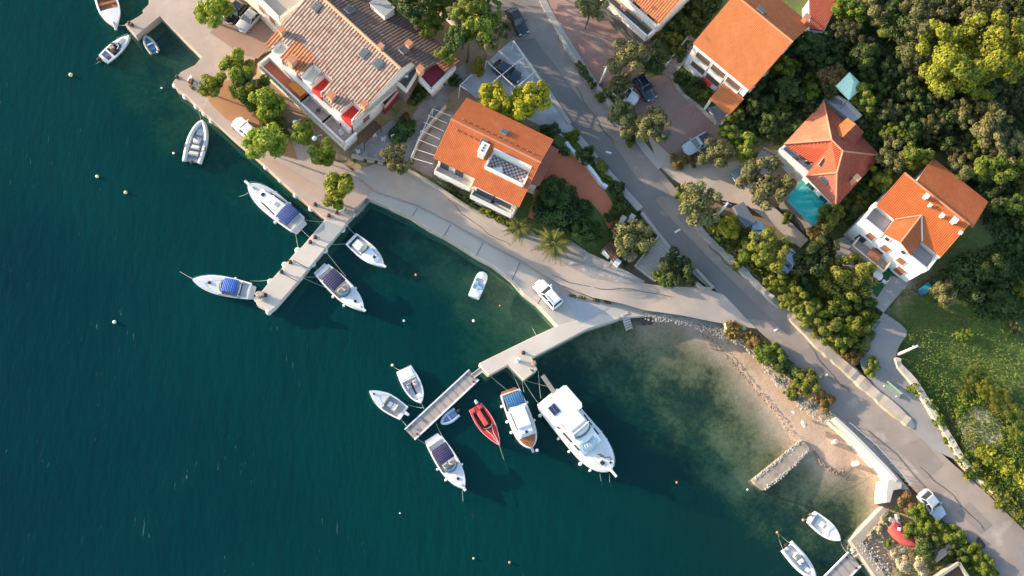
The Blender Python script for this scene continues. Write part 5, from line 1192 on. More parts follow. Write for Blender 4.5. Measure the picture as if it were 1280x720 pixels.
for a in (
 (268,10,24,'plane','bright green plane tree shading a dark parked car on the plaza'),
 (263,107,17,'plane','small round tree alone on the quay corner beside a bare patch of orange soil'),
 (295,87,24,'plane','broad bright tree at the upper end of the row below the terracotta terrace'),
 (315,108,20,'citrus','dark centred tree right under the outer corner of the terracotta terrace'),
 (332,127,22,'plane','leafy tree beside the middle of the front terraces of the row house'),
 (346,141,16,'citrus','lower end tree of the row below the front terraces'),
 (333,177,25,'plane','large tree overhanging the white car at the quay edge'),
 (381,166,17,'plane','yellow green tree with its top close to the terrace parapet'),
 (404,191,17,'plane','bright tree between the row house corner and the quay promenade'),
 (420,239,26,'plane','dense tree standing alone at the root of the concrete pier'),
 (496,196,19,'olive','clipped round khaki shrub tree at the corner of the quay road'),
 (521,12,19,'dark','shady tree at the back corner of the row house cut by the upper edge'),
 (556,6,22,'citrus','green tree behind the tiled garden wall at the upper edge'),
 (590,30,25,'citrus','large tree between the tiled garden wall and the dark car on the road'),
 (610,48,17,'olive','khaki topped tree over the back lane near the gravel parking'),
 (568,48,15,'dark','dark tree in the shaded yard behind the row house'),
 (574,16,14,'olive','small pale topped tree squeezed beside the tiled garden wall'),
 (536,30,16,'citrus','green tree in the shaded yard close to the row house roof'),
 (585,4,20,'citrus','green tree at the upper edge behind the dark car on the road'),
 (612,22,16,'citrus','yellow green tree next to the road at the upper edge'),
 (628,38,13,'olive','khaki tree hanging over the road edge above the parking frame'),
 (560,66,13,'citrus','little tree by the corner of the row house annex'),
 (741,7,20,'olive','khaki tree on the brick court at the upper edge'),
 (784,70,24,'olive','tall khaki tree between the brick court and the balcony house'),
 (775,108,17,'olive','khaki tree hanging over the white car in the brick yard'),
 (819,72,20,'dark','very dark tree below the corner of the balcony house'),
 (778,143,18,'olive','olive tree on the road side bank beside the brick yard'),
 (795,158,18,'olive','middle olive tree of the clump at the lower end of the brick yard'),
 (818,158,22,'olive','largest olive tree of the clump jutting into the brick yard'),
 (894,190,20,'olive','olive tree beside the silver pickup'),
 (914,170,15,'citrus','green tree between the silver pickup and the leafy bank'),
 (936,187,17,'citrus','bright green tree above the small blue grey car'),
 (958,233,32,'olive','broad pale olive tree at the corner of the pool terrace'),
 (875,252,27,'olive','wide olive tree on the bank above the dry stone wall'),
 (913,284,17,'yellow','golden yellow tree below the leaning white lamp'),
 (961,316,25,'conical','leafy tree hiding the front of the pale blue car'),
 (938,316,15,'citrus','small tree between the golden tree and the pale blue car'),
 (1024,289,15,'rust','reddish green tree at the lower corner of the swimming pool'),
 (1041,272,17,'citrus','green tree against the lower corner of the hipped roof'),
 (1012,328,24,'dark','dark tree over the blue car in the garden'),
 (1034,306,15,'dark','dark tree beside the dusty track below the pool'),
 (1059,348,34,'conical','big bright tree with upright leaf clumps by the artificial lawn'),
 (1187,72,40,'pine','left of the two big golden green pines in the woodland'),
 (1243,58,40,'pine','right of the two big golden green pines in the woodland'),
 (1222,98,26,'pine','smaller pine crown filling the gap below the two big pines'),
 (1150,28,28,'brown','brown topped tree near the upper edge left of the golden pines'),
 (1140,62,22,'brown','brown tree beside the short mossy terrace wall'),
 (1226,18,30,'brown','grey brown tree cut by the upper edge above the pines'),
 (1095,12,22,'olive','olive tree at the upper edge behind the brown annex'),
 (1121,40,18,'citrus','light green tree in the clearing near the old terrace wall'),
 (1064,8,20,'citrus','bright tree at the upper edge touching the brown annex roof'),
 (1040,96,18,'rust','rusty green tree beside the mint canopy'),
 (1238,158,26,'olive','khaki tree in the woodland under the big pines'),
 (1206,143,18,'olive','khaki tree with a bare crown at the foot of the golden pines'),
 (1262,182,22,'olive','khaki tree at the right edge below the pines'),
 (1242,214,22,'citrus','lit green tree at the right edge above the white house'),
 (1205,215,18,'olive','khaki tree just behind the vivid orange roof'),
 (1115,197,18,'olive','khaki tree between the hipped roof and the white house'),
 (1098,222,15,'citrus','lit green tree in the strip behind the hipped roof'),
 (1145,193,20,'citrus','green tree above the left gable of the white house'),
 (1180,368,17,'olive','pale khaki tree under the right corner of the white house'),
 (1208,350,30,'dark','broad dark tree right of the white house on the lawn edge'),
 (1236,330,18,'dark','dark tree by the concrete footpath right of the white house'),
 (1270,255,14,'citrus','bright tree at the right edge next to the terrace wall'),
 (845,332,24,'dark','dark tree in the pointed planting bed at the road fork'),
 (792,297,23,'olive','grey green tree above the outdoor stairs'),
 ): plant(*a, name={'pine': 'pine_tree', 'olive': 'olive_tree'}.get(a[3], 'tree'), h=TALL.get(a[:2]))
for px, py, r, sp, lb in (
 (618,122,23,'yellow','wide yellow green tree at the left end of the parking gravel'),
 (646,130,23,'yellow','yellow green tree in the middle above the orange roof'),
 (672,120,19,'yellow','yellow green tree nearest the road beside the parking frame')): plant(px, py, r, sp, lb, h=6.0)
t = plant(704, 264, 40, 'vine', 'broad dark green canopy over the terracotta yard beside the orange roof', 'tree', h=3.6, sq=.9, sy=.95)
t = plant(736, 290, 20, 'vine', 'lower right lobe of dark foliage with lighter sprays over the yard', 'tree', h=3.9, sq=1.0)
plant(696, 240, 20, 'vine', 'upper lobe of dark foliage against the side roof of the orange roofed house', 'tree', h=4.2, sq=1.0)
palm(691,305,24,2.9,'tall palm with spreading fronds at the edge of the quay road')
palm(649,285,18,2.3,'smaller palm below the corner of the orange roofed house')
for a in (
 (599,83,13,'yellow','yellow bush in the corner of the gravel parking'), (569,101,9,'dark','dark bush against the back wall of the row house annex'),
 (548,103,8,'dark','dark bush in the alley under the red sheet roof'), (506,147,8,'rust','reddish shrub in the alley beside the end wall of the row house'), (688,165,12,'dark','dark shrub at the upper end of the white garden wall'), (716,172,10,'citrus','dark green shrub on the road verge beside the orange roof'), (733,195,13,'dark','large shrub over the gap in the white garden wall'), (750,208,10,'citrus','shrub on the road verge beside the white garden wall'),
 (757,222,9,'citrus','shrub at the lower end of the white garden wall'), (770,238,11,'dark','dark shrub between the terracotta yard and the road'), (776,258,13,'dark','spreading shrub beside the white gate post'), (765,270,9,'dark','low shrub on the corner of the terracotta yard'),
 (771,316,9,'rust','pinkish brown shrub beside the dark brown shed roof'), (788,322,11,'dry','straw coloured bush at the foot of the outdoor stairs'), (803,308,10,'citrus','yellow flecked bush beside the outdoor stairs'), (826,349,11,'citrus','yellow green bush at the foot of the pointed planting bed'), (862,350,9,'dark','low bush near the tip of the pointed planting bed'),
 (775,136,11,'citrus','green bush on the bank between the road and the olive clump'), (752,118,9,'citrus','green bush by the slanting white post'), (790,176,9,'citrus','low green bush at the lower tip of the olive clump'),
 (853,97,11,'dark','dark green bush at the top of the leafy bank before the loggia house'), (871,110,14,'dark','large dark bush in the leafy bank before the loggia house'), (886,122,11,'citrus','speckled green bush at the lower end of the leafy bank'), (868,118,12,'citrus','green bush on the stone edging of the brick yard'),
 (850,32,15,'dark','dark green bush in the strip between the two upper houses'), (842,54,12,'citrus','green bush beside the outdoor steps of the loggia house'), (868,14,13,'dark','dark bush beside the left corner of the loggia house roof'), (888,0,13,'dark','dark bush at the upper edge between the two upper houses'), (822,48,9,'rust','reddish flowering bush at the corner of the balcony house'),
 (848,200,13,'rust','reddish bush left of the silver pickup'), (866,200,10,'rust','low reddish bush below the silver pickup'), (850,243,9,'citrus','small bright bush at the end of the dry stone wall'), (896,273,10,'dark','dark bush behind the dry stone wall'), (930,296,10,'dark','dark bush beside the grey covered trailer'), (975,200,9,'yellow','yellow bush beside the white terrace of the hipped house'),
 (985,272,9,'citrus','little bush below the pool deck'), (925,330,10,'citrus','low bush on the dry stone wall'), (985,352,14,'citrus','bush next to the blue car in the garden'), (1000,352,12,'dark','dark bush under the big bright tree'),
 (970,352,15,'conical','bush at the upper end of the green belt along the road wall'), (990,374,18,'conical','full bush in the green belt along the road wall'), (1010,392,20,'conical','large bush in the middle of the green belt along the road wall'), (1032,410,20,'conical','bush of the green belt above the sandy stone wall'), (1053,424,18,'citrus','bush of the green belt near the grey driveway'), (1072,404,18,'citrus','bush of the green belt below the artificial lawn'), (1052,388,18,'citrus','bush in the green belt below the big bright tree'), (1078,380,15,'dark','dark bush beside the artificial lawn'),
 (1066,446,12,'rust','rusty bush at the lower end of the green belt'), (1089,459,11,'citrus','small round bush between the sandy wall and the grey driveway'), (1055,440,8,'rust','rusty tuft on the sandy stone wall'),
 (963,446,18,'citrus','golden green bush in the hedge bank above the beach'), (945,432,12,'rust','rusty bush in the hedge bank above the beach'), (1010,478,17,'conical','spiky bright bush on the bank between beach and road'), (988,490,12,'citrus','round bush on the beach side of the spiky bright bush'), (1031,503,13,'rust','rusty green bush at the lower end of the hedge bank'), (980,462,13,'dark','dark bush in the hedge bank above the agaves'),
 (1135,628,12,'rust','yellowish bush at the end of the pale stub wall'), (1148,644,14,'citrus','bright bush beside the small silver car'), (1142,662,13,'citrus','bright bush touching the red upturned boat'), (1163,660,14,'citrus','bright bush on the road verge below the silver car'), (1178,672,14,'citrus','green bush next to the concrete strip'), (1160,686,15,'dark','shaded bush beside the red upturned boat'), (1190,668,12,'citrus','bush above the end of the concrete strip'),
 (1212,690,13,'citrus','bright bush on the road verge right of the stone shed'), (1230,706,14,'citrus','bright bush at the lower edge of the road verge'), (1197,690,11,'dark','shaded bush under the concrete strip'), (1150,708,14,'dry','straw coloured brush at the lower edge beside the stone quay'), (1130,705,11,'dry','dry tuft among the rubble of the stone quay'), (1098,662,6,'dry','dry tuft near the stone quay edge'), (1110,678,6,'citrus','green tuft beside the red boat'), (1090,668,5,'dry','small dry tuft above the stone quay corner'), (1105,650,7,'dry','dry tuft at the top of the stone quay'), (1118,692,6,'dry','little dry tuft on the sandy ground below the red boat'),
 (1220,470,12,'citrus','bright bush at the head of the scrub strip on the lawn'), (1234,486,14,'pine','golden bush in the scrub strip on the lawn'), (1250,500,15,'pine','large golden bush in the scrub strip on the lawn'), (1266,514,15,'citrus','green bush at the lower end of the scrub strip'), (1208,490,9,'citrus','small bush on the lawn left of the scrub strip'), (1205,420,9,'citrus','small bush alone in the middle of the lawn'), (1268,410,9,'brown','greyish bush near the right edge of the lawn'), (1275,540,14,'citrus','bush at the right edge below the scrub strip'),
 ): plant(*a[:5], name='shrub', sq=.35 if 'scrub strip' in a[4] else 1.0)
hedge([(1140,480),(1160,502),(1180,535),(1195,562),(1212,580)], 1.4, .6, 'citrus', 'long bright hedge along the cream garden wall beside the lawn')
hedge([(1212,582),(1235,600),(1262,628),(1290,655)], 2.6, .8, 'citrus', 'wide bright hedge along the road at the right edge')
hedge([(1222,560),(1245,572),(1285,600)], 2.4, .7, 'pine', 'bright bank of bushes below the dry scrub patch')
hedge([(1200,515),(1212,500),(1232,503)], 1.2, .3, 'citrus', 'low bright hedge above the dry scrub patch')
hedge([(722,76),(732,92),(744,108)], .9, 1.0, 'dark', 'narrow dark hedge on the low grey wall of the brick court')
hedge([(560,233),(572,242),(592,258)], .8, .9, 'dark', 'short dark hedge below the left balcony of the orange roofed house')
hedge([(588,255),(602,262),(622,272),(640,282)], 1.0, 1.2, 'citrus', 'leafy hedge below the long windows of the orange roofed house')
hedge([(908,411),(922,414),(940,422),(955,432)], 2.0, .8, 'rust', 'rust red low hedge along the pale road above the beach')
hedge([(905,409),(918,409),(930,412)], .9, .5, 'dry', 'thin straw coloured hedge at the corner of the rock bank')
hedge([(965,438),(990,462),(1012,482)], 1.6, 1.5, 'dark', 'dark hedge on the bank between the beach and the road')
hedge([(290,104),(315,130),(340,153),(362,170)], 1.8, 1.4, 'citrus', 'leafy shrubbery under the tree row below the front terraces')
hedge([(690,182),(712,190)], .9, 1.1, 'vine', 'short dark hedge at the top of the terracotta yard')
hedge([(1158,640),(1172,655),(1190,668),(1204,680)], 1.6, .9, 'citrus', 'hedge on the verge below the small silver car')
hedge([(1204,682),(1222,700),(1245,722)], 1.5, .9, 'citrus', 'bright verge hedge running to the lower edge')
hedge([(518,106),(532,121)], 4.0, .6, 'vine', 'square green planted frame under the red sheet roof', 'planted_frame', sm=False, cat='planter')
hedge([(495,156),(512,170)], 3.6, .9, 'vine', 'dark clipped shrubbery between the row house patio and the alley', sm=False)
o = hedge([(430,-48),(500,-46),(570,-40),(625,-42)], 9.0, 13.0, 'dark', None, 'added_shade_trees', 30, .5, cat=None); o['kind'] = 'stuff'  # unseen tree mass added beyond the upper edge to shade road and courtyard
# woodland fill: trees nothing tells apart, by patch
def fill(poly, n, rmin, rmax, kinds, label, group, seed, avoid=(), name='tree'):
    rnd = random.Random(seed); pl = [tuple(p) for p in poly]; xs = [p[0] for p in pl]; ys = [p[1] for p in pl]; done = []; tries = 0
    while len(done) < n and tries < 4000:
        tries += 1; x, y = rnd.uniform(min(xs), max(xs)), rnd.uniform(min(ys), max(ys)); r = rnd.uniform(rmin, rmax)
        if not inside((x, y), pl)[0]: continue
        if any(math.hypot(x - a, y - b) < (r + c) * .56 for a, b, c in done): continue
        done.append((x, y, r)); plant(x, y, r, rnd.choice(kinds), label, name, group=group)
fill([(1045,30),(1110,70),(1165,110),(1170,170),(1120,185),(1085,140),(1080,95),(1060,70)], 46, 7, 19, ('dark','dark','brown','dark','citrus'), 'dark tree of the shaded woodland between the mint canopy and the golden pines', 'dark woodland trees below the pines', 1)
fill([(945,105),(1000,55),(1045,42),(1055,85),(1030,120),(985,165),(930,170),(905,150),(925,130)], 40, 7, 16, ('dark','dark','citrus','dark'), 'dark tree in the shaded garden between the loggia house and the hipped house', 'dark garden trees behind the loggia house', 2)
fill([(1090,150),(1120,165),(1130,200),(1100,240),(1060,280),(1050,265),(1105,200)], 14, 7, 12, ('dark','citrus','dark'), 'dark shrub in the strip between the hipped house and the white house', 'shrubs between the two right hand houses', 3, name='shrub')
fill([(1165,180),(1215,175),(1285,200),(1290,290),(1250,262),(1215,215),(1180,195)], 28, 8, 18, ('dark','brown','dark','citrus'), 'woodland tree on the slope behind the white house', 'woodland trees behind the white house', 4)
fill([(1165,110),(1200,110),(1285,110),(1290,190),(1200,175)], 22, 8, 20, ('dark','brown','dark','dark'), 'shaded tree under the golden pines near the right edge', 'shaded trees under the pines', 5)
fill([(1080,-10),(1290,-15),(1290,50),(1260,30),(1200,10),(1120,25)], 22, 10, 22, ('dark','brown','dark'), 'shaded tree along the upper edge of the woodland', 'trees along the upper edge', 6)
fill([(1195,335),(1285,300),(1290,370),(1240,385),(1200,372)], 12, 9, 15, ('dark','dark','citrus'), 'dark bush at the top of the lawn right of the white house', 'bushes at the top of the lawn', 7, name='shrub')
fill([(890,290),(930,318),(960,345),(1000,385),(1040,425),(1060,415),(1000,340),(950,330)], 12, 7, 11, ('dark','dark','citrus'), 'low dark bush filling the green belt behind the road wall', 'low bushes in the green belt', 8, name='shrub')
# agaves by the beach
def agave(px, py, r, label):
    g = G(px, py, .3); R = r * mpp(px, py, 2); t = MB(); rnd = random.Random(int(px))
    for k in range(22):
        a = k * 2.4; el = .25 + .05 * k; c, s = math.cos(a), math.sin(a); L = R * (1.1 - .02 * k)
        w = .09 * R; p0 = (c * .05, s * .05, .05); p1 = (c * L * .5 * math.cos(el * .7), s * L * .5 * math.cos(el * .7), L * .5 * math.sin(el)); p2 = (c * L * math.cos(el), s * L * math.cos(el), L * math.sin(el) * .95)
        t.face([(p0[0] - s * w, p0[1] + c * w, p0[2]), (p0[0] + s * w, p0[1] - c * w, p0[2]), (p1[0] + s * w * 1.2, p1[1] - c * w * 1.2, p1[2]), p2, (p1[0] - s * w * 1.2, p1[1] + c * w * 1.2, p1[2])])
    o = t.build('agave', LEAF['agave']); o.location = g; tag(o, label, 'agave')
for a in ((976,476,9,'silvery agave at the upper end of the beach bank'), (1001,499,9,'silvery agave beside the spiky bright bush'), (1018,508,10,'silvery agave just above the beach sand'), (1035,516,11,'silvery agave at the end of the white retaining wall')): agave(*a)
# low ground cover that nobody could count
def cover(name, poly, n, sp, size, seed, hmax=.4):
    rg = np.random.default_rng(seed); pl = np.array(poly, float); lo, hi = pl.min(0), pl.max(0); q = rg.uniform(lo, hi, (n * 3, 2)); q = q[inside(q, [tuple(p) for p in poly])]; q = q[~inside(q, [(1026,122),(1037,114),(1062,128),(1080,150),(1064,158),(1044,144)])][:n]
    W = np.array([P2(a, b, 6.5) for a, b in q])
    for _ in range(3): z = idw(W, LP); W = np.array([P2(a, b, zz) for (a, b), zz in zip(q, z)])
    z = idw(W, LP); cl = .5 + .5 * np.sin(W[:, 0] * 1.3 + 2 * np.sin(W[:, 1] * .9)) * np.sin(W[:, 1] * 1.1); p = np.stack([W[:, 0], W[:, 1], z + rg.uniform(.02, 1, len(z)) * hmax * (.3 + cl)], 1)
    nr = rg.normal(size=p.shape) * .55 + np.array([0, 0, .8]); nr /= np.linalg.norm(nr, axis=1)[:, None]
    v, f = leaf_quads(p, nr, size * rg.uniform(.5, 1.5, len(p)), rg); me = bpy.data.meshes.new(name); me.from_pydata(v.tolist(), [], f.tolist()); me.update(); me.materials.append(LEAF[sp]); o = bpy.data.objects.new(name, me); COL.objects.link(o)
    return tag(o, kind='stuff')
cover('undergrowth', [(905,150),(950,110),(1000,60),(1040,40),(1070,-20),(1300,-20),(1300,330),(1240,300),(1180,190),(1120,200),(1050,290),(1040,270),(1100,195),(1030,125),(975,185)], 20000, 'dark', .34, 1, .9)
cover('lawn_grass', [(1125,365),(1200,330),(1300,290),(1300,560),(1240,470),(1190,560),(1150,490),(1125,455),(1130,425)], 14000, 'grass', .13, 2, .15)
cover('lawn_grass', [(1190,500),(1230,470),(1300,540),(1300,665),(1250,625),(1205,578)], 8000, 'citrus', .17, 3, .25)
cover('dry_scrub', [(1195,525),(1225,505),(1255,535),(1245,565),(1215,570)], 4000, 'dry', .12, 4, .10)
cover('weeds', [(1105,640),(1130,625),(1205,690),(1230,722),(1140,725),(1120,690),(1110,665)], 2200, 'grass', .16, 5, .25)
cover('dry_weeds', [(1070,680),(1105,640),(1140,690),(1160,722),(1105,722)], 600, 'dry', .14, 6, .15)
cover('verge_weeds', [(905,412),(935,412),(1035,512),(1000,500),(955,450)], 1500, 'dry', .2, 7, .35)
cover('undergrowth', [(835,25),(880,-10),(905,0),(862,60),(850,80),(835,75)], 1500, 'dark', .3, 8, .5)
cover('undergrowth', [(866,280),(900,268),(960,300),(1060,360),(1100,400),(1080,450),(985,388)], 4000, 'citrus', .28, 9, .5)
cover('undergrowth', [(1195,330),(1250,300),(1300,310),(1300,400),(1220,400)], 3000, 'dark', .28, 10, .5)
cover('undergrowth', [(762,280),(790,280),(815,305),(780,335),(760,310)], 800, 'dark', .22, 11, .4)
# ================================================================== BOATS
class Boat:
    """hull along +x (bow), origin at the waterline amidships"""
    def __init__(s, name, label, bow, stern, B, h=.75, sternw=.82, p=2.2, q=.85, wide=.42, hull=GELCOAT, deck=DECKW, cat='boat', cock=(), gw=.16, rub=None, group=None):
        b, a = P(*bow, h), P(*stern, h); s.L = float(np.hypot(*(b - a)[:2])); s.B = B; s.h = h; s.sw, s.p, s.q, s.wide = sternw, p, q, wide
        s.root = empty(name, ((a[0] + b[0]) / 2, (a[1] + b[1]) / 2, 0), math.atan2(b[1] - a[1], b[0] - a[0]), label, cat, group)
        s.gw = gw
        ts = sorted(set([k / 26 for k in range(27)] + [c for t0, t1, *_ in cock for c in (t0, t1)]))
        H = MB(); D = MB(); floors = []
        def st(t):
            w = s.w(t); z = s.sheer(t); return w, z
        for t0, t1 in zip(ts, ts[1:]):
            (w0, z0), (w1, z1) = st(t0), st(t1); x0, x1 = s.x(t0), s.x(t1)
            for e in (-1, 1):
                ring = lambda x, w, z, t: [(x, 0, -.45 * min(1, (1 - t) * 3 + .2)), (x, e * w * .72, -.12), (x, e * w * .96, z * .45), (x, e * w, z), (x, e * max(w - gw, w * .15), z + .02)]
                r0, r1 = ring(x0, w0, z0, t0), ring(x1, w1, z1, t1)
                for i in range(4): f = [r0[i], r1[i], r1[i + 1], r0[i + 1]]; H.face(f if e < 0 else f[::-1])
            i0, i1 = max(w0 - gw, w0 * .15), max(w1 - gw, w1 * .15); c = next((k for k in cock if k[0] - 1e-6 <= t0 and t1 <= k[1] + 1e-6), None)
            if c:
                fz = c[2]
                for e in (-1, 1):
                    f = [(x0, e * i0, z0 + .02), (x1, e * i1, z1 + .02), (x1, e * i1 * .97, fz), (x0, e * i0 * .97, fz)]; D.face(f if e < 0 else f[::-1])
                floors.append((c[3], [(x0, -i0 * .97, fz), (x1, -i1 * .97, fz), (x1, i1 * .97, fz), (x0, i0 * .97, fz)]))
                for tt, xx, ii, zz in ((t0, x0, i0, z0), (t1, x1, i1, z1)):
                    if abs(tt - c[0]) < 1e-6 or abs(tt - c[1]) < 1e-6: D.face([(xx, -ii, zz + .06), (xx, ii, zz + .06), (xx, ii * .97, fz), (xx, -ii * .97, fz)])
            else:
                m0, m1 = z0 + .03 + i0 * .06, z1 + .03 + i1 * .06
                D.face([(x0, -i0, z0 + .02), (x1, -i1, z1 + .02), (x1, 0, m1), (x0, 0, m0)]); D.face([(x0, 0, m0), (x1, 0, m1), (x1, i1, z1 + .02), (x0, i0, z0 + .02)])
        w0, z0 = st(0); x0 = s.x(0); H.face([(x0, 0, -.45), (x0, -w0 * .72, -.12), (x0, -w0 * .96, z0 * .45), (x0, -w0, z0), (x0, w0, z0), (x0, w0 * .96, z0 * .45), (x0, w0 * .72, -.12)])
        H.build('hull', hull, s.root); D.build('deck', deck, s.root)
        for m in {id(f[0]): f[0] for f in floors}.values():
            F = MB()
            for mm, q in floors:
                if mm is m: F.face(q)
            F.build('cockpit_floor', m, s.root)
        if rub:
            for e in (-1, 1): MB().tube([(s.x(t), e * (s.w(t) + .01), s.sheer(t)) for t in ts], .04, 5).build('rub_rail', rub, s.root)
    def x(s, t): return (t - .5) * s.L
    def w(s, t):
        if t < s.wide: v = s.sw + (1 - s.sw) * math.sin(t / s.wide * math.pi / 2)
        else: v = max(0.02, 1 - ((t - s.wide) / (1 - s.wide)) ** s.p) ** s.q
        return s.B / 2 * v
    def sheer(s, t): return s.h * (.88 + .24 * t * t)
    def slab(s, name, t0, t1, w0, w1, z0, z1, mat, inset=.12, front=.0, bev=.06, parent=None):
        """block on the deck: w0,w1 = half widths at t0,t1; top inset, front raked"""
        x0, x1 = s.x(t0), s.x(t1); k = 1 - inset
        return MB().prism([(x0, -w0), (x1, -w1), (x1, w1), (x0, w0)], z0, z1, [(x0 + inset * .5, -w0 * k), (x1 - front - inset * .5, -w1 * k), (x1 - front - inset * .5, w1 * k), (x0 + inset * .5, w0 * k)]).build(name, mat, parent or s.root, bevel=bev)
    def canopy(s, t0, t1, w, z, mat, arch=.22, name='canopy', poles=True, w1=None):
        x0, x1 = s.x(t0), s.x(t1); M = MB(); n, m = 8, 8; w1 = w1 or w
        pt = lambda i, j: (x0 + (x1 - x0) * i / n, (w + (w1 - w) * i / n) * (2 * j / m - 1), z + arch * (1 - (2 * j / m - 1) ** 2) + .08 * math.sin(i / n * math.pi) - .10 * (abs(2 * i / n - 1) ** 4) + .003 * math.cos(i * math.pi))
        for i in range(n):
            for j in range(m):
                q = [pt(i, j), pt(i + 1, j), pt(i + 1, j + 1), pt(i, j + 1)]; M.face(q)
        o = M.build(name, mat, s.root, True); sol = o.modifiers.new('thick', 'SOLIDIFY'); sol.thickness = .05; sol.offset = -1
        if poles:
            for xx in (x0 + .08, x1 - .08):
                for e in (-1, 1): MB().tube([(xx, e * w * .96, s.h * .9), (xx, e * w * .96, z)], .025, 5).build('canopy_pole', STEEL, o)
        return o
    def screen(s, t, w, z0, h, mat=TGLASS, rake=.35, depth=.6):
        """curved raked windscreen"""
        M = MB(); n = 12; xc = s.x(t)
        pr = [(xc + depth * math.cos(a), w * math.sin(a)) for a in np.linspace(-math.pi / 2, math.pi / 2, n)]
        for (a, b), (c, d) in zip(pr, pr[1:]): M.face([(a, b, z0), (c, d, z0), (c - rake, d * .9, z0 + h), (a - rake, b * .9, z0 + h)])
        o = M.build('windscreen', mat, s.root, True); k = o.modifiers.new('thick', 'SOLIDIFY'); k.thickness = .03
        MB().tube([(a - rake, b * .9, z0 + h) for a, b in pr], .03, 5).build('frame', STEEL, o); return o
    def box(s, name, t, y, z, d, mat, bev=.03, parent=None): return MB().box((s.x(t), y, z + d[2] / 2), d).build(name, mat, parent or s.root, bevel=bev)
    def hatch(s, t, y, z, r=.25, round_=False, mat=GLASS):
        o = (MB().lathe([(r, 0), (r, .06)], (s.x(t), y, z), 14) if round_ else MB().box((s.x(t), y, z + .03), (2 * r, 2 * r, .06))).build('hatch', mat, s.root, bevel=.02); return o
    def outboard(s, y=0, mat=GREYDK, sc=1.0):
        x = s.x(0); o = MB().prism([(x - .62 * sc, y - .14 * sc), (x - .62 * sc, y + .14 * sc), (x - .1, y + .2 * sc), (x - .1, y - .2 * sc)], s.h * .9, s.h * .9 + .42 * sc).build('outboard', mat, s.root, bevel=.08)
        MB().box((x - .3 * sc, y, .0), (.18, .1, s.h * 1.7)).build('motor_leg', GREYDK, o); return o
    def rail(s, t0=.55, t1=.985, z=.5, n=9, mat=STEEL):
        ts = list(np.linspace(t0, t1, n)); L_ = [(s.x(t), -s.w(t) * .93, s.sheer(t) + z) for t in ts]; R_ = [(s.x(t), s.w(t) * .93, s.sheer(t) + z) for t in ts]
        o = MB().tube(L_ + R_[::-1], .022, 5).build('bow_rail', mat, s.root)
        for q in L_[::2] + R_[::2]: MB().tube([(q[0], q[1], q[2] - z), q], .016, 4).build('stanchion', mat, o)
        return o
    def fender(s, t, e, r=.14, mat=GELCOAT):
        x, y = s.x(t), e * (s.w(t) + r * .8); return MB().lathe([(.02, -.36), (r, -.26), (r, .12), (.03, .24)], (x, y, s.h * .45), 10).build('fender', mat, s.root, True)
    def platform(s, d, w, z=.28, mat=DECKW):
        x = s.x(0); return MB().prism([(x - d, -w * .85), (x + .05, -w), (x + .05, w), (x - d, w * .85)], z - .1, z).build('swim_platform', mat, s.root, bevel=.04)
    def sprit(s, L=.5, mat=GELCOAT): x = s.x(1); return MB().box((x + L * .3, 0, s.sheer(1) + .0), (L, .3, .12)).build('bow_sprit', mat, s.root, bevel=.04)
    def seat(s, t, y, z, w=.5, mat=DECKW):
        o = MB().box((s.x(t), y, z + .2), (.5, w, .4)).build('seat', mat, s.root, bevel=.06); MB().box((s.x(t) - .22, y, z + .52), (.12, w, .4)).build('seat_back', mat, o, bevel=.04); return o
def flatfloor(z): return z
# -- upper left wooden boat
b = Boat('open_boat', 'white open boat with a brown wooden interior cut by the upper left edge', (143.5,32), (125,-22), 2.65, .7, .8, 2.3, .8, .5, gw=.2, cock=((.04,.62,.25,TEAK),))
for t in (.12, .3, .46): b.box('thwart', t, 0, .5, (.35, b.w(t) * 1.7, .06), CLAYPALE if t == .3 else TEAK)
b.box('engine_box', .3, 0, .27, (.9, .8, .45), CLAYPALE, .08); b.sprit(.9, STEEL); b.box('stem_post', .95, 0, .75, (.2, .12, .3), TEAK)
# -- dark cockpit boat
b = Boat('motorboat', 'small white motorboat with a dark padded cockpit and black outboard by the small jetty', (161.5,44.5), (128.5,73.5), 1.75, .6, .86, 2.2, .8, .35, cock=((.06,.24,.3,GREYF),(.28,.56,.25,GREYDK)))
b.screen(.52, .6, .65, .4, GLASS); b.outboard(.2, BLACK); b.seat(.36, -.25, .25, .45, GREYDK); b.seat(.42, .3, .25, .4, pm('pink_towel', (.6,.36,.30), (.5,.3,.25), 3, .9)); b.box('foredeck_pad', .72, .05, .66, (.9, .5, .06), GREYF); b.rail(.7, .98, .3); b.box('bench', .14, -.35, .3, (.4, .5, .22), GREYDK)
# -- grey inflatable dinghies
def rib(name, label, bow, stern, B, tr, tube, floor, console=True, out=True, h=.45, group=None, fl=.22):
    b = Boat(name, label, bow, stern, B * .8, h * .6, .9, 2.0, .7, .4, hull=tube, deck=floor, cock=((.05,.82,fl,floor),), gw=.1, group=group, cat='inflatable boat')
    q = [(b.x(t), -(b.B / 2 * 1.02) * (b.w(t) / (b.B / 2)) , h * .6 + .1 * t * t) for t in np.linspace(-.04, .97, 22)]
    r = [(p[0], -p[1], p[2]) for p in q][::-1]; MB().tube(q + [(b.x(1.0), 0, h * .6 + .1)] + r, tr, 10).build('tube', tube, b.root, True)
    if out: b.outboard(0, BLACK, .8)
    return b
b = rib('dinghy', 'little grey inflatable dinghy with a blue floor in the shaded dock corner', (181.5,46), (193.5,65), 1.35, .16, pm('khaki_tube', (.38,.37,.32), (.3,.29,.26), 3, .6), pm('blue_floor', (.10,.17,.30), (.07,.12,.22), 3, .7), out=False, h=.4)
b.box('thwart', .5, 0, .3, (.22, .9, .06), METALW); b.box('thwart', .2, 0, .26, (.4, .5, .1), STEELB); b.outboard(-.25, LGREY, .6)
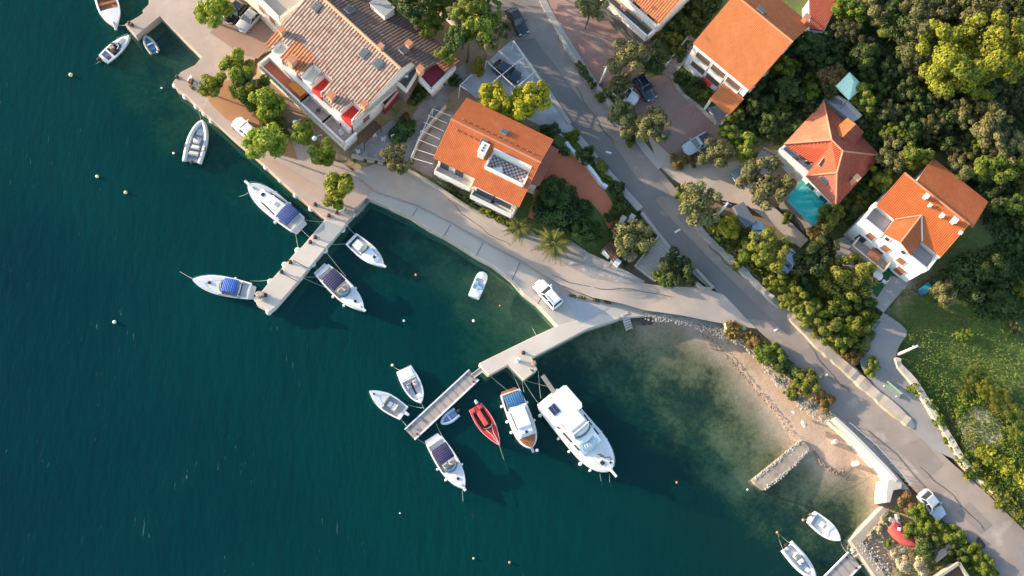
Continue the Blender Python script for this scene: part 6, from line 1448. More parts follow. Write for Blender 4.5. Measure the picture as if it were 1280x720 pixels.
b = rib('rigid_inflatable', 'pale grey rigid inflatable with console and black outboard moored off the quay', (253,153), (240.5,201), 2.5, .27, pm('pale_tube', (.62,.62,.61), (.55,.55,.55), 2, .5), GREYF, h=.7)
b.box('console', .5, 0, .25, (.7, .7, .75), DECKW, .1); b.screen(.52, .35, .95, .35, GLASS, .2, .3); b.seat(.34, 0, .25, .9, DECKW); b.seat(.18, 0, .25, 1.1, pm('cream_pad', (.62,.58,.52), (.55,.51,.46), 3, .7)); b.box('bow_cushion', .78, 0, .25, (1.2, .8, .22), LGREY, .1); b.box('tube_handle', .32, 1.2, .7, (.5, .16, .06), GREYDK); b.box('tube_handle', .32, -1.2, .7, (.5, .16, .06), GREYDK)
# -- motor yacht with blue canopy
b = Boat('cabin_cruiser', 'white cabin cruiser with a blue stern canopy moored between quay and pier', (311,230.5), (372,280), 2.75, .95, .86, 2.6, .62, .45, cock=((.04,.26,.4,DECKW),))
c = b.slab('cabin', .27, .80, 1.05, .62, 1.0, 1.5, GELCOAT, .18, .5); b.slab('cabin_roof', .28, .58, .85, .72, 1.5, 1.72, DECKW, .08, .2)
b.canopy(.07, .31, 1.12, 1.75, BLUEC, .2); b.hatch(.70, 0, 1.49, .22); b.box('hatch', .42, -.1, 1.70, (.55, .5, .05), GREYF); b.platform(.6, 1.05); b.sprit(.8); b.rail(.5, .985, .45)
for t, e in ((.3,1),(.34,-1),(.62,-1)): b.fender(t, e)
for e in (-1, 1): b.slab('side_window', .36, .62, .0, .0, 0, 0, GLASS) if False else MB().bar((b.x(.36), e * .98, 1.26), (b.x(.64), e * .79, 1.26), .08, .22).build('side_window', GLASS, c)
b.box('windlass', .9, 0, b.sheer(.9) + .02, (.35, .25, .14), STEEL)
# -- royal blue canopy sport boat
b = Boat('sport_boat', 'white sport boat with a royal blue canopy pointing left off the pier end', (240.5,349.5), (312,363.5), 2.3, .85, .84, 2.3, .85, .44, cock=((.04,.16,.3,DECKW),(.19,.46,.4,GREYF)))
b.canopy(.20, .45, .80, 1.55, ROYAL, .16); b.screen(.455, .82, .88, .45, GLASS, .3, .5); b.hatch(.70, 0, .97, .2, True); b.box('sun_pad', .17, 0, .6, (.35, 1.5, .2), NAVY, .08); b.platform(.5, .9); b.rail(.62, .985, .3); b.fender(.3, -1)
MB().bar((b.x(.12), 1.0, .87), (b.x(.5), 1.14, .9), .06, .05).build('side_stripe', NAVY, b.root)
# -- white cuddy boat
b = Boat('fishing_boat', 'white day boat with a small windscreen at midship right of the concrete pier', (479.5,332), (438.5,298), 2.15, .75, .88, 2.1, .8, .42, cock=((.06,.44,.35,DECKW),))
c = b.slab('cuddy', .46, .84, .72, .42, .8, 1.1, GELCOAT, .2, .35); b.screen(.44, .62, .85, .5, TGLASS, .25, .3); b.hatch(.72, .0, 1.08, .17); b.box('engine_cover', .22, 0, .36, (1.1, 1.1, .35), GELCOAT, .1); b.box('stern_bench', .09, 0, .4, (.4, 1.5, .25), GREYDK); b.sprit(.45); b.rail(.7, .985, .3); b.seat(.38, -.4, .35, .45)
# -- two navy canopy boats
def navy_boat(label, bow, stern):
    b = Boat('express_cruiser', label, bow, stern, 2.45, .85, .84, 2.3, .75, .44, cock=((.05,.13,.4,DECKW),(.16,.58,.4,GREYF)), group='white express cruisers with navy canopies')
    b.canopy(.14, .44, .95, 1.65, NAVY, .2); b.screen(.52, .88, .88, .5, TGLASS, .3, .85); b.seat(.5, -.4, .4, .55, CREAM); b.seat(.5, .35, .4, .5, DECKW); b.box('dashboard', .575, -.3, .85, (.4, .8, .18), STEELB); b.hatch(.80, 0, .96, .18, True); b.rail(.6, .985, .35); b.sprit(.4); b.platform(.55, 1.0)
    for t, e in ((.46,-1),(.70,-1),(.62,1)): b.fender(t, e)
    b.box('windlass', .94, 0, b.sheer(.94) + .03, (.25, .18, .1), STEEL); return b
navy_boat('white express cruiser with a navy canopy and blue windscreen beside the pier', (454.5,387), (402.5,337)); navy_boat('white express cruiser with a navy canopy at the outer end of the wooden pontoon', (580,610.5), (542.5,550.5))
# -- flat white pedal boat
b = Boat('flat_boat', 'small flat white boat with a pale blue seat floating alone in the inner basin', (605,340), (592,371.5), 1.45, .45, .95, 4.5, .5, .5, cock=((.3,.72,.25,DECKW),)); b.seat(.42, -.3, .25, .5, pm('sky_blue_seat', (.18,.40,.62), (.24,.47,.68), 2, .6)); b.seat(.52, .3, .25, .5, MATS['sky_blue_seat']); b.box('stern_locker', .12, 0, .44, (.6, 1.1, .06), METALW)
# -- two open boats by the pontoon
b = Boat('centre_boat', 'white open boat with grey cockpit and twin motors pointing left by the pontoon', (461.5,489), (505,516.5), 2.1, .7, .84, 2.0, .9, .42, cock=((.06,.52,.3,pm('beige_floor', (.52,.46,.40), (.46,.41,.36), 2, .8)),)); b.screen(.52, .78, .74, .3, GREYDK, .1, .12); b.box('console', .4, 0, .3, (.5, .6, .6), DECKW, .08); b.seat(.28, 0, .3, .8, DECKW); b.hatch(.86, .0, .82, .13, True); b.outboard(-.1, LGREY); b.box('stern_platform', .03, .4, .7, (.4, .7, .08), DECKW); b.rail(.7, .985, .25)
b = Boat('runabout', 'white open boat with a maroon gangway strip pointing towards the pontoon', (526.5,503.5), (504.5,460.5), 2.15, .7, .86, 2.4, .75, .4, cock=((.32,.88,.3,LGREY),)); mar = pm('maroon_cover', (.09,.012,.018), (.07,.01,.014), 2, .8)
b.box('centre_strip', .62, 0, .31, (1.6, .2, .05), mar); b.box('cross_strip', .44, .05, .55, (.22, 1.1, .06), mar); b.seat(.47, .42, .3, .5, pm('pale_pink_seat', (.66,.53,.50), (.6,.48,.45), 3, .7)); b.seat(.48, -.35, .3, .5, GREYF); b.box('bow_seat', .8, 0, .32, (.5, .9, .14), DECKW); b.box('stern_pad', .16, 0, .64, (1.0, 1.5, .08), GELCOAT, .05)
b = rib('dinghy', 'tiny grey blue inflatable dinghy alongside the planked pontoon', (552.5,529), (570.5,515.5), 1.3, .16, pm('blue_grey_tube', (.42,.48,.56), (.36,.42,.5), 3, .6), pm('blue_grey_floor', (.22,.30,.42), (.17,.24,.35), 2, .7), h=.4); b.box('thwart', .5, 0, .3, (.2, .9, .06), LGREY)
# -- red speedboat
b = Boat('speedboat', 'slim red speedboat with white trim and coral floor next to the pontoon', (624.5,556.5), (594,508), 1.95, .6, .80, 1.9, .95, .36, hull=REDP, deck=REDP, gw=.2, cock=((.12,.54,.22,pm('dark_brown_floor', (.075,.04,.022), (.05,.028,.016), 2, .8)),), rub=pm('pink_trim', (.72,.36,.36), (.66,.32,.32), 3, .5))
b.box('engine_hatch', .30, 0, .24, (1.9, .55, .36), CORAL, .08); b.outboard(.35, pm('silver_cowl', (.45,.48,.50), (.38,.4,.43), 2, .4)); b.screen(.54, .6, .62, .25, GLASS, .2, .3)
for e in (-1, 1): MB().tube([(b.x(.55), e * .42, .72), (b.x(.70), e * .16, .73), (b.x(.97), e * .03, .72)], .035, 5).build('deck_stripe', pm('pink_stripe', (.8,.5,.5), (.75,.45,.45), 3, .5), b.root)
for e in (-1, 1): b.box('stern_cushion', .05, e * .5, .56, (.45, .45, .1), CORAL)
# -- wooden bow cabin boat
b = Boat('cabin_boat', 'white cabin boat with a varnished bow deck and steel blue stern canopy', (664.5,560), (637.5,489.5), 2.75, .9, .88, 3.0, .62, .5, cock=((.02,.30,.4,TEAK),), gw=.2)
c = b.slab('cabin', .27, .80, .95, .82, .95, 1.75, GELCOAT, .10, .3); b.slab('cabin_roof', .27, .66, .88, .84, 1.75, 1.9, GELCOAT, .05, .1); b.canopy(.06, .28, 1.08, 1.85, STEELB, .14); b.hatch(.735, -.02, 1.74, .16)
M = MB(); ts = np.linspace(.80, .975, 10)
for t0, t1 in zip(ts, ts[1:]):
    w0, w1 = b.w(t0) - .2, b.w(t1) - .2; w0, w1 = max(w0, .06), max(w1, .05); M.face([(b.x(t0), -w0, b.sheer(t0) + .13), (b.x(t1), -w1, b.sheer(t1) + .12), (b.x(t1), w1, b.sheer(t1) + .12), (b.x(t0), w0, b.sheer(t0) + .13)])
o = M.build('bow_deck', TEAK, b.root); k = o.modifiers.new('t', 'SOLIDIFY'); k.thickness = .06
b.platform(.35, 1.05, .5, TEAK); b.sprit(.7, STEEL)
MB().ball((b.x(1.0) + .45, .5, .8), .2).build('fender_ball', GELCOAT, b.root, True)
for e in (-1, 1):
    MB().bar((b.x(.34), e * .93, 1.4), (b.x(.66), e * .86, 1.4), .08, .3).build('side_window', GLASS, c); MB().tube([(b.x(t), e * (b.w(t) - .1), b.sheer(t) + .55) for t in np.linspace(.1, .9, 14)], .022, 5).build('side_rail', STEEL, b.root)
for t, e in ((.18,-1),(.45,-1),(.64,-1),(.26,1),(.58,1)): b.fender(t, e, .17)
# -- the large yacht
b = Boat('motor_yacht', 'largest white motor yacht with two solar panels moored stern to the jetty', (763.5,588), (689,498.5), 4.15, 1.35, .92, 2.8, .60, .52, gw=.25, cock=((.02,.13,.8,TEAK),))
c = b.slab('saloon', .12, .70, 1.80, 1.45, 1.4, 2.35, GELCOAT, .12, 1.2, .12); b.slab('flybridge', .26, .50, 1.30, 1.22, 2.35, 2.95, GELCOAT, .12, .3, .12)
r = MB().prism([(b.x(-.02), -1.75), (b.x(.0), -2.05), (b.x(.25), -2.1), (b.x(.29), -1.8), (b.x(.29), 1.8), (b.x(.25), 2.1), (b.x(.0), 2.05), (b.x(-.02), 1.75)], 2.75, 2.87).build('hardtop', GELCOAT, b.root, bevel=.05)
for k in (0, 1):
    MB().box((b.x(.115), .62 + k * .48 - 1.75, 2.90), (1.15, .42, .05)).build('solar_panel', pm('solar_cells', (.035,.035,.075), (.05,.05,.10), 4, .25), r)
for x_ in (.0, .26):
    for e in (-1, 1): MB().tube([(b.x(x_), e * 1.8, 1.4), (b.x(x_), e * 1.8, 2.76)], .05, 6).build('hardtop_post', STEEL, r)
b.slab('bimini', .255, .42, 1.2, 1.2, 2.98, 3.12, pm('white_cover', (.78,.77,.75), (.72,.71,.70), 2, .8), .1, 0, .06); b.screen(.49, 1.15, 2.9, .35, TGLASS, .3, .5)
M = MB().tube([(b.x(.45), -1.2, 2.9), (b.x(.45), -1.15, 3.5), (b.x(.45), 1.15, 3.5), (b.x(.45), 1.2, 2.9)], .06, 6); M.bar((b.x(.45), -.3, 3.55), (b.x(.45), .3, 3.55), .12, .15); M.build('radar_arch', METALW, b.root)
for e in (-1, 1):
    for a_, c_ in ((.18,.30),(.36,.50),(.54,.62)): MB().bar((b.x(a_), e * (1.77 - (a_ - .12) * .6), 1.85), (b.x(c_), e * (1.77 - (c_ - .12) * .6), 1.85), .1, .42).build('side_window', GLASS, c)
b.screen(.62, 1.25, 1.7, .55, pm('pale_glass_screen', (.55,.62,.68), (.48,.55,.62), 1, .15), .9, .9)
b.hatch(.88, -.25, 1.58, .24); b.hatch(.935, .5, 1.5, .13)
for t, y, a in ((.80,.15,.5),(.83,.25,-.3),(.885,.75,.4)): MB().tube([(b.x(t) - .2, y - .2, 1.62), (b.x(t), y + .1, 1.64), (b.x(t) + .25, y, 1.63), (b.x(t) + .35, y + .2, 1.6)], .05, 6).build('rope_coil', GREYDK, b.root)
b.rail(.55, .985, .65, 13); b.sprit(1.2); b.platform(.55, 1.8, .5)
for t, e in ((.06,-1),(.38,-1),(.56,-1),(.74,-1),(.86,-1),(.62,1),(.72,1)): b.fender(t, e, .20 if t in (.06, .74) else .15)
MB().bar((b.x(0) - .1, .75, 1.35), (b.x(0) - 2.7, .95, 1.5), .5, .08).build('passerelle', WOODG, b.root)
# -- lower right boats
b = Boat('rowing_boat', 'plain white boat with pale interior pointing at the lower pontoon', (1050.5,675.5), (1014.5,646), 2.0, .65, .84, 2.2, .8, .42, cock=((.08,.50,.3,DECKW),), gw=.18); b.box('stern_bench', .13, 0, .36, (.5, 1.3, .18), GREYF); b.box('centre_box', .36, .1, .32, (.5, .6, .3), GELCOAT); b.outboard(.1, pm('bronze_motor', (.25,.15,.08), (.2,.12,.06), 2, .5), .7); b.box('foredeck_line', .6, 0, .72, (.05, 1.5, .04), GREYF)
b = rib('rigid_inflatable', 'white rigid inflatable with steering console cut by the lower edge', (1017.5,722), (984.5,684), 2.0, .22, pm('white_tube', (.68,.67,.65), (.6,.6,.58), 2, .5), LGREY, h=.6); b.box('console', .48, 0, .25, (.5, .6, .6), GELCOAT, .08); b.screen(.5, .3, .8, .3, STEELB, .2, .2); b.seat(.3, 0, .25, .6, CREAM); b.box('bow_locker', .76, .0, .25, (.5, .6, .2), DECKW)
# -- upturned red boat ashore
def upturned():
    g = G(1129,668); b, a = P(1146,683,g[2] + .5), P(1115,657,g[2] + .5); L = np.hypot(*(b - a)[:2]); t = empty('upturned_boat', ((a[0] + b[0]) / 2, (a[1] + b[1]) / 2, g[2]), math.atan2(b[1] - a[1], b[0] - a[0]), 'faded red boat lying upside down among the weeds by the silver car', 'boat')
    M = MB(); n = 18; w = lambda t: .95 * ((.72 + .28 * math.sin(t / .4 * math.pi / 2)) if t < .4 else max(.01, 1 - ((t - .4) / .6) ** 2.2) ** .85)
    sec = lambda t: [((t - .5) * L, w(t) * math.sin(a_) * (1 if abs(a_) < 1.4 else 1.03), .12 + .62 * (math.cos(a_) ** .7 if math.cos(a_) > 0 else 0) * (1 - .35 * t * t)) for a_ in np.linspace(-math.pi / 2, math.pi / 2, 11)]
    for i in range(n):
        p, q = sec(i / n), sec((i + 1) / n)
        for j in range(10): M.face([p[j], q[j], q[j + 1], p[j + 1]][::-1])
    M.face(sec(0)); M.build('hull', CORAL, t, True); MB().tube([((.05 - .5) * L, 0, .76), ((.9 - .5) * L, 0, .62)], .035, 6).build('keel', REDP, t)
    MB().box(((.22 - .5) * L, .2, .72), (.4, .5, .18), .4).build('cloth', METALW, t, bevel=.06); MB().box(((.18 - .5) * L, .38, .74), (.35, .25, .15), .9).build('cloth', NAVY, t, bevel=.05)
upturned()
# ================================================================== MOORING GEAR
def rope(a, za, b, zb, label, sag=.3, r=.021, mat=ROPE):
    A, B = P(*a, za), P(*b, zb); c = (A + B) / 2; pts = []
    for k in range(9):
        s = k / 8; p = A + (B - A) * s - c; p[2] -= sag * 4 * s * (1 - s); pts.append(tuple(p))
    o = MB().tube(pts, r, 5).build('mooring_rope', mat); o.location = c; return tag(o, label, 'rope', 'mooring ropes')
for a, za, b, zb, lb in (
 ((643,508) if 0 else (640,492),.8,(612,469),1.35,'mooring rope from the steel blue canopied boat to the tip of the jetty elbow'), ((652,490),.8,(636,456),1.35,'mooring rope from the starboard stern of the steel blue canopied boat'), ((655,490),.8,(653,475),1.35,'short steep rope between the cabin boat and the yacht berth'),
 ((672,503),1.1,(654,475),1.35,'port stern rope of the largest yacht'), ((676,498),1.1,(673,464),1.35,'straight stern rope of the largest yacht beside its gangplank'), ((690,484),1.1,(655,475),1.35,'crossing stern rope of the largest yacht'),
 ((624,556),.6,(635,588),-.05,'white bow rope of the red speedboat slanting into the water'), ((537,557),.6,(522,549),.6,'rope from the navy canopied cruiser to the outer corner of the wooden pontoon'), ((553,546),.6,(545,529),.6,'steep rope from the navy canopied cruiser to the side of the pontoon'),
 ((510,506),.5,(528,510),.6,'short rope from the twin motor boat to the pontoon'), ((499,521),.5,(508,532),.6,'rope from the twin motor boat to the outer pontoon end'), ((527,504),.6,(530,511),.6,'very short bow rope of the maroon strip boat'), ((500,463),.6,(490,457),.05,'rope from the maroon strip boat to its yellow float'),
 ((371,281),.8,(391,300),1.2,'stern rope from the blue canopied cruiser to the pier'), ((368,285),.7,(373,312),1.2,'long stern rope from the blue canopied cruiser down the pier'), ((376,274),.8,(406,277),1.2,'stern rope from the blue canopied cruiser to the pier root'), ((310,241),.9,(296,246),-.05,'bow rope of the blue canopied cruiser running into the water'),
 ((313,351),.6,(336,350),1.2,'upper stern rope of the royal blue canopied boat'), ((313,363),.6,(322,367),1.2,'lower stern rope of the royal blue canopied boat'), ((240,348),.8,(216,334),-.1,'bow rope of the royal blue canopied boat sinking into the water'),
 ((402,345),.7,(378,346),1.2,'level rope from the navy canopied cruiser to the pier'), ((415,362),.7,(378,347),1.2,'long slanting rope from the navy canopied cruiser to the pier'), ((400,340),.7,(391,330),1.2,'short rope from the navy canopied cruiser to the pier fender'), ((432,345),.9,(408,315),1.2,'rope from the windscreen side of the cruiser up to the pier'),
 ((438,304),.7,(411,305),1.2,'level rope from the white day boat to the pier'), ((445,294),.7,(433,281),1.2,'upper rope from the white day boat to the pier root'),
 ((252,153),.7,(246,131),1.2,'rope from the pale rigid inflatable up to the quay'), ((257,154),.7,(264,150),1.2,'short rope from the pale rigid inflatable to the quay edge'), ((161,45),.6,(164,40),1.2,'bow rope of the dark cockpit motorboat'), ((128,74),.5,(108,84),-.1,'stern rope of the dark cockpit motorboat sinking into the water'), ((143,30),.7,(157,31),1.2,'rope from the brown interior boat to the small jetty'),
 ((1051,677),.6,(1058,690),.6,'bow rope of the plain white boat at the lower pontoon'), ((1063,677),1.2,(1059,689),.6,'rope holding the lower pontoon to the stone quay'), ((1076,706),.6,(1084,705),1.2,'second rope holding the lower pontoon to the stone quay'), ((992,682),.5,(972,666),.05,'long rope from the white rigid inflatable to its float'), ((981,691),.5,(972,666),.05,'second rope from the white rigid inflatable to its float'),
 ((1014,648),.5,(1005,650),.1,'short stern rope of the plain white boat'), ((673,423),1.35,(664,406),-.2,'pale rope from the jetty into the inner basin'), ((578,612),.8,(580,640),-.3,'anchor line of the navy canopied cruiser off the pontoon'), ((750,592),1.0,(753,606),-.2,'left bow anchor line of the largest yacht'), ((762,592),1.0,(763,608),-.2,'right bow anchor line of the largest yacht'), ((723,571),1.0,(727,587),-.2,'side line of the largest yacht hanging into the water'),
 ((1067,585),.6,(1010,640),-.3,'long dark mooring line from the white stone block into the bay'), ((1068,586),.6,(1052,610),-.3,'short dark mooring line from the white stone block')): rope(a, za, b, zb, lb, mat=ROPE if 'dark' not in lb.split()[1:2] and 'dark mooring' not in lb else BLACK, sag=.25)
def buoy(px, py, r, mat, label):
    p = P(px, py, .1); t = MB(); t.ball((0, 0, 0), r * .85, 1, 14, 8); o = t.build('buoy', mat, None, True); o.location = (p[0], p[1], .1); return tag(o, label, 'buoy', 'mooring buoys')
YB = pm('pale_yellow_buoy', (.66,.64,.34), (.6,.58,.3), 3, .5); WB = pm('white_buoy', (.78,.78,.74), (.72,.72,.7), 3, .5); OB = pm('orange_buoy', (.62,.24,.12), (.55,.2,.1), 3, .5)
for px, py, r, m, lb in ((88.5,93.5,.28,YB,'pale yellow buoy off the dark cockpit motorboat'), (121.5,220.5,.24,YB,'pale yellow buoy left of the rigid inflatable, upper of a pair'), (157,240.5,.24,YB,'pale yellow buoy in open water, lower of a pair'), (143,402.5,.24,WB,'white buoy alone in the open water lower left of the sport boat'), (505,401,.16,WB,'small white buoy between the pier and the pontoon'), (592,401,.2,WB,'white buoy in the weedy shallows near the jetty'),
 (490.5,456.5,.2,YB,'pale yellow float tied to the maroon strip boat'), (846,603,.16,OB,'small orange buoy alone off the bay'), (934.5,612,.14,WB,'tiny white float near the tip of the groyne'), (202,110,.14,WB,'tiny white float beside the quay corner'), (217,191.5,.16,WB,'tiny white float left of the rigid inflatable stern'), (592,698,.14,YB,'small greenish float near the lower edge'), (637,703,.17,OB,'small orange and white float near the lower edge'), (520,343.5,.2,OB,'small orange buoy in the inner basin'), (625,382,.12,OB,'tiny orange float in the inner basin near the jetty'), (971.5,665.5,.18,OB,'float at the end of the rigid inflatable ropes'), (1004,650,.2,OB,'orange float behind the plain white boat'), (500,641.5,.1,WB,'tiny pale float in the deep water below the pontoon')): buoy(px, py, r, m, lb)
def fend(px, py, label):
    p = P(px, py, .8); t = empty('quay_fender', (p[0], p[1], .75), PR.uniform(0, 3), label, 'fender', 'white fenders along quay and pier')
    MB().lathe([(.14, -.22), (.34, -.16), (.36, .12), (.2, .2)], (0, 0, 0), 12).build('tyre', pm('white_fender', (.66,.64,.6), (.52,.5,.47), 3, .7), t); MB().lathe([(.15, .18), (.15, .24)], (0, 0, 0), 10).build('core', GREYF, t)
for k, (px, py) in enumerate(((219,107),(232,121),(246,133),(256,142),(265,151),(333,209),(351,225),(370,244),(389,261),(441,268),(428,287),(406,313),(391,330),(375,347),(358,365),(342,383),(372,313),(356,331),(338,352),(321,374),(336,390))): fend(px, py, 'white round fender on the edge of the quay or pier')
def bollard(px, py, label, z=QZ, mat=None):
    p = P(px, py, z); t = empty('bollard', p, 0, label, 'bollard', 'mooring bollards'); MB().lathe([(.13, 0), (.11, .28), (.2, .34), (.2, .42), (.08, .48)], (0, 0, 0), 10).build('post', mat or pm('rusty_iron', (.10,.05,.03), (.06,.035,.025), 4, .8), t); MB().box((0, 0, .02), (.4, .4, .04)).build('base_plate', GREYDK, t)
for px, py, lb, z in ((394,297,'bollard at the top of the pier next to the grey patch',1.2),(388,303,'bollard on the left edge of the pier below the grey patch',1.2),(363,328,'bollard half way along the left edge of the pier',1.2),(352,340,'lower bollard on the left edge of the pier',1.2),(325,371,'bollard at the outer end of the pier',1.2),(332,369,'second bollard near the outer end of the pier',1.2),(165,32,'upper bollard on the small stub jetty',1.25),(162,30,'outer bollard on the small stub jetty',1.25),(222,97,'dark bollard at the outermost corner of the quay',1.25),(654,441,'brown bollard on the elbow of the bright jetty',1.36),(411,270,'bollard under the tree at the pier root',1.25),(421,266,'bollard right of the tree at the pier root',1.25),(394,256,'bollard on the quay left of the lone tree',1.25)): bollard(px, py, lb, z)
def bundle(px, py, z, r, mat, label, name='bundle', n=3):
    p = P(px, py, z); rnd = random.Random(int(px * 3)); M = MB()
    for k in range(n): M.box((rnd.uniform(-r, r) * .6, rnd.uniform(-r, r) * .6, r * .4 + .1 * k), (r * rnd.uniform(.7, 1.1), r * rnd.uniform(.5, .9), r * .8), rnd.uniform(0, 3))
    o = M.build(name, mat, bevel=.06); o.location = p; return tag(o, label, 'bundle')
bundle(647,449,1.36,.4,WB,'white bundle lying on the bright jetty beside the brown bollard'); bundle(667,455,1.36,.5,pm('fishing_gear', (.45,.36,.29), (.25,.18,.14), 8, .9),'heap of brownish gear on the jetty edge beside the yacht gangplank', n=5); bundle(664,463,1.36,.3,GREYF,'small grey bundle at the outer end of the jetty'); bundle(239,99,1.22,.45,WB,'rounded white sack on the quay corner next to the small tree'); bundle(238,107,1.22,.6,pm('brown_nets', (.22,.10,.06), (.16,.08,.05), 8, .95),'heap of brown nets on the quay corner'); bundle(247,106,1.22,.4,pm('mint_tarp', (.45,.58,.52), (.38,.5,.45), 3, .8),'pale mint bundle under the small quay tree'); bundle(432,264,1.22,.7,STONE,'big pale stone block at the pier root'); bundle(326,372,1.2,.6,pm('pier_gear', (.46,.38,.32), (.3,.24,.2), 8, .9),'heap of ropes and gear at the outer end of the pier', n=5); bundle(1127,686,1.6,.5,WB,'white plastic sheet beside the red upturned boat',n=2); bundle(1116,651,1.6,.7,pm('grey_junk', (.42,.40,.37), (.2,.19,.18), 4, .9),'grey pile of stones and junk at the stern of the red boat', n=5); bundle(1006,531,.9,.5,pm('green_towel', (.12,.42,.10), (.5,.55,.5), 2, .8),'green and white beach mat with bags on the sand', n=3); bundle(991,517,.9,.3,WB,'small white bag on the beach sand'); bundle(1065,689,.62,.35,CREAM,'pale crate with a dark top at the head of the lower pontoon', n=2)
for px, py, lb in ((1068,580,'white painted stone mooring block at the waterline by the stone arc'), (1042,553,'pale stone mooring block on the beach sand below the white wall')):
    p = P(px, py, .4); o = MB().lathe([(.30, -.3), (.30, .75), (.22, .85)], (0, 0, 0), 10).build('mooring_block', WB if px > 1050 else STONE); o.location = p; tag(o, lb, 'mooring block')
for px, py, lb in ((715.5,370,'dark wheel stop nearest the white car'), (727.5,372.5,'second dark wheel stop from the white car'), (745,376,'third dark wheel stop from the white car'), (759,378.5,'dark wheel stop farthest from the white car')):
    p = P(px, py, 1.36); t = empty('planter_box', p, -.25, lb.replace('wheel stop', 'planter box'), 'planter', 'dark planter boxes on the ramp'); MB().box((0, 0, .14), (.85, .28, .28)).build('trough', WOODB, t, bevel=.03); MB().ball((-.2, 0, .3), .14, .7, 7, 5).ball((.18, .02, .3), .14, .7, 7, 5).build('plants', LEAF['grass'], t)
# ================================================================== CARS
def car(label, nose, tail, paint, kind='hatchback', z=None, group=None, name='parked_car', cat='car'):
    g = G((nose[0] + tail[0]) / 2, (nose[1] + tail[1]) / 2, .7) if z is None else None
    zz = g[2] + .12 if z is None else z
    a, b = P(*tail, zz + .6), P(*nose, zz + .6); L = float(np.hypot(*(b - a)[:2])); L = max(3.6, min(L, 4.9)); c = (a + b) / 2; t = empty(name, (c[0], c[1], zz), math.atan2(b[1] - a[1], b[0] - a[0]), label, cat, group)
    W = 1.74 if L < 4.3 else 1.82; van = kind == 'estate'; pick = kind == 'pickup'
    def loft(rows, nm, mat, par=t, bev=.05):
        M = MB(); n = len(rows[0])
        for r0, r1 in zip(rows, rows[1:]):
            for j in range(n - 1): M.face([r0[j], r1[j], r1[j + 1], r0[j + 1]][::-1])
        M.face(rows[0][::-1] if 0 else rows[0]); M.face(rows[-1][::-1]); o = M.build(nm, mat, par, True)
        bm = bmesh.new(); bm.from_mesh(o.data); bmesh.ops.remove_doubles(bm, verts=bm.verts, dist=1e-4); bmesh.ops.recalc_face_normals(bm, faces=bm.faces); bm.to_mesh(o.data); bm.free()
        e = o.modifiers.new('e', 'EDGE_SPLIT'); e.split_angle = math.radians(38); return o
    h = L / 2
    prof = [(-1.0, .80, .55, .80), (-.97, .92, .3, .86), (-.80, 1, .22, .92), (-.3, 1, .2, .92), (.1, 1, .2, .90), (.36, 1, .2, .86), (.78, .98, .22, .74), (.94, .86, .28, .66), (1.0, .70, .4, .58)]
    rows = []
    for x, w, z0, z1 in prof:
        w = w * W / 2; rows.append([(x * h, -w * .9, z0), (x * h, -w, (z0 + z1) / 2), (x * h, -w * .95, z1 - .06), (x * h, -w * .84, z1), (x * h, 0, z1 + .03), (x * h, w * .84, z1), (x * h, w * .95, z1 - .06), (x * h, w, (z0 + z1) / 2), (x * h, w * .9, z0)])
    body = loft(rows, 'body', paint)
    c0, c1 = (-.93 if van else -.86, .34); r0, r1 = (-.82 if van else -.56, .06)
    if pick: c0, r0 = -.22, -.14
    w = W / 2; zt = 1.47
    cab = MB(); bl = [(c0 * h, -w * .86), (c1 * h, -w * .84), (c1 * h, w * .84), (c0 * h, w * .86)]; tp = [(r0 * h, -w * .70), (r1 * h, -w * .70), (r1 * h, w * .70), (r0 * h, w * .70)]
    cab.prism(bl, .82, zt - .05, tp); cb = cab.build('cabin_glass', GLASS, t, bevel=.06)
    cb.name = 'windows'
    MB().prism([(r0 * h - .04, -w * .73), (r1 * h + .03, -w * .73), (r1 * h + .03, w * .73), (r0 * h - .04, w * .73)], zt - .09, zt, [(r0 * h + .08, -w * .66), (r1 * h - .05, -w * .66), (r1 * h - .05, w * .66), (r0 * h + .08, w * .66)]).build('roof', paint, t, bevel=.05)
    for e in (-1, 1):
        for xa, xb in ((c1, r1), (c0, r0), ((c0 + c1) / 2, (r0 + r1) / 2))[:2 if pick else 3]: MB().tube([(xa * h, e * w * .855, .86), (xb * h, e * w * .712, zt - .06)], .05, 6).build('pillar', paint, t)
        MB().box((c1 * h - .15, e * (w + .08), .98), (.16, .2, .14)).build('mirror', paint, t, bevel=.03)
        MB().box((h * .93, e * w * .62, .62), (.22, .34, .14)).build('headlight', STEEL, t, bevel=.03); MB().box((-h * .975, e * w * .72, .72), (.1, .22, .2)).build('tail_light', REDP, t, bevel=.02)
        for x in (-.62, .62):
            o = MB().build('wheel', BLACK, t); o.data.from_pydata(*[(lambda m: (m.v, [], m.f))(MB().tube([(x * h, e * (w - .2), .31), (x * h, e * (w + .01), .31)], .31, 18))][0]); o.data.materials.clear(); o.data.materials.append(BLACK)
            MB().tube([(x * h, e * (w - .02), .31), (x * h, e * (w + .025), .31)], .19, 12).build('rim', STEEL, o)
    if pick: MB().box((-.60 * h, 0, .955), (h * .72, W * .74, .05)).build('cargo_bed', GREYDK, t)
    if van:
        for e in (-1, 1): MB().tube([(r0 * h + .2, e * w * .58, zt + .05), (r1 * h - .2, e * w * .58, zt + .05)], .03, 6).build('roof_rack', STEEL, t)
    MB().box((h * .99, 0, .42), (.08, .5, .12)).build('front_plate', METALW, t); MB().box((-h * 1.0, 0, .62), (.06, .5, .12)).build('rear_plate', METALW, t)
    return t
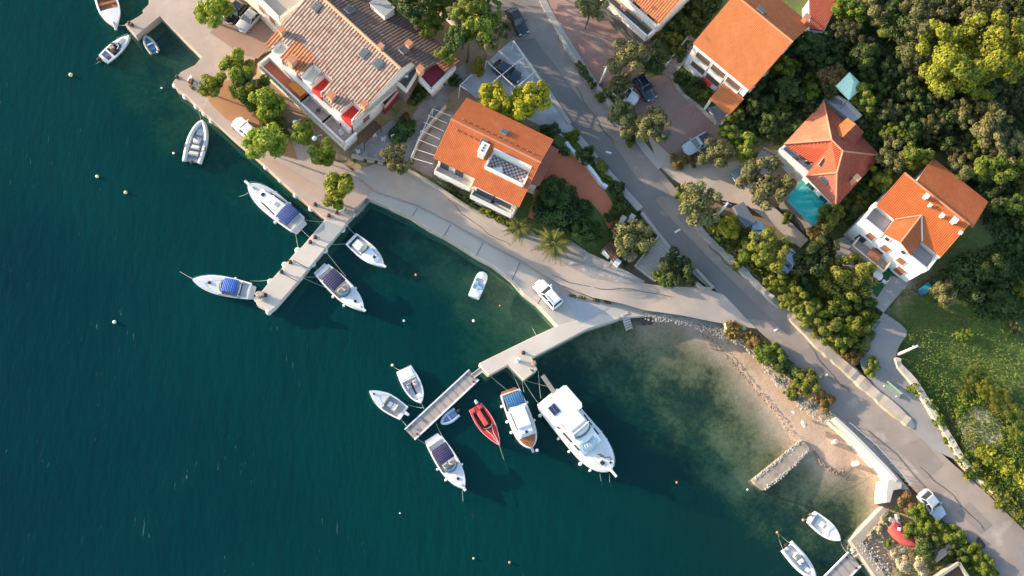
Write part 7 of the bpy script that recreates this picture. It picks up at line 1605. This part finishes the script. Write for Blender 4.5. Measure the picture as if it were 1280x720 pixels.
CW = pm('white_car_paint', (.80,.80,.78), (.76,.76,.75), .5, .25, coat=.6, space='o'); CK = pm('black_car_paint', (.010,.011,.013), (.014,.015,.018), .5, .18, coat=.8, space='o'); CB = pm('dark_blue_car_paint', (.010,.02,.04), (.014,.026,.05), .5, .18, coat=.8, space='o'); CS = pm('silver_car_paint', (.42,.44,.47), (.38,.40,.43), .5, .25, .5, coat=.6, space='o'); CL = pm('pale_blue_car_paint', (.36,.44,.52), (.32,.40,.48), .5, .25, coat=.6, space='o'); CG = pm('grey_blue_car_paint', (.16,.19,.23), (.14,.165,.2), .5, .25, coat=.6, space='o')
car('white estate car parked on the seawall by the basin', (671,352), (698,383), CW, 'estate', 1.34)
car('white car half under a tree at the quay edge', (294,150), (320,173), CW, z=1.24)
car('silver car beside the shaded dark car on the plaza', (300,37), (322,13), CS, z=1.26)
car('dark car under the bright plane tree on the plaza', (285,26), (304,3), CK, z=1.26)
car('black car driving on the main road near the upper edge', (656,43), (637,10), CK, name='moving_car')
car('dark blue car parked under the white frame on the gravel', (651,99), (617,80), CB)
car('dark blue van with roof rails in the brick yard', (815,123), (797,97), CB, 'estate')
car('white car mostly hidden by olive branches in the brick yard', (789,122), (773,113), CW)
car('silver pickup truck beside the reddish bush', (856,189), (887,171), CS, 'pickup')
car('small blue grey car on the dusty track', (922,221), (943,209), CG)
car('pale blue car nose up beside the leafy tree', (948,283), (950,304), CL)
car('blue car nearly hidden among the dark trees of the garden', (975,340), (992,318), CL)
car('small silver car parked on the verge of the road', (1175,644), (1154,618), CS)
# covered trailer beside the pale blue car
g = G(927,272); t = empty('covered_trailer', (g[0], g[1], g[2] + .1), -1.1, 'low trailer under a flat grey cover by the golden tree', 'trailer'); MB().box((0, 0, .75), (3.0, 1.6, .5)).build('cover', CG, t, bevel=.1)
for e in (-1, 1): MB().tube([(0, e * .75, .3), (0, e * .92, .3)], .3, 14).build('wheel', BLACK, t)
MB().bar((1.5, 0, .45), (2.6, 0, .45), .1, .1).build('drawbar', STEEL, t)
# ================================================================== LAMPS, FRAMES, FURNITURE
def lamp(px, py, h, label, r=.16, white=True, arm=0.0):
    g = G(px, py); t = empty('street_lamp', g, 0, label, 'lamp post', 'white concrete posts'); m = pm('white_post', (.74,.71,.64), (.64,.61,.55), 2, .8)
    MB().tube([(0, 0, -.2), (0, 0, h)], r * 1.25, 10, r * .75).build('pole', m, t, True); MB().bar((-.45, .1, h - .1), (.45, -.1, h - .1), .09, .1).build('cross_arm', GREYF, t); MB().lathe([(.12, 0), (.14, .1), (.06, .18)], (0, 0, h), 8).build('cap', GREYF, t)
def globe_lamp(px, py, label):
    p = P(px, py, 4.4); t = empty('globe_lamp', (p[0] + .8, p[1] + .6, 1.3), 0, label, 'lamp post'); z = 3.1
    MB().tube([(0, 0, -.2), (0, 0, z - .3), (-.3, -.2, z), (-.8, -.6, z - .05)], .05, 6).build('pole', STEEL, t); MB().ball((-.8, -.6, z), .32, .8, 14, 8).build('globe', pm('opal_globe', (.62,.74,.70), (.58,.7,.66), 1, .3), t, True)
for a in ((369,153,'lamp with an opal globe beside the yellow green tree under the lower front terrace'), (337,120,'lamp with an opal globe among the leaves below the middle of the front terraces'), (315,102,'lamp with an opal globe among the leaves by the terracotta terrace corner'), (393,173,'lamp with an opal globe nearest the row house corner')): globe_lamp(*a)
lamp(893,273,4.9,'white post leaning into view beside the golden tree on the road bank'); lamp(1123,443,4.3,'white post at the bend of the grey driveway'); lamp(750,105,4.2,'white post on the bank between the road and the olive trees')
# white pipe frame over the gravel parking, and the slatted frame beside the alley
def frame(name, label, segs, z, r=.06, posts=()):
    o = P(*segs[0][0], z); t = empty(name, (o[0], o[1], hh(o[0], o[1])), 0, label, 'pergola'); M = t
    for a, b in segs: MB().tube([rel(t, P(*a, z)), rel(t, P(*b, z))], r, 6).build('beam', METALW, t)
    for a in posts: p = rel(t, P(*a, z)); MB().tube([(p[0], p[1], hh(p[0] + o[0], p[1] + o[1]) - t.location[2]), p], r, 6).build('post', METALW, t)
frame('parking_frame', 'white pipe frame standing over the gravel parking beside the road', (((642,51),(688,119)), ((608,76),(645,110)), ((655,71),(612,106)), ((668,90),(638,116)), ((575,107),(590,93)), ((575,107),(583,112)), ((688,119),(676,106))), 6.0, .055, ((642,51),(688,119),(655,71),(668,90),(608,76),(575,107)))
frame('pergola', 'row of white rafters over the crazy paved yard left of the orange roof', (((541,136),(564,145)), ((535,144),(559,154)), ((530,153),(555,164)), ((526,163),(550,174)), ((522,174),(547,184)), ((518,186),(543,194)), ((514,197),(541,205)), ((541,136),(512,200))), 4.4, .04, ((541,136),(526,163),(512,200)))
def slatroof(name, label, c, z, mat, n=7, cat='pergola'):
    W = [P(*x, z) for x in c]; o = W[0]; t = empty(name, (o[0], o[1], hh(o[0], o[1])), 0, label, cat); q = [np.array(rel(t, p)) for p in W]
    M = MB()
    for k in range(n):
        s = (k + .5) / n; M.bar(q[0] + (q[1] - q[0]) * s, q[3] + (q[2] - q[3]) * s, np.hypot(*(q[1] - q[0])[:2]) / n * .82, .05)
    M.build('slats', mat, t)
    for a, b in ((q[0], q[1]), (q[3], q[2])): MB().bar(a - np.array([0, 0, .1]), b - np.array([0, 0, .1]), .1, .14).build('beam', mat, t)
    for p in q: MB().tube([(p[0], p[1], 0), tuple(p)], .06, 6).build('post', mat, t)
slatroof('wooden_pergola', 'dark red brown slatted pergola against the end wall of the row house', ((447,170),(469,150),(476,157),(455,179)), 3.6, WOODB)
slatroof('shed_roof', 'dark brown slatted roof with white walls beside the grey paving', ((754,310),(764,301),(776,316),(766,328)), 4.4, WOODB, 5, 'shed')
for c in (((752,311),(757,315),(762,320),(757,316)),): pass
for px, py, lb in ((759,316,'upper white wall block beside the dark brown slatted roof'), (770,327,'lower white wall block beside the dark brown slatted roof')):
    g = G(px, py, .8); o = MB().box((0, 0, .7), (1.1, .5, 1.4), -.75).build('wall_block', METALW, bevel=.03); o.location = g; tag(o, lb, 'wall')
for px, py, lb in ((778,275,'white gate post at the lower end of the terracotta yard'), (789,273,'grey white gate post at the kerb of the road')):
    g = G(px, py, .9); t = empty('gate_post', g, -.6, lb, 'gate post'); MB().box((0, 0, .75), (.5, .5, 1.5)).build('pillar', METALW, t); MB().box((0, 0, 1.55), (.62, .62, .1)).build('cap', SIDEW, t)
def stairs(name, label, a, b, w, n, mat):
    A, B = G(*a), G(*b); t = empty(name, A, math.atan2(B[1] - A[1], B[0] - A[0]), label, 'stairs'); L = np.hypot(*(B - A)[:2]); dz = B[2] - A[2]
    for k in range(n): MB().box(((k + .5) * L / n, 0, dz * (k + .5) / n - .2 + .05), (L / n * .96, w, .62)).build('step', mat, t, bevel=.02)
    for e in (-1, 1): MB().bar((0, e * (w / 2 + .15), .1), (L, e * (w / 2 + .15), dz + .1), .22, .6).build('side_wall', SIDEW, t)
stairs('outdoor_stairs', 'pale outdoor stairs climbing from the quay road up to the main road', (806,342), (834,306), 2.6, 12, SIDEW)
stairs('outdoor_stairs', 'narrow stone stairs beside the left wall of the loggia house', (832,95), (868,48), 1.2, 18, pm('brownish_steps', (.34,.27,.22), (.27,.21,.17), 2, .9))
stairs('ramp_steps', 'grey steps below the small orange porch roof', (905,152), (895,132), 2.0, 6, pm('grey_steps', (.32,.32,.32), (.26,.26,.26), 2, .9))
stairs('garden_steps', 'pale steps between the olive trees and the white corner terrace', (948,193), (970,205), 1.6, 6, SIDEW)
# terrace furniture
p = at(HA, *HA.uv(506,88,5.4), 3.8); put_table('round_table', p, 0, .62, METALW, 'round white table on the wooden roof deck of the row house'); put_chair((p[0] + .2, p[1] - 1.0, p[2]), 1.4, METALW, 'white chair on the wooden roof deck of the row house'); put_chair((p[0] - 1.2, p[1] - .7, p[2]), .4, METALW, 'white chair by the wall of the roof deck')
for px, lb, m in (((404,134),'round wooden table on the middle front terrace',CLAYPALE), ((431,153),'round table on the lower front terrace',CLAYPALE)): p = at(HA, *HA.uv(*px, HA.zb + TZA), TZA); put_table('terrace_table', p, 0, .5, m, lb)
for px, lb, m in (((398,140),'black chair on the middle front terrace nearest the parapet',GREYDK), ((402,131),'black chair behind the table on the middle front terrace',GREYDK), ((428,157),'brown chair left of the table on the lower front terrace',WOODB), ((435,157),'brown chair right of the table on the lower front terrace',WOODB), ((428,149),'brown chair behind the table on the lower front terrace',WOODB), ((398,121),'reddish sun chair near the upper end of the middle front terrace',SHUT), ((427,168),'white folding chair in the corner of the lower front terrace',METALW)): put_chair(at(HA, *HA.uv(*px, HA.zb + TZA), TZA), PR.uniform(0, 6), m, lb)
p = at(HF, *HF.uv(1003,196,HF.zb + 1.8), 1.8); put_table('terrace_table', p, 0, .75, GREYDK, 'dark table on the white corner terrace of the hipped house')
for k in range(4): put_chair((p[0] + 1.05 * math.cos(k * 1.57 + .4), p[1] + 1.05 * math.sin(k * 1.57 + .4), p[2]), k * 1.57 + .4 + math.pi, GREYDK, 'dark chair around the table on the white corner terrace', 'dark chairs on the corner terrace')
g = G(1097,345,.7); g[2] += .11; put_table('garden_table', g, 0, .6, METALW, 'white garden table on the artificial lawn')
for k in range(4): put_chair((g[0] + 1.05 * math.cos(k * 1.57 + .9), g[1] + 1.05 * math.sin(k * 1.57 + .9), g[2]), k * 1.57 + .9 + math.pi, METALW, 'white garden chair around the table on the artificial lawn', 'white chairs on the artificial lawn')
for px, py, lb in ((468,169,'white patio chair nearest the dark pergola'), (479,174,'white patio chair in the middle of the grey patio'), (448,190,'pale green patio chair by the row house corner'), (492,173,'white patio chair beside the clipped khaki shrub')): g = G(px, py, .4); g[2] += .06; put_chair(g, PR.uniform(0, 6), METALW, lb)
for k, (px, lb) in enumerate(((808,'dark chair in the corner of the lower balcony'), (803,'pale chair on the lower balcony'))): put_chair(at(HC, *HC.uv(px, 27 + k * -2, HC.zb + 2.5), 2.2), 1.0 + k, GREYDK if k == 0 else DECKW, lb)
p = HD.uv(889,99,HD.zb + 1.0); t = MB().box((0, 0, 0), (1.3, .06, .75)).build('towel', AWNRED); q = at(HD, HD.L * .44, -.24, .85); t.location = q; t.rotation_euler = (0, 0, HD.ang); tag(t, 'bright red towel hanging from a loggia of the white house', 'towel')
for k, px in enumerate(((443.5,203),(456.5,203.5),(470,205),(481,206.5))): g = G(*px, .6); g[2] += .6; t = empty('flower_pot', g, 0, 'potted plant standing on the low wall along the quay road', 'flower pot', 'pots on the low wall'); MB().lathe([(.16, 0), (.22, .35)], (0, 0, 0), 10).build('pot', CLAY, t); MB().ball((0, 0, .5), .26, .8, 8, 5).build('plant', LEAF['dark'], t)
for px, py, lb in ((773,22,'orange flower box on the outer balcony parapet'), (779,10,'pale flower box on the outer balcony parapet')):
    p = at(HC, *HC.uv(px, py, HC.zb + 3.4), 3.2); t = empty('flower_box', p, HC.ang, lb, 'flower box'); MB().box((0, 0, .12), (.9, .3, .24)).build('trough', CLAY, t); MB().ball((-.2, 0, .3), .2, .7, 8, 5).ball((.2, 0, .3), .2, .7, 8, 5).build('flowers', pm('pink_flowers', (.6,.3,.28), (.65,.5,.45), 5, .9), t)
p = P(1014,29,10.2); t = empty('satellite_dish', (p[0], p[1], 9.0), 0, 'round white satellite dish behind the loggia house', 'satellite dish'); MB().lathe([(.08, 0), (.35, .1), (.5, .28)], (0, 0, 1.2), 16).build('dish', METALW, t); MB().tube([(0, 0, -1), (0, 0, 1.2)], .05, 6).build('mast', STEEL, t)
g = G(1153,363); t = empty('blue_bin', g, .6, 'turquoise blue bin below the right corner of the white house', 'bin'); MB().box((0, 0, .5), (1.2, .8, 1.0)).build('body', STEELB, t, bevel=.05); MB().box((0, 0, 1.04), (1.26, .86, .1)).build('lid', pm('teal_lid', (.02,.22,.30), (.03,.26,.34), 3, .6), t)
g = G(1146,540); t = empty('green_bench', G(1113,488), -.75, 'pale green painted bench frame at the edge of the grey driveway', 'bench'); gm = pm('pale_green_paint', (.27,.34,.27), (.22,.29,.23), 3, .7); MB().box((0, 0, .45), (2.2, .5, .08)).build('seat', gm, t); MB().box((0, .25, .75), (2.2, .06, .4)).build('backrest', gm, t)
for e in (-1, 1): MB().box((e * .9, 0, .2), (.08, .45, .45)).build('leg', METALW, t)
g = G(1227,646); mb = MB().box((0, 0, .0), (1.2, .9, .02), -.6)
o = mb.build('manhole_cover', pm('iron_cover', (.05,.045,.045), (.035,.03,.03), 3, .7)); o.location = G(1226,678); o.location.z += .10; tag(o, 'dark rectangular drain cover in the road near the lower right corner', 'drain cover')
